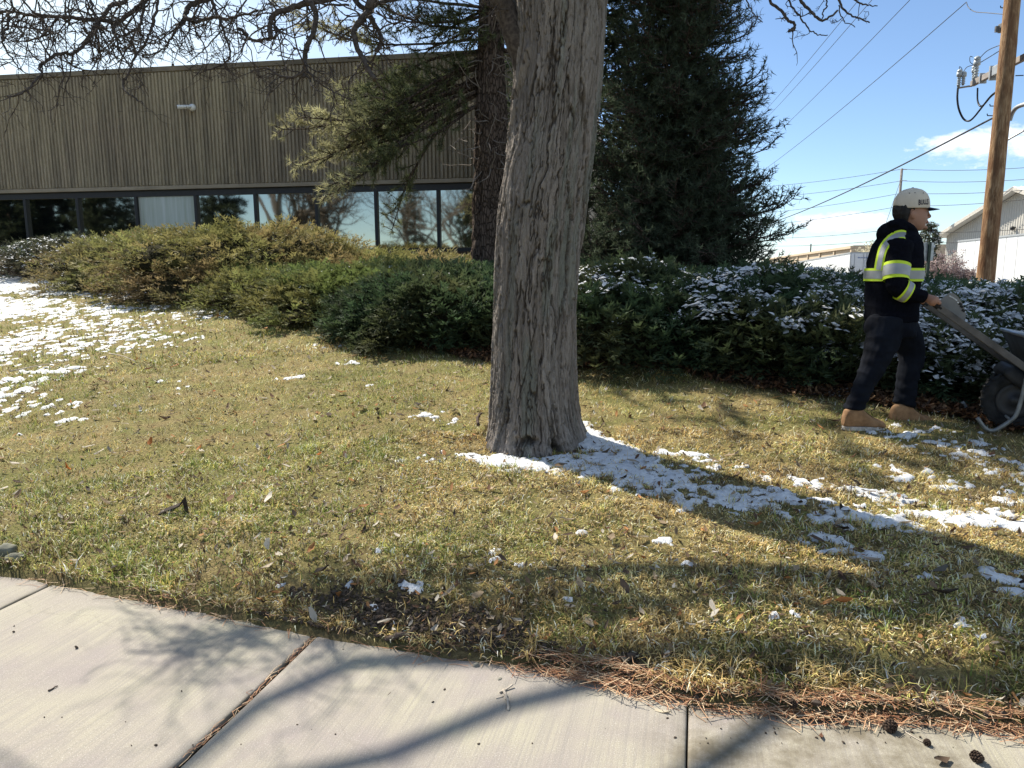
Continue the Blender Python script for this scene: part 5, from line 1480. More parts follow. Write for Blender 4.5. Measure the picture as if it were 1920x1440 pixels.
def build_needles_and_clods():
    rng = np.random.default_rng(66)
    # rust-coloured pine needles along the pavement edge
    N = 5200
    base_u = np.concatenate([rng.uniform(-1.1, 2.3, int(N * .75)), rng.uniform(-3.2, 2.3, N - int(N * .75))])
    s = rng.normal(-0.008, 0.032, N)
    heap = np.exp(-((base_u - t_of(*ground_at(1150, 1260)[:2])) / .22) ** 2)
    ok = rng.uniform(0, 1, N) < np.clip(0.30 + 0.9 * heap + 0.5 * (base_u > 0.25) + .25 * vnoise(base_u * 4, base_u * 0 + 5), 0.06, 1)
    base_u, s, heap = base_u[ok], s[ok], heap[ok]; n = len(s)
    s = s - heap * np.abs(rng.normal(0, .02, n))
    x, y = st_xy(s + turf_off(base_u), base_u)
    z = np.where(s < 0, 0.003, zg(x, y) + 0.004) + rng.uniform(0, .018, n) * (1 + heap)
    th = math.atan2(E_T[1], E_T[0])
    yaw = th + rng.normal(0, .75, n); L = rng.uniform(.05, .15, n)
    nj = 70                                               # needles caught in the open joint
    js = -rng.uniform(0, .95, nj); jt = SLAB_T0 + rng.normal(0, .007, nj); jx, jy = st_xy(js, jt)
    x, y = np.concatenate([x, jx]), np.concatenate([y, jy]); z = np.concatenate([z, rng.uniform(-.010, .004, nj)]); L = np.concatenate([L, rng.uniform(.03, .09, nj)])
    yaw = np.concatenate([yaw, th + math.pi / 2 + rng.normal(0, .22, nj)]); n = n + nj
    d = np.stack([np.cos(yaw), np.sin(yaw), rng.normal(0, .06, n)], -1); sd = np.stack([-np.sin(yaw), np.cos(yaw), 0 * yaw], -1) * 0.0013
    bend = np.stack([-np.sin(yaw), np.cos(yaw), 0 * yaw], -1) * rng.normal(0, .012, n)[:, None]
    P = np.stack([x, y, z], -1)
    A, B, C = P - d * L[:, None] / 2, P + bend, P + d * L[:, None] / 2
    up = np.array((0, 0, .0012))
    V = np.stack([A - sd, A + sd, B + sd + up, B - sd + up, C + sd, C - sd], 1).reshape(-1, 3)
    o_ = np.arange(n)[:, None] * 6
    F = np.concatenate([o_ + np.array([[0, 1, 2, 3]]), o_ + np.array([[3, 2, 4, 5]])])
    cols = np.array([(0.33, 0.16, 0.08), (0.42, 0.25, 0.14), (0.20, 0.09, 0.05), (0.50, 0.37, 0.24)])
    c = cols[rng.integers(0, 4, n)] * (1 + rng.normal(0, .15, (n, 1)))
    nm = Mat('fallen_pine_needles', 0.7, 0.3); nm.col(nm.attr('Col'))
    tag(mesh_np('pine_needles', V, [F], nm.m, None, False, np.repeat(np.clip(c, .01, 1), 6, 0)), 'rusty fallen pine needles drifted along the pavement edge', 'pine needles', kind='stuff')
    # clods and crumbs of dark soil
    bm = bmesh.new(); bmesh.ops.create_icosphere(bm, subdivisions=1, radius=1)
    bm.verts.ensure_lookup_table(); IV = np.array([v.co[:] for v in bm.verts]); IF = np.array([[v.index for v in f.verts] for f in bm.faces]); bm.free()
    N = 16000
    x = rng.uniform(-1.9, 1.4, N); t = x; s = np.abs(rng.normal(0, .22, N)) - .015
    x, y = st_xy(s + turf_off(t), t)
    sm = soil_mask(x, y)
    k = (rng.uniform(0, 1, N) < np.clip((sm - 0.25) * 1.5, 0, 1)) & (s > -0.01)
    x, y = x[k], y[k]; n = min(len(x), 5000); x, y = x[:n], y[:n]
    # crumbs tracked onto the right-hand slab
    P2 = [(ground_at(1560 + rng.normal(0, 130), 1375 + rng.normal(0, 28))) for _ in range(120)]
    P2 += [(ground_at(rng.uniform(0, 1900), rng.uniform(1150, 1440))) for _ in range(80)]
    P2 = np.array([(p.x, p.y) for p in P2 if float(s_of(p.x, p.y)) < 0.0])
    sz = rng.gamma(2.0, .0017, n) + .0015
    sz2 = rng.gamma(1.6, .0011, len(P2)) + .0010
    X = np.concatenate([x, P2[:, 0]]); Y = np.concatenate([y, P2[:, 1]]); S = np.concatenate([sz, sz2]); n = len(X)
    Z = np.where(s_of(X, Y) < 0, 0.001, zg(X, Y)) + S * .5
    R = rng.normal(0, 1, (n, 3, 3)) * .18 + np.eye(3)
    V = np.einsum('nij,kj->nki', R, IV) * S[:, None, None] * (1 + rng.normal(0, .16, (n, 12, 1))) + np.stack([X, Y, Z], -1)[:, None]
    F = (IF[None] + (np.arange(n) * 12)[:, None, None]).reshape(-1, 3)
    tag(mesh_np('soil_crumbs', V.reshape(-1, 3), [F], simple('dark_damp_soil', (0.075, 0.058, 0.046), 0.95, 0.1, var=0.4, scale=40, bump=.4, bscale=300), None, False),
        'dark soil clods and crumbs on the worn verge and pavement', 'soil', kind='stuff')
build_needles_and_clods()

# ---- single small things on the pavement and lawn
def build_small_things():
    rng = np.random.default_rng(88)
    wood = simple('weathered_stick', (0.10, 0.075, 0.06), 0.9, 0.1, var=.4, scale=60, bump=.5, bscale=300)
    pale = simple('bleached_stick', (0.46, 0.40, 0.33), 0.9, 0.1, var=.25, scale=60, bump=.4, bscale=300)
    stone = simple('grey_green_stone', (0.17, 0.17, 0.135), 0.9, 0.2, var=.35, scale=18, bump=.6, bscale=90)
    cone = simple('dark_pine_cone', (0.06, 0.042, 0.032), 0.9, 0.1, var=.4, scale=60)
    def G(u, v, dz=0.0):
        p = ground_at(u, v); z = 0.0 if float(s_of(p.x, p.y)) < 0 else float(zg(p.x, p.y))
        d = px_dir(u, v); q = Vector((0, 0, EYE)) + d * ((z - EYE) / d.z)
        return np.array((q.x, q.y, z + dz))
    def stick(pts, r, mat, label, name='stick', forks=()):
        P = smooth_path([G(u, v, r * 1.0 + h) for u, v, h in pts], 4)
        P = P + rng.normal(0, r * .25, P.shape)
        b = MB(); b.tube(P, r * np.linspace(1.1, .7, len(P)) * (1 + rng.normal(0, .12, len(P))), 7)
        for f in forks: b.tube(smooth_path([G(u, v, r * .8 + h) for u, v, h in f], 3), r * .6, 6)
        tag(b.build(name, mat, None, True), label, name.replace('_', ' '))
    stick([(720, 1207, 0.004), (745, 1200, .006), (765, 1195, .005), (778, 1188, .012)], .010, wood, 'thick dark stick at the pavement edge right of the wide joint')
    stick([(944, 1298, .004), (950, 1312, .004), (953, 1334, .001)], .0055, pale, 'pale forked twig lying upright in the middle slab', 'twig', [[(937, 1302, .004), (950, 1296, .004), (962, 1290, .01)], [(930, 1312, 0), (944, 1308, 0)]])
    stick([(726, 1306, 0), (738, 1296, 0), (755, 1292, 0), (766, 1294, 0), (762, 1299, 0)], .002, wood, 'thin curved pine needle pair on the middle slab', 'pine_needle')
    stick([(90, 1297, 0), (108, 1287, 0)], .003, wood, 'short dark twig on the left slab', 'twig')
    stick([(280, 1108, .004), (310, 1113, .008), (345, 1130, .002)], .004, pale, 'long curved dry stem lying along the turf edge above the left slab', 'stem')
    stick([(1525, 1361, 0), (1545, 1345, 0), (1575, 1335, .002), (1600, 1332, 0)], .0025, wood, 'thin bent twig on the dirty right-hand slab', 'twig')
    stick([(1668, 1348, 0), (1700, 1375, 0), (1735, 1395, 0)], .0022, pale, 'straight pale needle on the right-hand slab', 'pine_needle')
    stick([(1848, 1315, .01), (1860, 1345, 0), (1905, 1372, 0)], .0022, wood, 'long curved needle hanging off the turf at the right', 'pine_needle')
    stick([(895, 812, .05), (897, 800, .07), (903, 792, .06)], .012, wood, 'flap of dark bark sticking out from the left foot of the big trunk', 'bark_flake')
    stick([(20, 703, .03), (60, 695, .035), (125, 683, .03)], .007, pale, 'long bleached stick lying on the snowy left lawn')
    stick([(205, 668, .03), (232, 675, .035), (255, 684, .03)], .006, pale, 'short bleached stick on the left lawn')
    bm_ = bmesh.new(); bmesh.ops.create_icosphere(bm_, subdivisions=3, radius=1); bm_.verts.ensure_lookup_table()
    SV = np.array([v.co[:] for v in bm_.verts]); SF = np.array([[v.index for v in f.verts] for f in bm_.faces]); bm_.free()
    def pebble(u, v, r, sc, mat, label, name='stone', lumps=.18, lift=.5, cat=None):
        p = G(u, v, r * sc[2] * lift)
        V = SV * np.array(sc) * (1 + lumps * vnoise(SV[:, 0] * 2.2 + u, SV[:, 1] * 2.2, SV[:, 2] * 2.2)[:, None] + .06 * vnoise(SV[:, 0] * 6, SV[:, 1] * 6 + v, SV[:, 2] * 6)[:, None])
        V = V @ rz(rng.uniform(0, 6)).T * r + p
        tag(mesh_np(name, V, [SF], mat, None, True), label, cat or name.replace('_', ' '))
    pebble(12, 1040, .052, (1.0, .8, .75), stone, 'larger rounded grey-green stone at the left turf edge')
    pebble(28, 1050, .040, (1.1, .8, .6), stone, 'smaller grey-green stone beside the larger one at the left turf edge')
    grey = simple('grey_pebble', (0.20, 0.19, 0.16), 0.85, 0.2, var=.3, scale=60)
    pebble(893, 1250, .0125, (1.1, .9, .8), grey, 'largest grey pebble on the middle slab', 'pebble')
    pebble(855, 1238, .007, (1.2, .9, .7), grey, 'small pebble left of the largest one on the middle slab', 'pebble')
    pebble(937, 1275, .009, (1.3, .9, .6), grey, 'flat dark pebble above the forked twig', 'pebble')
    for (u, v, r, lab) in ((1668, 1370, .020, 'knobbly dark pine cone near the turf on the right-hand slab'), (1738, 1397, .011, 'tiny round cone on the right-hand slab'),
                           (1831, 1427, .017, 'dark cone nearest the photographer on the right-hand slab'), (1486, 1325, .014, 'dark cone at the turf edge right of the narrow joint')):
        # small cone with rows of scales
        b = MB(); p = G(u, v, r * .8); ax = rot_to(unit(np.array((rng.normal(), rng.normal(), .2))))
        b.lathe([(0, -1.15 * r), (.6 * r, -.8 * r), (.78 * r, -.1 * r), (.55 * r, .65 * r), (0, 1.1 * r)], p, 10, ax)
        for k in range(5):
            zz = (-.75 + .4 * k) * r; rr = math.sqrt(max(.05, 1 - (zz / (1.2 * r)) ** 2)) * .85 * r
            for q in range(8):
                a = 6.283 * (q + .5 * (k % 2)) / 8
                c = np.array((math.cos(a) * rr, math.sin(a) * rr, zz)) @ ax.T + p
                b.box(c, (.42 * r, .42 * r, .18 * r), ax @ rz(a))
        tag(b.build('pine_cone', cone, None, True), lab, 'pine cone')
    b = MB(); p = G(1843, 1362, .012); b.lathe([(0, -.026), (.010, -.019), (.0135, 0), (.011, .016), (0, .025)], p, 14, rot_to((.6, -.7, .1)))
    tag(b.build('acorn', simple('dark_seed_pod', (0.05, 0.045, 0.035), 0.5, .3, var=.2), None, True), 'smooth oval dark seed pod on the right-hand slab', 'seed pod')
    # single leaves on the pavement
    for (u, v, s, yaw, col, lab) in ((1243, 1337, .055, 2.6, (0.58, 0.52, 0.40), 'pale dry leaf lying just left of the narrow joint'),
                                     (1585, 1362, .035, .3, (0.20, 0.09, 0.05), 'reddish brown leaf scrap on the dirty slab'),
                                     (1540, 1383, .035, 1.2, (0.16, 0.08, 0.05), 'second reddish leaf scrap lower on the dirty slab'),
                                     (1765, 1428, .06, .2, (0.10, 0.07, 0.05), 'broad dark wet leaf at the bottom right of the pavement'),
                                     (1592, 1339, .03, 2., (0.45, 0.24, 0.15), 'small orange leaf scrap at the turf edge on the right')):
        V, F = leaf_arrays(np.zeros((1, 3)), np.array([yaw]), np.array([s]), np.array([.12]), np.array([.5]), rng)
        tag(mesh_np('fallen_leaf', V + G(u, v, .004), [F], LEAF, None, True, np.tile(np.array(col), (9, 1))), lab, 'leaf')
    # the upturned slab of bark on the left lawn
    c = G(332, 962, .035)
    b = MB(); barkm = simple('dark_bark_piece', (0.045, 0.036, 0.032), 0.9, .1, var=.4, scale=40, bump=.6, bscale=150)
    n_ = 9
    prof = np.array([(-.10, 0, -.030), (-.06, .006, -.012), (-.02, .012, .0), (.02, .010, .02), (.045, .0, .055), (.055, -.006, .02), (.058, -.004, -.03)])
    top = prof + np.array((0, .022, .004)); low = prof - np.array((0, .022, .006))
    V = np.concatenate([top, low, top - np.array((0, 0, .010)), low - np.array((0, 0, .010))]) + c
    m = len(prof); i = np.arange(m - 1)
    F = np.concatenate([np.stack([i, i + 1, m + i + 1, m + i], -1), np.stack([2 * m + i + 1, 2 * m + i, 3 * m + i, 3 * m + i + 1], -1), np.stack([i + 1, i, 2 * m + i, 2 * m + i + 1], -1), np.stack([m + i, m + i + 1, 3 * m + i + 1, 3 * m + i], -1)])
    b.add(V, F); tag(b.build('bark_piece', barkm), 'dark upturned piece of bark with a pointed end on the left lawn', 'bark piece')
build_small_things()
# ================================================================== street beyond the beds: trailers, barn, pole, wires, trees
WHITE = simple('white_painted_metal', (0.60, 0.61, 0.62), 0.45, 0.4, var=0.06, scale=1.2)
DARKM = simple('black_steel', (0.02, 0.02, 0.022), 0.6, 0.4)
GALV = simple('galvanised_steel', (0.33, 0.345, 0.36), 0.5, 0.5, 0.3, var=0.15, scale=10)

def frame_from(d):
    d = np.asarray(d, float); d /= np.linalg.norm(d)
    side = np.cross(d, (0, 0, 1.0)); side /= np.linalg.norm(side)
    return np.stack([d, side, np.cross(side, d)], 1)      # columns: along, right of travel, up

def trailer(p_top_rear, p_top_far, height, label, lean_right, rear_marks):
    """box trailer; p_* are the top corners of the long side that faces the lawn; the body extends to its right"""
    a, e = np.array(p_top_rear, float), np.array(p_top_far, float)
    R = frame_from(e - a); L = np.linalg.norm(e - a); W = 2.6
    root = empty('box_trailer', (a + R @ np.array((L / 2, W / 2, -height - 1.1)))[:])
    tag(root, label, 'trailer')
    P = lambda x, y, z: a + R @ np.array((x, y, z))
    b = MB(); b.box(P(L / 2, W / 2, -height / 2), (L - .02, W - .02, height - .02), R); b.build('body', WHITE, root)
    n = int(L / 1.22)
    for i in range(n):                                     # riveted side sheets, each standing a hair proud
        x0, x1 = L * i / n, L * (i + 1) / n
        b = MB(); b.box(P((x0 + x1) / 2, -0.008, -height / 2 - .03), (x1 - x0 - 0.06, 0.05, height - 0.30), R); b.build('side_panel', WHITE, root)
    b = MB(); b.box(P(L / 2, -0.02, -0.05), (L, 0.06, 0.10), R); b.build('top_rail', GALV, root)
    b = MB(); b.box(P(L / 2, -0.025, -height + 0.02), (L, 0.07, 0.24), R)
    b.build('bottom_rail', simple('rail_aluminium', (0.55, 0.55, 0.54), 0.5, .4, .2, var=.1), root)
    amber = simple('marker_reflector', (0.62, 0.48, 0.34), 0.4, 0.5, var=.3)
    b = MB()
    for i in range(int(L / 0.62)): b.box(P(0.35 + i * 0.62, -0.066, -height + 0.02), (0.16, 0.012, 0.05), R)
    b.build('reflector_strip', amber, root)
    rear = simple('trailer_rear_door', (0.62, 0.63, 0.66), 0.5, .3, var=.06)
    b = MB(); b.box(P(-0.02, W / 2, -height / 2), (0.05, W, height), R); b.build('rear_frame', GALV, root)
    for s in (0, 1):
        b = MB(); b.box(P(-0.055, W * (.25 + .5 * s), -height / 2), (0.03, W / 2 - .10, height - .2), R); b.build('rear_door', rear, root)
    b = MB()
    for f in (.12, .40, .60, .88): b.tube([P(-.09, W * f, -height + .1), P(-.09, W * f, -.12)], .018, 6)
    b.build('locking_bar', GALV, root)
    if rear_marks:
        blue = simple('faded_blue_lettering', (0.16, 0.21, 0.36), 0.6, .2)
        b = MB(); x = 0.62                                  # an unreadable painted line of small strokes, as it shows at this distance
        rg = np.random.default_rng(4)
        while x < 1.9:
            w = rg.uniform(.03, .08); b.box(P(-.074, x, -.44 - .02 * x), (.006, w, rg.uniform(.09, .14)), R); x += w + .03
        b.build('lettering', blue, root)
        b = MB()
        for (y, z, sy, sz) in ((1.42, -0.66, .55, .02), (1.42, -1.20, .55, .02), (1.15, -.93, .02, .56), (1.69, -.93, .02, .56)): b.box(P(-.074, y, z), (.006, sy, sz), R)
        b.build('notice_frame', blue, root)
        dm = MB(); q = .22; c = P(-.078, .34, -1.72)
        dm.box(c, (.012, q * 1.41, q * 1.41), R @ np.array([[1, 0, 0], [0, .7071, -.7071], [0, .7071, .7071]])); dm.build('placard_holder', simple('grey_placard', (0.34, 0.33, 0.32), .6), root)
    # running gear and landing legs
    b = MB()
    for x in (1.4, 2.7): 
        for y in (.25, W - .25): b.lathe([(0.0, -.14), (.30, -.14), (.48, -.11), (.50, 0), (.48, .11), (.30, .14), (0, .14)], P(x, y, -height - .62), 18, R @ np.array([[1, 0, 0], [0, 0, 1], [0, -1, 0]]))
    b.build('wheels', simple('tyre_rubber', (0.02, 0.02, 0.02), .9), root, True)
    b = MB()
    for y in (.5, W - .5):
        b.box(P(L * .76, y, -height - .55), (.16, .14, 1.0), R); b.box(P(L * .76, y, -height - 1.06), (.3, .3, .06), R)
        b.tube([P(L * .76 + .9, y, -height - .1), P(L * .76, y, -height - .75)], .03, 6); b.tube([P(L * .76 - .9, y, -height - .1), P(L * .76, y, -height - .75)], .03, 6)
    b.box(P(L * .76, W / 2, -height - .3), (.08, W - 1, .08), R); b.build('landing_legs', DARKM, root)
    return root
trailer(at(1595, 473, 60), at(1496, 490.5, 75.5), 2.75, 'white box trailer seen end-on behind the worker with a grey rear door', True, True)
trailer(at(1985, 430.5, 37.5), at(1797, 451, 49), 2.85, 'white box trailer parked broadside behind the wooden utility pole', True, False)

def barn():
    root = empty('metal_barn', (48, 61, -0.4)); tag(root, 'pale corrugated metal barn with low gable and white roof behind the right trailer', 'building')
    x0, x1 = 42.8, 74.0; yc, hw = 61.0, 10.2; ze, zr, zb = 5.0, 8.35, -0.6
    wall = simple('beige_corrugated_sheet', (0.47, 0.45, 0.41), 0.6, .3, var=.06, scale=.6)
    ys = np.arange(-hw, hw + .001, 0.075)
    ph = (np.arange(len(ys)) % 4); off = np.where((ph == 1) | (ph == 2), -0.045, 0.0)
    top = ze + (zr - ze) * (1 - np.abs(ys) / hw)
    V = np.concatenate([np.stack([x0 + off, yc + ys, np.full_like(ys, zb)], -1), np.stack([x0 + off, yc + ys, top], -1)])
    n = len(ys); i = np.arange(n - 1)
    mesh_np('gable_wall', V, [np.stack([i + 1, i, n + i, n + i + 1], -1)], wall, root)
    b = MB(); b.box(((x0 + x1) / 2 + .1, yc, (ze + zb) / 2), (x1 - x0 - .2, 2 * hw - .1, ze - zb)); b.build('side_walls', wall, root)
    roofm = simple('white_metal_roof', (0.78, 0.79, 0.80), .4, .4, var=.04)
    for s in (-1, 1):
        d = np.array((0, s * hw, ze - zr)); ln = np.linalg.norm(d); d /= ln
        R = np.stack([np.array((1, 0, 0)), d, np.cross((1, 0, 0), d)], 1)
        b = MB(); ov = .75
        b.box(np.array(((x0 - 1.0 + x1) / 2, yc, zr + .12)) + d * (ln + ov) / 2, (x1 - x0 + 1.0, ln + ov, .10), R)
        for k in range(int((x1 - x0) / .6)): b.box(np.array((x0 - .9 + k * .6, yc, zr + .12)) + d * (ln + ov) / 2 + R[:, 2] * (.07 if R[2, 2] > 0 else -.07), (.05, ln + ov, .05), R)
        b.build('roof', roofm, root)
        b = MB(); b.box(np.array((x0 - 1.0, yc, zr + .0)) + d * (ln + ov) / 2, (.07, ln + ov, .32), R); b.build('fascia', simple('beige_trim', (.5, .47, .42), .6), root)
    b = MB(); c = np.array((x0 - .25, 61.6, 5.15)); b.lathe([(0, -.12), (.16, -.10), (.2, .05), (.12, .14), (0, .16)], c, 14, rot_to((-.8, 0, -.5))); b.box(c + (.12, 0, .1), (.3, .06, .06)); b.build('wall_lamp', DARKM, root, True)
barn()

def warehouse():
    a, e = np.array(at(1600, 460, 100)), np.array(at(1432, 488, 195))
    R = frame_from((e - a) * (1, 1, 0)); L = np.linalg.norm((e - a)[:2]); H = a[2] + .5
    root = empty('warehouse', (*(a + R @ np.array((L / 2, 20, 0)))[:2], -.4)); tag(root, 'long low tan warehouse with flat parapet on the far skyline', 'building')
    P = lambda x, y, z: np.array((a[0], a[1], 0)) + R @ np.array((x, y, 0)) + np.array((0, 0, z))
    tan = simple('tan_block_wall', (0.46, 0.37, 0.27), .9, var=.08, scale=.15); grn = simple('green_painted_wall', (0.13, 0.30, 0.20), .8, var=.08, scale=.2)
    b = MB(); b.box(P(L / 2, 15, H / 2 - .5), (L, 30, H), R); b.build('walls', tan, root)
    for k in range(9):
        b = MB(); x = L * (k + .02) / 9; b.box(P(x, -.1, H / 2 - .5), (.7, .3, H - .25), R); b.build('pilaster', tan, root)
    b = MB(); b.box(P(L / 2, -.15, H - .75), (L + .4, .5, .35), R); b.build('parapet', tan, root)
    b = MB(); b.box(P(L * .80, -.12, 1.6), (L * .36, .2, 4.2), R); b.build('painted_panel', grn, root)
    b = MB(); q = np.array(at(1520, 468, 140)); b.tube([q - (0, 0, .5), q + (0, 0, 1.1)], .12, 6); b.build('roof_vent', DARKM, root)
warehouse()

def utility_pole():
    D = 15.5
    base = at(1845, 556, D); X, Y = base.x, base.y; gz = float(zg(X, Y))
    root = empty('utility_pole', (X, Y, gz)); tag(root, 'knotty brown wooden utility pole with crossarm and grey insulators', 'utility pole')
    m = Mat('knotty_pole_wood', 0.85, 0.15)
    st = m.map((1, 1, 0.12)); n = m.noise(22, 6, 0.65, st, 1.2); n2 = m.noise(5, 4, .6, m.map((1, 1, .5))); k = m.vor(3.2, m.map((1, 1, .45)))
    c = m.ramp(n, [(0.30, (0.10, 0.055, 0.03)), (0.5, (0.30, 0.185, 0.10)), (0.70, (0.50, 0.36, 0.22))])
    c = m.mix(m.math('MULTIPLY', m.ramp(n2, [(0.42, 0), (0.60, 1)]), 0.7), c, (0.17, 0.085, 0.045))
    c = m.mix(m.ramp(k, [(0.0, 1), (0.13, 0)]), c, (0.10, 0.05, 0.03))
    m.col(c); m.bump(n, .8, .02)
    zz = np.linspace(gz - .3, 9.6, 120); th = np.linspace(0, 2 * np.pi, 40, endpoint=False)
    TH, ZZ = np.meshgrid(th, zz)
    R = 0.185 - 0.0055 * (ZZ - gz) + .006 * vnoise(np.cos(TH) * 1.5, np.sin(TH) * 1.5, ZZ * 1.4) + .004 * vnoise(np.cos(TH) * 5, np.sin(TH) * 5, ZZ * 2)
    for kz, kt in ((1.2, 4.4), (2.1, 5.0), (2.9, 4.2), (3.6, 4.9), (4.4, 4.5), (5.2, 5.2), (3.2, 3.6), (1.7, 3.9), (6.1, 4.3)):
        R = R + .016 * np.exp(-(((TH - kt + np.pi) % (2 * np.pi) - np.pi) / .22) ** 2 - ((ZZ - kz) / .06) ** 2)
    nx = len(th); i = np.arange(len(zz) - 1)[:, None] * nx; j = np.arange(nx)[None]
    mesh_np('pole', np.stack([X + R * np.cos(TH), Y + R * np.sin(TH), ZZ], -1).reshape(-1, 3), [np.stack([i + j, i + (j + 1) % nx, i + nx + (j + 1) % nx, i + nx + j], -1).reshape(-1, 4)], m.m, root, True)
    grey = simple('weathered_crossarm', (0.30, 0.27, 0.25), .85, var=.2, scale=12)
    porc = simple('grey_porcelain', (0.42, 0.46, 0.48), .25, .5, var=.08)
    cable = simple('black_cable', (0.012, 0.012, 0.016), .5, .4)
    A = np.array(at(1823, 157, D + 1.1)); B = np.array(at(1886, 125, D - .22)); d = (B - A) / np.linalg.norm(B - A)
    Rm = frame_from(d); mid = A + d * 1.25
    b = MB(); b.box(mid, (2.5, .10, .125), Rm, .008); b.build('crossarm', grey, root)
    b = MB(); b.box(A + d * .86, (.05, .16, .30), Rm); b.box(A + d * .45, (.04, .15, .22), Rm); b.box(A + d * 1.1, (.22, .20, .20), Rm, .01); b.build('bracket', GALV, root)
    def insulator(u, v0, v1, dep, r, name='insulator'):
        p0, p1 = np.array(at(u, v1, dep)), np.array(at(u, v0, dep)); h = p1[2] - p0[2]
        prof = [(0, 0), (r * .45, 0)]
        for q in range(4): z = h * (.10 + .12 * q); prof += [(r * .5, z), (r * .78, z + h * .03), (r * .5, z + h * .07)]
        prof += [(r * .62, h * .58), (r, h * .62), (r, h * .78), (r * .8, h * .80), (r, h * .82), (r * .85, h * .94), (r * .3, h), (0, h)]
        b = MB(); b.lathe(prof, p0, 16); b.build(name, porc, root, True); return p0, p1
    tops = {}
    for key, u, v0, v1, dep, r in (('a', 1797, 131, 164, D + 1.15, .062), ('b', 1805.5, 135, 160, D + 1.1, .06), ('c', 1829, 107, 150, D + .95, .075), ('e', 1824, 124, 156, D + 1.05, .05), ('d', 1897, 71, 110, D - .4, .078), ('f', 1888, 90, 113, D - .3, .06)):
        tops[key] = insulator(u, v0, v1, dep, r)
    b = MB(); b.tube([np.array(at(1797, 165, D + 1.15)), np.array(at(1815, 162, D + 1.12)), A + (0, 0, -.05)], .022, 6); b.build('bracket', GALV, root)
    def wire(pts, r, name='cable', mm=6):
        b = MB(); b.tube(smooth_path([np.array(at(*p)) for p in pts], mm), r, 6, cap=False); b.build(name, cable, root, True)
    e = D + 1.1
    wire([(1796, 165, e), (1795, 185, e), (1798, 205, e), (1806, 222, e), (1815, 227, e - .1), (1825, 221, e - .3), (1842, 200, e - .6), (1858, 180, e - .9), (1874, 168, D - .1)], .022)
    wire([(1833, 165, e - .1), (1833, 188, e - .1), (1838, 199, e - .2), (1846, 195, e - .4), (1858, 181, e - .8), (1874, 168, D - .1)], .020)
    wire([(1836, 110, D + .9), (1850, 96, D + .5), (1866, 88, D + .1), (1886, 81, D - .15)], .009); wire([(1837, 118, D + .9), (1860, 104, D + .4), (1884, 89, D - .15)], .009)
    wire([(1806, 135, e), (1813, 126, e), (1824, 122, D + 1)], .008); wire([(1799, 131, e), (1799, 125, e), (1803, 128, e), (1805, 135, e)], .007)
    wire([(1824, 107, D + .9), (1819, 106, D + .9), (1819, 116, D + .9), (1825, 121, D + .9)], .007)
    wire([(1812, 4, D + 1.5), (1816, 14, D + 1.4), (1828, 22, D + 1.1), (1850, 24, D + .7), (1894, 28, D)], .009)
    wire([(1899, 128, D - .35), (1893, 142, D - .3), (1882, 152, D - .22), (1873, 154, D - .2), (1872, 162, D - .18), (1876, 166, D - .18)], .011)
    rd = simple('red_tape', (0.45, 0.06, 0.10), .5); b = MB(); b.tube([np.array(at(1899, 108, D - .42)), np.array(at(1898, 127, D - .4))], .02, 8); b.build('red_cable_boot', rd, root, True)
    # steps, bolt plate, lamp bracket, stay
    b = MB()
    for u, v in ((1889, 15), (1869, 199), (1864, 217)):
        p = np.array(at(u, v, D)); b.tube([p, p + (-.16, -.02, 0), p + (-.17, -.02, .04)], .012, 5)
    for u, v in ((1904, 142),): p = np.array(at(u, v, D)); b.tube([p, p + (.16, -.02, 0)], .012, 5)
    b.build('step_bolts', DARKM, root)
    b = MB(); p = np.array(at(1882, 52, D - .1)); b.box(p, (.16, .16, .18), None, .01); b.box(p + (-.14, 0, -.03), (.08, .05, .12)); b.build('clamp', simple('bracket_grey', (.12, .12, .12), .6), root)
    b = MB(); b.tube(smooth_path([np.array(at(1893, 226, D - .1)), np.array(at(1899, 210, D - .2)), np.array(at(1911, 199, D - .4)), np.array(at(1940, 192, D - .8)), np.array(at(1990, 186, D - 1.2))], 4), .045, 10)
    b.build('lamp_arm', GALV, root, True)
    b = MB(); b.tube([np.array(at(1888, 263, D)), np.array(at(1990, 205, D - 1))], .02, 6); b.build('brace', GALV, root)
    b = MB(); b.lathe([(0, .012), (.045, .010), (.05, 0)], np.array(at(1853.5, 504, D - .19)), 14, rot_to((-.1, -1, 0))); b.build('tag_disc', WHITE, root, True)
utility_pole()

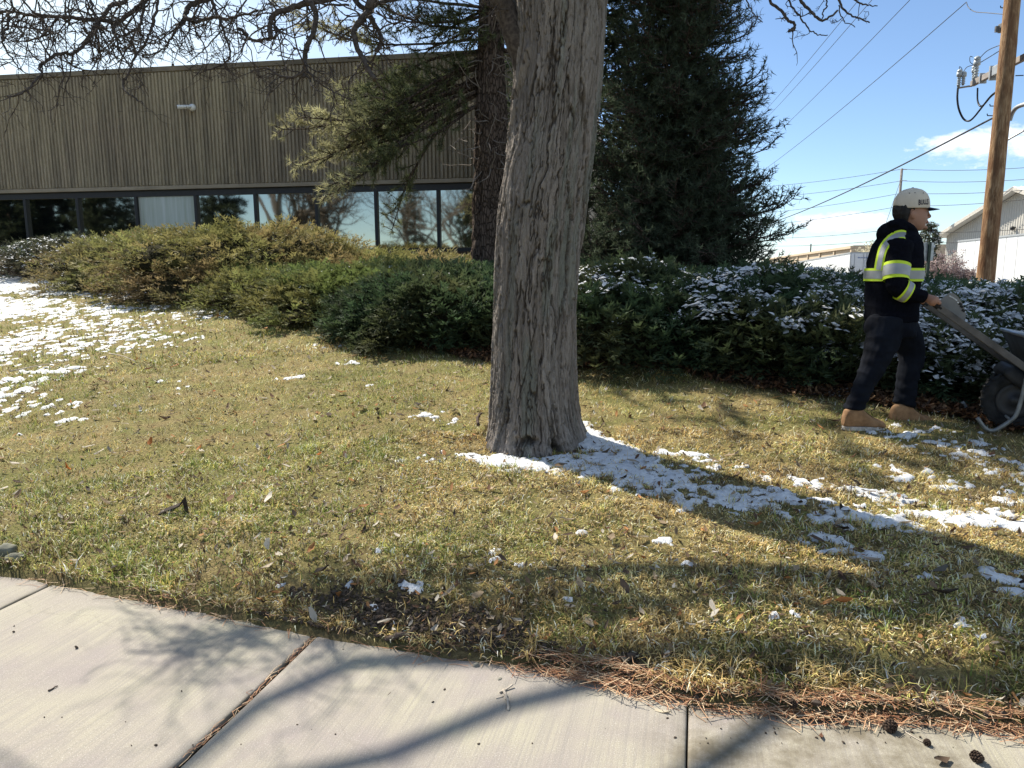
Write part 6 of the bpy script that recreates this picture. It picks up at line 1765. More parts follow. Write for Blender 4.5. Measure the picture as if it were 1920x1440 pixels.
def wires():
    cable = simple('overhead_wire', (0.03, 0.03, 0.035), .6)
    def line(pts, r, lab, sag=0.0):
        P = np.array([np.array(at(*p)) for p in pts])
        out = []
        for a, c in zip(P[:-1], P[1:]):
            for t in np.linspace(0, 1, 17)[:-1]: out.append(a + (c - a) * t - np.array((0, 0, sag * 4 * t * (1 - t))))
        out.append(P[-1])
        b = MB(); b.tube(out, r, 5, cap=False); tag(b.build('power_line', cable, None, True), lab, 'wire', 'overhead wires')
    line([(1380, 262, 62), (1700, -112, 16)], .009, 'uppermost of the thin wires slanting up from the dark evergreen', .3)
    line([(1380, 275, 62), (1720, -100, 16)], .009, 'second of the thin wires slanting up from the dark evergreen, close beside the first', .3)
    line([(1360, 330, 62), (1790, -88, 16)], .009, 'third slanting wire, crossing the middle of the blue sky', .4)
    line([(1340, 375, 62), (1812, 4, 17)], .010, 'fourth slanting wire ending at the small clamp left of the utility pole', .5)
    line([(1380, 432, 60), (1866, 219, 15.6)], .022, 'thick twisted cable running from the utility pole down to the left', .5)
    for (l, m, r_, lab) in (((1400, 352), (1691, 317), (1990, 309), 'highest of the faint level wires crossing the far grey pole'), ((1400, 372), (1691, 339), (1990, 331), 'second faint level wire on the far grey pole'),
                            ((1400, 402), (1691, 362), (1990, 350), 'third faint level wire passing just above the cap'), ((1400, 424), (1691, 386), (1990, 366), 'fourth faint level wire passing behind the cap'),
                            ((1400, 446), (1640, 434), (1990, 425), 'low level wire above the warehouse roofline'), ((1400, 460), (1640, 452), (1990, 447), 'lowest level wire just above the warehouse parapet')):
        line([(*l, 88), (*m, 70), (*r_, 55)], .022, lab, .25)
    b = MB(); p = np.array(at(1691, 316, 70)); g = np.array((p[0], p[1], -.5)); b.tube([g, p], [.17, .12], 10)
    root = empty('utility_pole', g[:]); tag(root, 'thin grey utility pole far off, rising behind the cap of the worker', 'utility pole')
    b.build('pole', simple('far_pole_wood', (.22, .20, .18), .9), root, True)
    b = MB()
    for v in (318, 339, 362): q = np.array(at(1694, v, 70)); b.tube([q - (.2, 0, 0), q + (.35, 0, 0)], .035, 5)
    b.build('insulator_pins', GALV, root)
    b = MB(); b.tube([np.array(at(1690, 334, 70)), np.array(at(1654, 440, 66))], .02, 4, cap=False); b.build('guy_wire', cable, root)
wires()

def sign_and_fence():
    D = 21.0
    p0 = np.array(at(1731, 560, D)); p1 = np.array(at(1738.5, 455, D)); x = (p0[0] + p1[0]) / 2; gz = float(zg(x, p0[1]))
    root = empty('road_sign', (x, p0[1], gz)); tag(root, 'small grey-backed road sign on a dark green post between the worker and the pole', 'sign')
    b = MB(); b.box((x, p0[1], (p1[2] + gz) / 2), (.075, .05, p1[2] - gz)); b.build('post', simple('green_steel_post', (.025, .045, .035), .6), root)
    b = MB(); b.box((x, p0[1] + .05, p1[2] - .27), (.34, .012, .52), rz(.12), .004); b.build('sign_panel', simple('sign_back_aluminium', (.36, .40, .42), .45, .4, .2), root)
    root = empty('fence', (27, 46, -.4)); tag(root, 'weathered grey-tan board fence below the blossom tree', 'fence')
    rng = np.random.default_rng(9)
    boards = simple('fence_board', (0.30, 0.265, 0.23), .9, var=.3, scale=3)
    post = simple('fence_post', (0.16, 0.15, 0.15), .9)
    a, e = np.array(at(1690, 512, 52)), np.array(at(1800, 509, 50)); d = e - a; L = np.linalg.norm(d[:2]); u = d / L
    ht = a[2] + .35
    n = int(L / .165)
    proto = None
    for i in range(n):
        p = a + u * (i + .5) * .165; zt = p[2] + rng.normal(0, .02)
        if proto is None:
            b = MB(); b.box((0, 0, .5), (.155, .022, 1.0)); o = b.build('board', boards); proto = o
        else: o = proto.copy(); COL.objects.link(o)
        o.location = (p[0], p[1] + rng.normal(0, .006), -.35); o.scale = (1, 1, zt + .35); o.rotation_euler = (0, 0, math.atan2(u[1], u[0]) + rng.normal(0, .02)); attach(o, root)
    for i in range(3):
        p = a + u * L * (i + .3) / 2.6; b = MB(); b.box((p[0], p[1] - .06, (p[2] - .35) / 2 + .02), (.12, .10, p[2] + .4)); b.build('post', post, root)
sign_and_fence()

def bare_tree(name, x, y, h, r, seed, label, levels=4, kids=4, spread=.75, bark=None, lean=(0, 0), trunk_k=.34, blossom=None, group=None):
    rng = np.random.default_rng(seed); gz = float(zg(x, y))
    root = empty(name, (x, y, gz)); tag(root, label, 'tree', group)
    bark = bark or simple('bare_branch_bark', (0.11, 0.09, 0.078), .9, var=.3, scale=15)
    tr, cr = MB(), MB(); tips = []
    def grow(p, d, r, L, lvl):
        P = [np.array(p, float)]; d = np.array(d, float)
        for i in range(5):
            d = d + rng.normal(0, .13, 3) + np.array((0, 0, .05)); d /= np.linalg.norm(d); P.append(P[-1] + d * L / 5)
        Q = P if lvl < 3 else [P[0], P[2], P[5]]
        (tr if lvl == 0 else cr).tube(Q, np.linspace(r, r * .62, len(Q)), 9 if lvl == 0 else (5 if lvl < 2 else 3), cap=False)
        if lvl >= levels - 1: tips.extend(P[1:])
        if lvl < levels:
            for q in range(kids + (1 if lvl == 0 else 0)):
                i = rng.integers(2 if lvl else 3, 6); dd = rng.normal(0, 1, 3); dd -= d * (dd @ d); dd = unit(dd) * rng.uniform(.5, 1.0) * spread * 1.2 + d
                grow(P[i], unit(dd), r * rng.uniform(.42, .62), L * rng.uniform(.55, .8), lvl + 1)
    grow((x, y, gz - .1), unit(np.array((lean[0], lean[1], 1.0))), r, h * trunk_k, 0)
    tr.build('trunk', bark, root, True); cr.build('crown', bark, root)
    if blossom is not None and tips:
        T = np.array(tips); k = rng.integers(0, len(T), blossom[1]); P = T[k] + rng.normal(0, blossom[3], (blossom[1], 3))
        D = unit(rng.normal(0, 1, P.shape)); V, F, C = needles(P, D, 3, blossom[2], blossom[2] * .8, .9, rng, np.array(blossom[0]), .3)
        mesh_np('blossom', V, [F], JUN_MAT, root, False, C)
    return root
def cheap_conifer(x, y, h, rad, seed, label, col, group=None, snow=None):
    rng = np.random.default_rng(seed); gz = float(zg(x, y))
    root = empty('evergreen_tree', (x, y, gz)); tag(root, label, 'tree', group)
    b = MB(); taper_trunk(b, (x, y, gz - .1), h, h * .022, .02); b.build('trunk', pine_bark(), root, True)
    lb, out = MB(), []
    for z_ in np.arange(.08 * h, h * .97, h * .055):
        for q in range(6):
            az = rng.uniform(0, 6.28); L = max(.2, rad * (1 - z_ / h) * rng.uniform(.75, 1.1) + .15)
            conifer_branch((x, y, gz + z_), (math.cos(az), math.sin(az), .0), L, rng, out, lb, .03, step=max(.3, rad * .2), sub=.4, start=.15)
    P = np.array([o[0] for o in out]); D = np.array([o[1] for o in out])
    V, F, C = needles(P, D, 7, .30 * rad / 2.2, .085 * rad / 2.2, .55, rng, np.array(col))
    mesh_np('crown', V, [F], PINE_MAT, root, False, C); lb.build('limbs', pine_bark(), root)
    if snow:
        k = rng.uniform(0, 1, len(P)) < snow; V, F, C = needles(P[k] + (0, 0, .06), D[k], 3, .3 * rad / 2.2, .16 * rad / 2.2, .6, rng, np.array((.8, .82, .85)), .03)
        mesh_np('snow', V, [F], SNOW, root, False)
p = at(1763, 530, 40); bare_tree('blossom_tree', p.x, p.y, 4.6, .10, 61, 'twiggy pinkish tree with a little snow in front of the trailer end', 4, 5, .85, simple('pink_grey_bark', (.20, .14, .135), .9), blossom=((.40, .32, .31), 3800, .075, .10))
p = at(1705, 530, 44); bare_tree('blossom_tree', p.x, p.y, 4.2, .09, 62, 'second twiggy pinkish tree just behind the worker, left of the road sign', 4, 5, .85, simple('pink_grey_bark', (.20, .14, .135), .9), blossom=((.40, .33, .31), 2600, .075, .10))
p = at(1636, 520, 66); bare_tree('blossom_tree', p.x, p.y, 6.2, .13, 63, 'cream-coloured tree flecked with snow behind the shoulder of the worker', 4, 5, .8, None, blossom=((.62, .58, .44), 5200, .13, .18))
p = at(1737, 520, 58); cheap_conifer(p.x, p.y, 6.0, 2.0, 64, 'snow-flecked evergreen behind the face of the worker', (.085, .10, .06), None, .30)
p = at(1500, 520, 120); bare_tree('bare_tree', p.x, p.y, 5.0, .12, 65, 'small reddish bare tree before the far tan warehouse', 4, 4, .8, simple('reddish_twigs', (.24, .13, .10), .9))
p = at(1116, 520, 30); bare_tree('bare_tree', p.x, p.y, 5.5, .1, 66, 'thin yellow-green bush tree glimpsed past the building corner', 4, 4, .8, None, blossom=((.25, .25, .10), 1500, .12, .15))

# ------------------------------------------------------------------ trees across the road behind the photographer: the windows mirror them
def mirrored(u, dist):
    d = np.array(px_dir(u, 440)); d2 = d[:2] / np.linalg.norm(d[:2])
    M = np.array([[d2[0], -FN[0]], [d2[1], -FN[1]]]); s, t = np.linalg.solve(M, FA)
    q = d2 * s; r = d2 - 2 * (d2 @ F_OUT) * F_OUT
    return q + r * dist
def across_road():
    g = 'trees across the road mirrored in the windows'
    for i, (u, dist, h, rad) in enumerate(((-60, 33, 9, 3.4), (30, 30, 10, 3.6), (105, 32, 11, 3.6), (185, 30, 9, 3.0), (232, 34, 7, 2.0), (415, 35, 11, 3.4), (775, 44, 11, 2.0), (885, 40, 11, 3.0))):
        x, y = mirrored(u, dist)
        lab = ('dark evergreen mirrored past the left edge of the window strip', 'dark evergreen mirrored in the leftmost visible pane', 'dark evergreen mirrored in the second pane from the left', 'dark evergreen mirrored in the third pane',
               'small evergreen mirrored beside the pale blind pane', 'drooping evergreen mirrored right of the pale blind pane', 'small evergreen mirrored high in the pane left of the pine trunk', 'evergreen mirrored behind the pine trunk')[i]
        cheap_conifer(x, y, h, rad, 70 + i, lab, (.045, .06, .035), g)
    for i, (u, dist, h, r, lean, lab) in enumerate(((505, 34, 17, .42, (-.12, 0), 'thick-stemmed bare tree mirrored in the middle panes'), (560, 36, 15, .34, (.3, 0), 'leaning bare tree mirrored beside the thick-stemmed one'),
                                         (665, 36, 15, .30, (0, 0), 'bare tree with hanging twigs mirrored left of centre'), (755, 38, 14, .22, (0, 0), 'slender bare tree mirrored in the pane left of the pine trunk'), (850, 40, 15, .26, (0, 0), 'bare tree mirrored in the last pane by the pine trunk'),
                                         (240, 36, 11, .2, (0, 0), 'small bare tree mirrored under the dark evergreens'))):
        x, y = mirrored(u, dist); bare_tree('bare_tree', x, y, h, r, 90 + i, lab, 4, 4, .9, None, lean, group=g)
across_road()
# ================================================================== the worker and the wheelbarrow
def fuse(mb, voxel, name, mats, parent=None, smooth=4, folds=None, col=None, place=None):
    """melts the collected shapes into one continuous skin; folds: function (V, N) -> offsets along the normal"""
    tmp = mb.build('tmp_shape', [], None, False)
    r = tmp.modifiers.new('r', 'REMESH'); r.mode = 'VOXEL'; r.voxel_size = voxel; r.use_smooth_shade = True
    if smooth:
        s = tmp.modifiers.new('s', 'SMOOTH'); s.factor = 0.5; s.iterations = smooth
    bpy.context.view_layer.update()
    dg = bpy.context.evaluated_depsgraph_get()
    me = bpy.data.meshes.new_from_object(tmp.evaluated_get(dg))
    old = tmp.data; bpy.data.objects.remove(tmp); bpy.data.meshes.remove(old)
    n = len(me.vertices); V = np.empty(n * 3, np.float32); me.vertices.foreach_get('co', V); V = V.reshape(-1, 3).astype(float)
    if folds is not None:
        Nn = np.empty(n * 3, np.float32); me.vertices.foreach_get('normal', Nn); Nn = Nn.reshape(-1, 3)
        V = V + Nn * folds(V)[:, None]; me.vertices.foreach_set('co', V.astype(np.float32).ravel())
    if place is not None:
        me.transform(Matrix.Translation(-Vector(place)))
    for m in (mats if isinstance(mats, (list, tuple)) else [mats]): me.materials.append(m)
    if col is not None:
        ca = me.color_attributes.new('Col', 'FLOAT_COLOR', 'POINT'); c4 = np.ones((n, 4), np.float32); c4[:, :3] = col(V); ca.data.foreach_set('color', c4.ravel())
    me.polygons.foreach_set('use_smooth', np.ones(len(me.polygons), bool)); me.name = name; me.update()
    o = bpy.data.objects.new(name, me); COL.objects.link(o)
    if place is not None: o.location = place
    return attach(o, parent)

gN = ground_at(1620, 803); gF = ground_at(1712, 798)
def axis_depth(p): return -(CAM_ROT.inverted() @ (Vector(p) - Vector((0, 0, EYE)))).z
DN, DF = axis_depth(gN), axis_depth(gF)
D0 = (DN + DF) / 2 + 0.03
DN, DF = D0 - 0.10, D0 + 0.10
PXM = D0 / F_PX                                              # metres per photograph pixel at the worker
def pp(u, v, lat=0.0): return np.array(at(u, v, D0 + lat))
XV = np.array(CAM_ROT @ Vector((1, 0, 0))); YV = np.array((0, 1.0, 0)); ZV = np.array((0, 0, 1.0))

def loft_rows(rows, n=28, power=2.3, grow=0.0, dens=4):
    """rows: (v, u_back, u_front, half_lateral[, lateral centre]); horizontal rings"""
    R = np.array([r if len(r) == 5 else (*r, 0.0) for r in rows], float)
    t = np.arange(len(R)); tt = np.linspace(0, len(R) - 1, (len(R) - 1) * dens + 1)
    R = np.stack([np.interp(tt, t, R[:, k]) for k in range(5)], 1)
    a = np.linspace(0, 2 * np.pi, n, endpoint=False)
    ca, sa = np.cos(a), np.sin(a); k = (np.abs(ca) ** power + np.abs(sa) ** power) ** (-1 / power)
    V = []
    for v, ub, uf, hl, lc in R:
        c = pp((ub + uf) / 2, v, lc); hx = (uf - ub) / 2 * PXM + grow
        V.append(c + np.outer(ca * k * hx, XV) + np.outer(sa * k * (hl + grow), YV))
    V = np.concatenate(V); m = len(R)
    i = np.arange(m - 1)[:, None] * n; j = np.arange(n)[None]
    F = np.stack([i + j, i + (j + 1) % n, i + n + (j + 1) % n, i + n + j], -1).reshape(-1, 4)
    return V, [F, np.arange(n)[None, ::-1].copy(), (np.arange(n) + (m - 1) * n)[None]]
def add_loft(b, rows, **k): V, F = loft_rows(rows, **k); b.add(V, F)
def ellip(b, c, r, n=20):
    a = np.linspace(-np.pi / 2, np.pi / 2, 13)
    prof = np.stack([np.cos(a) * 1.0, np.sin(a)], 1); prof[0, 0] = prof[-1, 0] = 0.01
    R = np.stack([XV * r[0], YV * r[1], ZV * r[2]], 1)
    b.lathe(prof, c, n, R)
def ptube(b, pts, rad, n=14, m=4):
    P = smooth_path([pp(*p) for p in pts], m)
    b.tube(P, np.interp(np.linspace(0, 1, len(P)), np.linspace(0, 1, len(rad)), rad), n)
    return P

TORSO = [(434, 1668, 1712, .085), (444, 1655, 1715, .165), (458, 1645, 1717, .205), (480, 1638, 1719, .215), (505, 1633, 1719, .205), (530, 1630, 1717, .19), (556, 1628, 1715, .18), (582, 1628, 1713, .18), (602, 1630, 1712, .178)]
def torso_lat(u, v):
    T = np.array(TORSO); ub, uf, hl = (np.interp(v, T[:, 0], T[:, k]) for k in (1, 2, 3))
    x = np.clip((u - (ub + uf) / 2) / ((uf - ub) / 2), -.97, .97)
    return -hl * (1 - np.abs(x) ** 2.3) ** (1 / 2.3)
ARM_N = [(1688, 456, -.185), (1682, 495, -.215), (1681, 533, -.235), (1700, 548, -.24), (1722, 555, -.25), (1741, 559, -.262)]
ARM_F = [(1688, 456, .185), (1685, 495, .215), (1685, 530, .235), (1697, 545, .23), (1712, 552, .22), (1724, 556, .20)]
LEG_N = [(1662, 600, -.085), (1655, 640, -.095), (1637, 686, -.10), (1620, 722, -.10), (1603, 760, -.10), (1600, 776, -.10)]
LEG_F = [(1686, 600, .085), (1701, 634, .095), (1709, 664, .10), (1703, 704, .10), (1696, 750, .10), (1694, 768, .10)]

def fold_noise(amp, sx=16, sz=9):
    return lambda V: amp * (fbm(V[:, 0] * sx, V[:, 1] * sx, V[:, 2] * sz, 3) + 0.7 * (1 - 2 * np.abs(vnoise(V[:, 0] * 7 + V[:, 2] * 9, V[:, 1] * 8, V[:, 2] * 13))))

# ---- wheelbarrow frame geometry (needed for the hands)
BH = np.array((0.93, -0.37)); BH /= np.linalg.norm(BH); BL = np.array((BH[1], -BH[0]))     # heading, and sideways towards the photographer
GRIP_N = np.array(at(1743, 564, D0 - .265))
def on_barrow(u, v, lat):
    """point on the pixel ray that lies lat metres sideways of the near handle (negative = far side)"""
    d = np.array(px_dir(u, v)); o = np.array((0, 0, EYE))
    t = (lat + (GRIP_N[:2] - o[:2]) @ BL) / (d[:2] @ BL)
    return o + d * t
HN1 = on_barrow(1920, 688, 0.0)
HDIR = HN1 - GRIP_N; HDIR /= np.linalg.norm(HDIR)
SEP = 0.56
def side(p, lat): return np.asarray(p, float) + np.array((*BL, 0)) * lat

def build_worker():
    skin = Mat('skin', 0.6, 0.35); sc = skin.attr('Col'); sn = skin.noise(90, 3)
    skin.col(skin.mix(skin.math('MULTIPLY', sn, .2), sc, (0.30, 0.14, 0.09))); skin.b.inputs['Subsurface Weight'].default_value = 0.0
    cloth = simple('black_fleece', (0.0045, 0.005, 0.0085), .95, .05, var=.3, scale=60, bump=.4, bscale=500, bdist=.002)
    jean = Mat('dark_denim', .92, .12); n = jean.noise(9, 5); n2 = jean.noise(420, 2)
    jean.col(jean.mix(jean.math('MULTIPLY', n2, .5), jean.ramp(n, [(.35, (.003, .004, .008)), (.68, (.009, .012, .020))]), (.006, .007, .011))); jean.bump(n2, .3, .002)
    suede = Mat('tan_work_boot_suede', .9, .15); n = suede.noise(18, 5); suede.col(suede.ramp(n, [(.3, (.17, .095, .05)), (.7, (.33, .20, .11))])); suede.bump(suede.noise(200, 3), .4, .002)
    sole = simple('boot_rubber_with_snow', (.40, .38, .36), .9, .1, var=.5, scale=40)
    root_z = float(zg(gN.x + .15, gN.y + .05))
    pos = (float(pp(1665, 800)[0]), float(pp(1665, 800)[1]), root_z)
    # --- body: one continuous skin from head to ankles
    b = MB()
    add_loft(b, [(362, 1694, 1726, .05), (370, 1687, 1732, .066), (382, 1682, 1737, .074), (392, 1681, 1738, .076), (400, 1681, 1737, .076), (408, 1683, 1737, .074), (416, 1688, 1735, .068), (423, 1695, 1733, .058), (429, 1704, 1730, .044), (433, 1711, 1726, .030)], power=2.1, dens=3)
    ptube(b, [(1738, 394, 0), (1741, 402, 0), (1743, 406, 0), (1738, 409, 0)], [.010, .011, .013, .008], 8)          # nose
    ptube(b, [(1736, 414, .0), (1738.5, 416, 0), (1736, 418, 0)], [.012, .012, .012], 8)                                # lips
    ellip(b, pp(1734, 427, 0), (.018, .024, .016)); ellip(b, pp(1736, 390, 0), (.012, .052, .010))                       # chin, brow
    for s in (-1, 1):
        ellip(b, pp(1712, 402, s * .076), (.020, .010, .030)); ellip(b, pp(1730, 408, s * .042), (.020, .022, .018))      # ear, cheek
        ellip(b, pp(1734, 397, s * .030), (.010, .012, .008))
    ptube(b, [(1704, 420, 0), (1695, 438, 0), (1688, 460, 0)], [.056, .058, .075])
    add_loft(b, TORSO, grow=-.03)
    for arm in (ARM_N, ARM_F): ptube(b, arm, [.058, .05, .044, .040, .034, .028])
    for leg in (LEG_N, LEG_F): ptube(b, leg, [.085, .08, .058, .052, .042, .04])
    # hands: palm, four curled fingers of unequal length, thumb across the grip
    for nearside in (True, False):
        g = side(GRIP_N, 0 if nearside else -SEP) + HDIR * .02
        ax = HDIR; s = 1 if nearside else -1
        out = np.array((*BL, 0)) * s; up = np.cross(ax, out) * s; up /= np.linalg.norm(up)
        if up[2] < 0: up = -up
        wr = pp(*ARM_N[-1]) if nearside else pp(*ARM_F[-1])
        back = g + out * .030 + up * .012
        b.tube([wr, wr * .45 + back * .55, back, back + ax * .02], [.028, .034, .038, .030], 12)
        for k in range(4):
            o = g + ax * (.034 - .022 * k) ; L = (.9, 1.0, .95, .8)[k]
            pts = [o + out * .032 + up * .012, o + out * .020 + up * .030 * L, o - out * .008 + up * .030 * L, o - out * .026 + up * .008, o - out * .018 - up * .016 * L]
            b.tube(smooth_path(pts, 3), np.linspace(.0105, .0082, 13), 8)
        th = [back - ax * .03 + up * .0, g - ax * .015 + out * .012 + up * .034, g + ax * .025 - out * .006 + up * .033, g + ax * .050 - out * .014 + up * .022]
        b.tube(smooth_path(th, 3), np.linspace(.014, .0095, 10), 8)
    head_c = pp(1708, 400)
    def skincol(V):
        c = np.tile(np.array((0.33, 0.175, 0.115)), (len(V), 1))
        lip = np.linalg.norm((V - pp(1738, 416)) / np.array((.014, .03, .008)), axis=1) < 1; c[lip] = (.26, .10, .08)
        for s in (-1, 1):
            e = np.linalg.norm((V - pp(1737, 397, s * .030)) / np.array((.016, .013, .007)), axis=1) < 1; c[e] = (.03, .02, .018)
            w = np.linalg.norm((V - pp(1736, 392, s * .032)) / np.array((.018, .022, .005)), axis=1) < 1; c[w] = (.03, .02, .015)
        return c
    person = fuse(b, .0064, 'person', skin.m, None, 3, None, skincol, pos)
    tag(person, 'worker in white cap and black hooded jacket with reflective bands pushing a wheelbarrow', 'person')
    # --- hair
    b = MB(); add_loft(b, [(372, 1684, 1708, .078), (382, 1679, 1708, .080), (392, 1677, 1706, .080), (402, 1678, 1702, .078), (412, 1682, 1698, .070), (419, 1688, 1697, .056)], power=2.1)
    ptube(b, [(1713, 385, -.072), (1714, 391, -.074), (1715, 396, -.073)], [.009, .008, .004], 8); ptube(b, [(1713, 385, .072), (1714, 391, .074), (1715, 396, .073)], [.009, .008, .004], 8)
    fuse(b, .006, 'hair', simple('black_hair', (.010, .008, .007), .6, .3, var=.4, scale=80, bump=.6, bscale=260), person, 2, lambda V: .004 * vnoise(V[:, 0] * 60, V[:, 1] * 60, V[:, 2] * 25))
    # --- jacket with hood and sleeves
    b = MB(); add_loft(b, TORSO)
    add_loft(b, [(588, 1628, 1713, .183), (601, 1629, 1713, .184)], power=2.4)                                           # hem band
    ptube(b, ARM_N[:-1], [.088, .078, .070, .062, .050]); ptube(b, [ARM_N[-2], (1735, 558, -.258)], [.052, .040])
    ptube(b, ARM_F[:-1], [.088, .078, .070, .062, .050]); ptube(b, [ARM_F[-2], (1719, 555, .206)], [.052, .040])
    ellip(b, pp(1676, 429, 0), (.088, .125, .050)); ellip(b, pp(1662, 437, 0), (.055, .115, .055)); ellip(b, pp(1690, 438, 0), (.082, .105, .040))
    ptube(b, [(1665, 424, -.085), (1688, 418, -.098), (1708, 428, -.085), (1716, 442, -.04), (1717, 446, .0)], [.032, .026, .026, .024, .022])
    ptube(b, [(1665, 424, .085), (1688, 418, .098), (1708, 428, .085), (1716, 442, .04), (1717, 446, .0)], [.032, .026, .026, .024, .022])
    jacket = fuse(b, .0075, 'jacket', cloth, person, 4, fold_noise(.0065))
    # --- reflective bands sewn on the jacket
    lime = simple('lime_band', (.56, .74, .04), .6, .3, var=.08); lime_m = lime
    lime.node_tree.nodes['Principled BSDF'].inputs['Emission Strength'].default_value = 0.0
    silver = simple('silver_reflective_tape', (.30, .31, .32), .4, .5, .15, var=.12, scale=14, bump=.15, bscale=25, bdist=.004)
    def ribbon(path, widths, name_parts):
        pass
    def torso_band(v0, v1, mat, grow, ua=None):
        rows = []
        for v in np.linspace(v0, v1, 5):
            T = np.array(TORSO); rows.append((v, *(np.interp(v, T[:, 0], T[:, k]) for k in (1, 2, 3))))
        V, F = loft_rows(rows, n=64, grow=grow, dens=2)
        b = MB(); b.add(V, F[:1]); return b.build('reflective_band', mat, jacket, True)
    torso_band(503, 527, lime_m, .012); torso_band(507.5, 522.5, silver, .0145)
    def arm_band(P, R, t0, t1, mat, grow):
        P = np.asarray(P); n = len(P); i0, i1 = t0 * (n - 1), t1 * (n - 1); k = np.linspace(i0, i1, 6)
        Q = np.stack([np.interp(k, np.arange(n), P[:, c]) for c in range(3)], 1); rr = np.interp(k, np.arange(n), np.interp(np.linspace(0, 1, n), np.linspace(0, 1, len(R)), R)) + grow
        b = MB(); b.tube(Q, rr, 28, cap=False); b.build('reflective_band', mat, jacket, True)
    for ARM in (ARM_N, ARM_F):
        P = smooth_path([pp(*p) for p in ARM[:-1]], 8); R = [.088, .078, .070, .062, .050]
        arm_band(P, R, .26, .44, lime_m, .010); arm_band(P, R, .295, .405, silver, .0125)
        arm_band(P, R, .62, .80, lime_m, .010); arm_band(P, R, .655, .765, silver, .0125)
    for sgn in (-1, 1):
        path = np.array([(1647, 506), (1650, 488), (1656, 466), (1668, 450), (1684, 440.5), (1699, 441), (1710, 455), (1715.5, 474), (1715, 490), (1708, 508)], float)
        path = smooth_path(path, 5); tg = np.gradient(path, axis=0); tg /= np.linalg.norm(tg, axis=1, keepdims=True); nn = np.stack([-tg[:, 1], tg[:, 0]], 1)
        for w0, w1, mat, lift in ((-8.5, -4.5, lime_m, .014), (-4.7, 4.7, silver, .015), (4.5, 8.5, lime_m, .014)):
            V = []
            for w in np.linspace(w0, w1, 3):
                q = path + nn * w
                V.append(np.array([pp(u, v, sgn * (torso_lat(u, max(v, 436)) - lift)) for u, v in q]))
            # wrap over the shoulder: the lateral surface follows the jacket
            m = len(path); V = np.concatenate(V); i = np.arange(m - 1)
            F = np.concatenate([np.stack([k * m + i, k * m + i + 1, (k + 1) * m + i + 1, (k + 1) * m + i], -1) for k in range(2)])
            b = MB(); b.add(V, F); b.build('reflective_band', mat, jacket, True)
    # --- trousers
    b = MB(); add_loft(b, [(580, 1631, 1711, .165), (598, 1629, 1713, .175), (616, 1630, 1712, .175), (630, 1636, 1708, .16)])
    ptube(b, LEG_N[:-1], [.118, .112, .088, .068, .062]); ptube(b, [(1609, 746, -.1), (1601, 763, -.1), (1600, 770, -.1)], [.062, .063, .056])
    ptube(b, LEG_F[:-1], [.112, .106, .088, .076, .072]); ptube(b, [(1698, 735, .1), (1695, 756, .1), (1694, 760, .1)], [.072, .074, .066])
    ellip(b, pp(1642, 612, -.07), (.075, .09, .085)); ellip(b, pp(1642, 612, .07), (.075, .09, .085))
    def leg_folds(V):
        low = np.clip((pp(1640, 690)[2] - V[:, 2]) * 3, 0, 1)
        return fold_noise(.006, 14, 12)(V) + low * .006 * np.sin(V[:, 2] * 95 + 2 * vnoise(V[:, 0] * 12, V[:, 1] * 12, V[:, 2] * 6))
    fuse(b, .0075, 'trousers', jean.m, person, 3, leg_folds)
    # --- boots
    def boot(du, dv, lat, k, zfix):
        rows = [(1580, 780, 798, .028), (1584, 768, 801, .040), (1592, 762, 802, .046), (1602, 761, 802, .047), (1613, 764, 802, .046), (1622, 774, 802, .045), (1634, 782, 802, .048), (1645, 785, 802, .050), (1653, 789, 802, .045), (1658, 795, 801, .028)]
        V = []; n = 20; a = np.linspace(0, 2 * np.pi, n, endpoint=False); ca, sa = np.cos(a), np.sin(a); q = (np.abs(ca) ** 2.6 + np.abs(sa) ** 2.6) ** (-1 / 2.6)
        for u, v0, v1, hl in rows:
            uu = 1600 + (u - 1600) * k + du; vv0, vv1 = 802 + (v0 - 802) * k + dv, 802 + (v1 - 802) * k + dv
            c = pp(uu, (vv0 + vv1) / 2, lat); V.append(c + np.outer(ca * q * (vv1 - vv0) / 2 * PXM, ZV) + np.outer(sa * q * hl, YV))
        V = np.concatenate(V); m = len(rows); i = np.arange(m - 1)[:, None] * n; j = np.arange(n)[None]
        b = MB(); b.add(V, [np.stack([i + j, i + (j + 1) % n, i + n + (j + 1) % n, i + n + j], -1).reshape(-1, 4), np.arange(n)[None, ::-1].copy(), (np.arange(n) + (m - 1) * n)[None]])
        o = fuse(b, .005, 'boot', suede.m, person, 3, lambda V: .0025 * fbm(V[:, 0] * 30, V[:, 1] * 30, V[:, 2] * 30, 3))
        b = MB(); a = np.linspace(0, 2 * np.pi, 28, endpoint=False)
        L = 40 * k * PXM; prof = np.sign(np.cos(a)) * np.abs(np.cos(a)) ** .7 * L, np.sin(a) * (.049 - .006 * np.cos(a + .5))
        c = pp(1619 * 1 + (1619 - 1600) * (k - 1) + du, 802 + dv, lat)
        low = np.array([c + XV * x + YV * y - ZV * .012 for x, y in zip(*prof)]); top = np.array([c + XV * x * .98 + YV * y * .97 + ZV * .012 for x, y in zip(*prof)])
        j = np.arange(28); b.add(np.concatenate([low, top]), [np.stack([j, (j + 1) % 28, 28 + (j + 1) % 28, 28 + j], -1), j[None, ::-1].copy(), (j + 28)[None]])
        b.build('sole', sole, o)
        b = MB()
        for t in range(5):
            p = pp(1612 + 5.5 * t * k + du, 802 + (766 + 4.0 * t - 802) * k + dv, lat); b.tube([p + YV * -.026, p + ZV * .006, p + YV * .026], .003, 5)
        b.build('laces', simple('brown_lace', (.10, .06, .035), .9), o)
    boot(0, 0, -.10, 1.0, 0); boot(90, -5, .10, 1.05, 0)
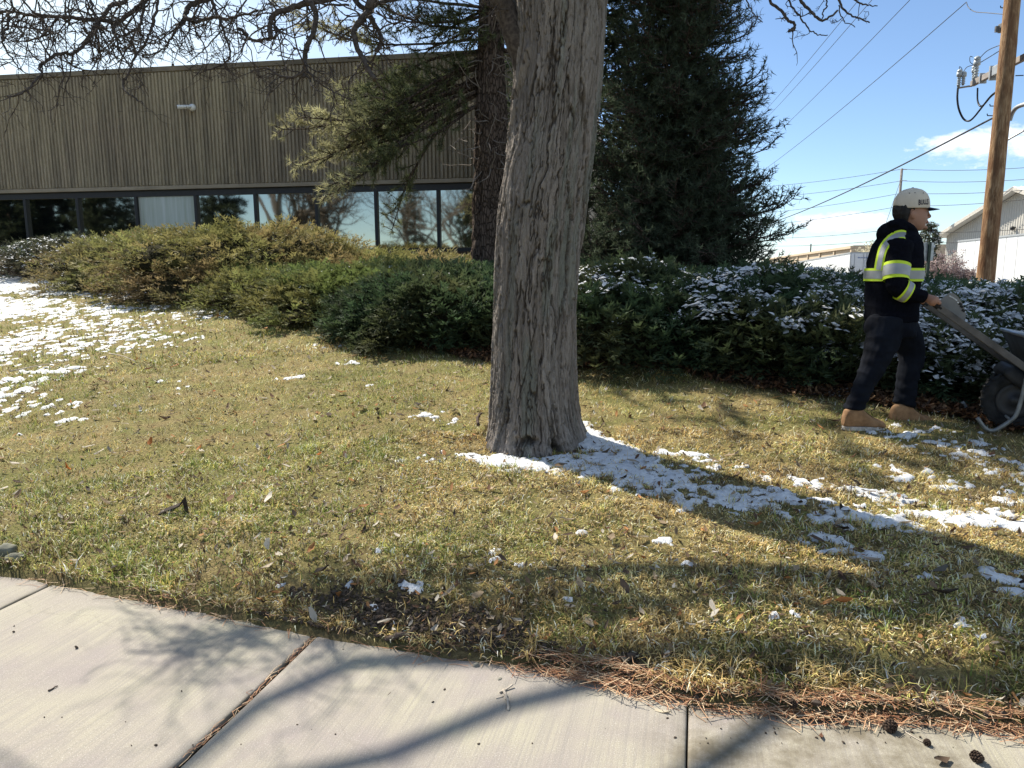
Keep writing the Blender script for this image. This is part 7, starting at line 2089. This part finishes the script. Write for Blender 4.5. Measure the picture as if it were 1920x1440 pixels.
    # --- cap
    capm = simple('cream_cap_cloth', (.56, .50, .42), .9, .1, var=.06, scale=20, bump=.25, bscale=400, bdist=.0015)
    navy = simple('navy_cap_cloth', (.013, .014, .028), .85, .15)
    cc = pp(1708.5, 390); A_, B_, H_ = 31.5 * PXM, .093, 36 * PXM
    def cap_pt(x, z):                                        # near-side surface of the crown at picture offsets (m)
        q = 1 - np.abs(x / A_) ** 2.5 - np.abs(np.clip(z, 0, None) / H_) ** 2.4
        return cc + XV * x + ZV * z - YV * B_ * np.clip(q, 0, 1) ** .45
    n = 40; rows = 14; a = np.linspace(0, 2 * np.pi, n, endpoint=False); V = []
    for zi in np.linspace(-.05, 1, rows):
        k = max(0.0, 1 - max(zi, 0) ** 2.4); rx, ry = A_ * max(.02, k) ** (1 / 2.5), B_ * max(.02, k) ** .45
        ca, sa = np.cos(a), np.sin(a); q = (np.abs(ca) ** 2.3 + np.abs(sa) ** 2.3) ** (-1 / 2.3)
        tilt = -.015 * ca * (1 - max(zi, 0))
        V.append(cc + np.outer(ca * q * rx * (1 - .06 * (ca < 0) * zi), XV) + np.outer(sa * q * ry, YV) + np.outer(H_ * zi + tilt * 0 + .055 * np.clip(-ca - .55, 0, 1) * (1 - max(zi, 0)) + 0 * ca, ZV))
    V = np.concatenate(V); i = np.arange(rows - 1)[:, None] * n; j = np.arange(n)[None]
    b = MB(); b.add(V, [np.stack([i + j, i + (j + 1) % n, i + n + (j + 1) % n, i + n + j], -1).reshape(-1, 4), (np.arange(n) + (rows - 1) * n)[None]])
    cap = b.build('cap', capm, person, True)
    sol = cap.modifiers.new('thickness', 'SOLIDIFY'); sol.thickness = .004
    # brim
    t = np.linspace(-1, 1, 17); outer = [cc + XV * (A_ * .93 + (53 - 31.5) * PXM * (1 - abs(x) ** 2.6)) + YV * x * .078 + ZV * (-.004 - .010 * abs(x) ** 2) for x in t]
    inner = [cc + XV * (A_ * .72 * math.sqrt(max(0, 1 - (x * .80) ** 2)) + .004) + YV * x * .080 + ZV * (.006 - .006 * abs(x) ** 2) for x in t]
    o_, i_ = np.array(outer), np.array(inner); dz = ZV * .005; m = len(t); V = np.concatenate([o_ + dz / 2 - ZV * .006, i_ + dz / 2, o_ - dz / 2 - ZV * .006, i_ - dz / 2]); k = np.arange(m - 1)
    b = MB(); b.add(V, [np.concatenate([np.stack([k, k + 1, m + k + 1, m + k], -1), np.stack([2 * m + k + 1, 2 * m + k, 3 * m + k, 3 * m + k + 1], -1), np.stack([k + 1, k, 2 * m + k, 2 * m + k + 1], -1)])]); b.build('brim', navy, cap)
    b = MB(); b.lathe([(0, .008), (.008, .006), (.010, 0)], cc + ZV * (H_ * .99), 12); b.build('button', navy, cap, True)
    b = MB()
    for x, z in ((-.055, .098), (.040, .098), (-.02, .10)): b.lathe([(0, .002), (.0035, .001), (.004, -.001)], cap_pt(x, z), 8, rot_to((0, -.75, .66)))
    b.build('eyelet', navy, cap)
    # lettering on the side of the cap, set onto the cloth
    cu = bpy.data.curves.new('lettering', 'FONT'); cu.body = 'BULLS'; cu.size = 1.0; cu.extrude = 0.0; cu.offset = .022; cu.resolution_u = 3; cu.space_character = 1.06
    to = bpy.data.objects.new('lettering_tmp', cu); COL.objects.link(to); bpy.context.view_layer.update()
    me = bpy.data.meshes.new_from_object(to.evaluated_get(bpy.context.evaluated_depsgraph_get())); bpy.data.objects.remove(to)
    TV = np.array([v.co[:] for v in me.vertices]); x0, x1 = TV[:, 0].min(), TV[:, 0].max(); y0, y1 = TV[:, 1].min(), TV[:, 1].max()
    sx = (TV[:, 0] - x0) / (x1 - x0); sy = (TV[:, 1] - y0) / (y1 - y0)
    X = (1708.0 + 20.5 * sx - 1708.5) * PXM; Z = (390 - (387.5 - 9.2 * sy * (1.0 + .18 * (2 * sx - 1) ** 2) - 1.6 * sx + 0.9 * np.cos((sx - .5) * 3.1) * -1)) * PXM
    W = np.array([cap_pt(x, z) for x, z in zip(X, Z)]) - YV * .0022 + ZV * 0
    me.vertices.foreach_set('co', W.astype(np.float32).ravel()); me.materials.clear(); me.materials.append(simple('dark_embroidery', (.015, .012, .03), .8)); me.update()
    lo = bpy.data.objects.new('lettering', me); COL.objects.link(lo); attach(lo, cap)
build_worker()

def build_wheelbarrow():
    steel = simple('worn_grey_steel', (.21, .215, .21), .5, .4, .35, var=.3, scale=14, bump=.3, bscale=60)
    beam = simple('weathered_grey_handle', (.115, .105, .095), .8, .2, var=.3, scale=12, bump=.4, bscale=120)
    blackp = simple('scuffed_black_plastic', (.022, .023, .026), .55, .4, var=.5, scale=12, bump=.4, bscale=50)
    rub = simple('grip_rubber', (.015, .015, .016), .8)
    rim = simple('rolled_rim_steel', (.36, .38, .40), .4, .5, .5, var=.2)
    c0 = side(GRIP_N + HDIR * .7, -SEP / 2); root = empty('wheelbarrow', (c0[0], c0[1], float(zg(c0[0], c0[1]))))
    tag(root, 'grey wheelbarrow with steel tray and bent tube legs pushed by the worker', 'wheelbarrow')
    R = np.stack([HDIR, np.array((*BL, 0)), np.cross(HDIR, (*BL, 0))], 1)
    for lat in (0, -SEP):
        p = side(GRIP_N, lat)
        b = MB(); b.box(p + HDIR * .82, (1.50, .036, .046), R, .005); b.build('handle', beam, root)
        b = MB(); b.tube([p - HDIR * .045, p + HDIR * .02, p + HDIR * .09], [.020, .019, .020], 12); b.build('grip', rub, root, True)
    # tray: rear rim runs sideways from the far corner seen in the picture
    cf = on_barrow(1877, 617, -SEP - .05)
    h3 = np.array((*BH, 0)); up = np.array((0, 0, 1.0)); lw = SEP + .10
    hz = HDIR[2]
    def tp(f, l, z): return cf + h3 * f + np.array((*BL, 0)) * l + up * (z + f * hz * .35)
    ringT = [tp(0, 0, 0), tp(0, lw, 0), tp(.40, lw + .02, .01), tp(.78, lw - .04, .04), tp(.92, lw * .5, .05), tp(.78, .04, .04), tp(.40, -.02, .01)]
    def inset(z, k, df): return [tp(.40 + (f - .40) * k + df, lw / 2 + (l - lw / 2) * k, z) for f, l in ((0, 0), (0, lw), (.40, lw + .02), (.78, lw - .04), (.92, lw * .5), (.78, .04), (.40, -.02))]
    rows = [inset(-.34, .60, .03), inset(-.30, .70, .02), inset(-.15, .86, .01), ringT]
    rows = [smooth_path(np.array(r + [r[0]]), 4)[:-1] for r in rows]
    n = len(rows[0]); V = np.concatenate(rows); j = np.arange(n); F = [np.concatenate([np.stack([k * n + j, k * n + (j + 1) % n, (k + 1) * n + (j + 1) % n, (k + 1) * n + j], -1) for k in range(3)]), j[None, ::-1].copy()]
    b = MB(); b.add(V, F); t = b.build('tray', simple('dusty_grey_tray', (.05, .055, .06), .6, .35, var=.35, scale=9, bump=.3, bscale=40), root, True)
    s = t.modifiers.new('thickness', 'SOLIDIFY'); s.thickness = .006
    b = MB(); b.tube(np.concatenate([rows[3], rows[3][:1]]), .012, 8, cap=False); b.build('tray_rim', rim, root, True)
    # bent tube legs
    far = [(1889, 682), (1884, 705), (1877, 735), (1869, 760), (1860, 772), (1842, 786), (1828, 794), (1815, 791), (1802, 776)]
    P = smooth_path([on_barrow(u, v, -SEP + .03) for u, v in far], 4)
    zmin = float(zg(P[-8][0], P[-8][1])); P[:, 2] += np.linspace(0, 1, len(P)) * (zmin + .014 - P[:, 2].min())
    b = MB(); b.tube(P, .0135, 10); b.build('leg', steel, root, True)
    Q = P + np.array((*BL, 0)) * (SEP - .06); Q[:, 2] += np.linspace(0, 1, len(P)) * (float(zg(Q[-8][0], Q[-8][1])) + .014 - Q[:, 2].min())
    b = MB(); b.tube(Q, .0135, 10); b.build('leg', steel, root, True)
    b = MB(); k = len(P) // 2; b.tube([P[k], Q[k]], .010, 8); b.build('cross_brace', steel, root, True)
    # wheels and guard under the tray
    ax = rot_to((*BL, 0))
    for lat in (-SEP * .5 - .08, -SEP * .5 + .10):
        c = on_barrow(1902, 752, lat); c[2] = float(zg(c[0], c[1])) + .20
        w = empty('wheel', c[:]); attach(w, root)
        b = MB(); a = np.linspace(0, 2 * np.pi, 14); b.lathe([(.125 + .0, -.035), (.16, -.045), (.19, -.038), (.20, -.015), (.20, .015), (.19, .038), (.16, .045), (.125, .035), (.12, 0), (.125, -.035)], c, 36, ax)
        for q in range(24):
            an = q * 6.283 / 24; d = np.array((math.cos(an), math.sin(an), 0)) @ ax.T; b.box(c + d * .198, (.012, .014, .07), np.stack([d, np.cross(np.array((*BL, 0)), d), np.array((*BL, 0))], 1))
        b.build('tyre', simple('dusty_tyre', (.03, .03, .03), .9, .1, var=.5, scale=14), w, True)
        b = MB(); b.lathe([(0, -.03), (.03, -.03), (.035, -.012), (.09, -.008), (.126, -.02), (.126, .02), (.09, .008), (.035, .012), (.03, .03), (0, .03)], c, 24, ax); b.build('hub', simple('grey_hub', (.028, .028, .03), .5, .4), w, True)
    c = on_barrow(1902, 716, -SEP * .5); b = MB(); b.box(c + h3 * .05, (.34, SEP * .62, .10), R, .03); b.build('under_guard', blackp, root, True)
    # rounded grey plate with slots laid across the handles
    pl = [(1752, 571), (1766, 560), (1780, 549), (1788, 550), (1796, 556), (1803, 566), (1808, 577), (1811, 590), (1809, 604), (1806, 612)]
    pts = np.array([on_barrow(u, v, -.06) for u, v in pl]); c = pts.mean(0); n_ = np.array((*BL, 0)); m = len(pts)
    V = np.concatenate([pts + n_ * .004, pts - n_ * .004]); j = np.arange(m)
    root2 = empty('metal_plate', c[:]); tag(root2, 'flat grey metal plate with a rounded edge and slots standing on the wheelbarrow handles', 'metal plate')
    b = MB(); b.add(V, [j[None], (j + m)[None, ::-1].copy(), np.stack([j, m + j, m + (j + 1) % m, (j + 1) % m], -1)]); b.build('plate', simple('dull_grey_plate', (.20, .195, .185), .6, .3, var=.12, scale=14), root2)
    lightm = simple('slot_shine', (.62, .62, .60), .6); dk = simple('dark_slot', (.02, .02, .02), .8)
    b = MB()
    for u, v in ((1782, 556), (1787, 558.5), (1792, 562), (1797, 568)): b.box(on_barrow(u, v, -.06) + n_ * .005, (.020, .004, .008), R @ rz(0), .001)
    b.build('slot_edge', lightm, root2)
    b = MB()
    for u, v in ((1800, 570), (1803, 575), (1806, 582)): b.box(on_barrow(u, v, -.06) + n_ * .005, (.022, .006, .016), R, .002)
    b.build('slot', dk, root2)
build_wheelbarrow()
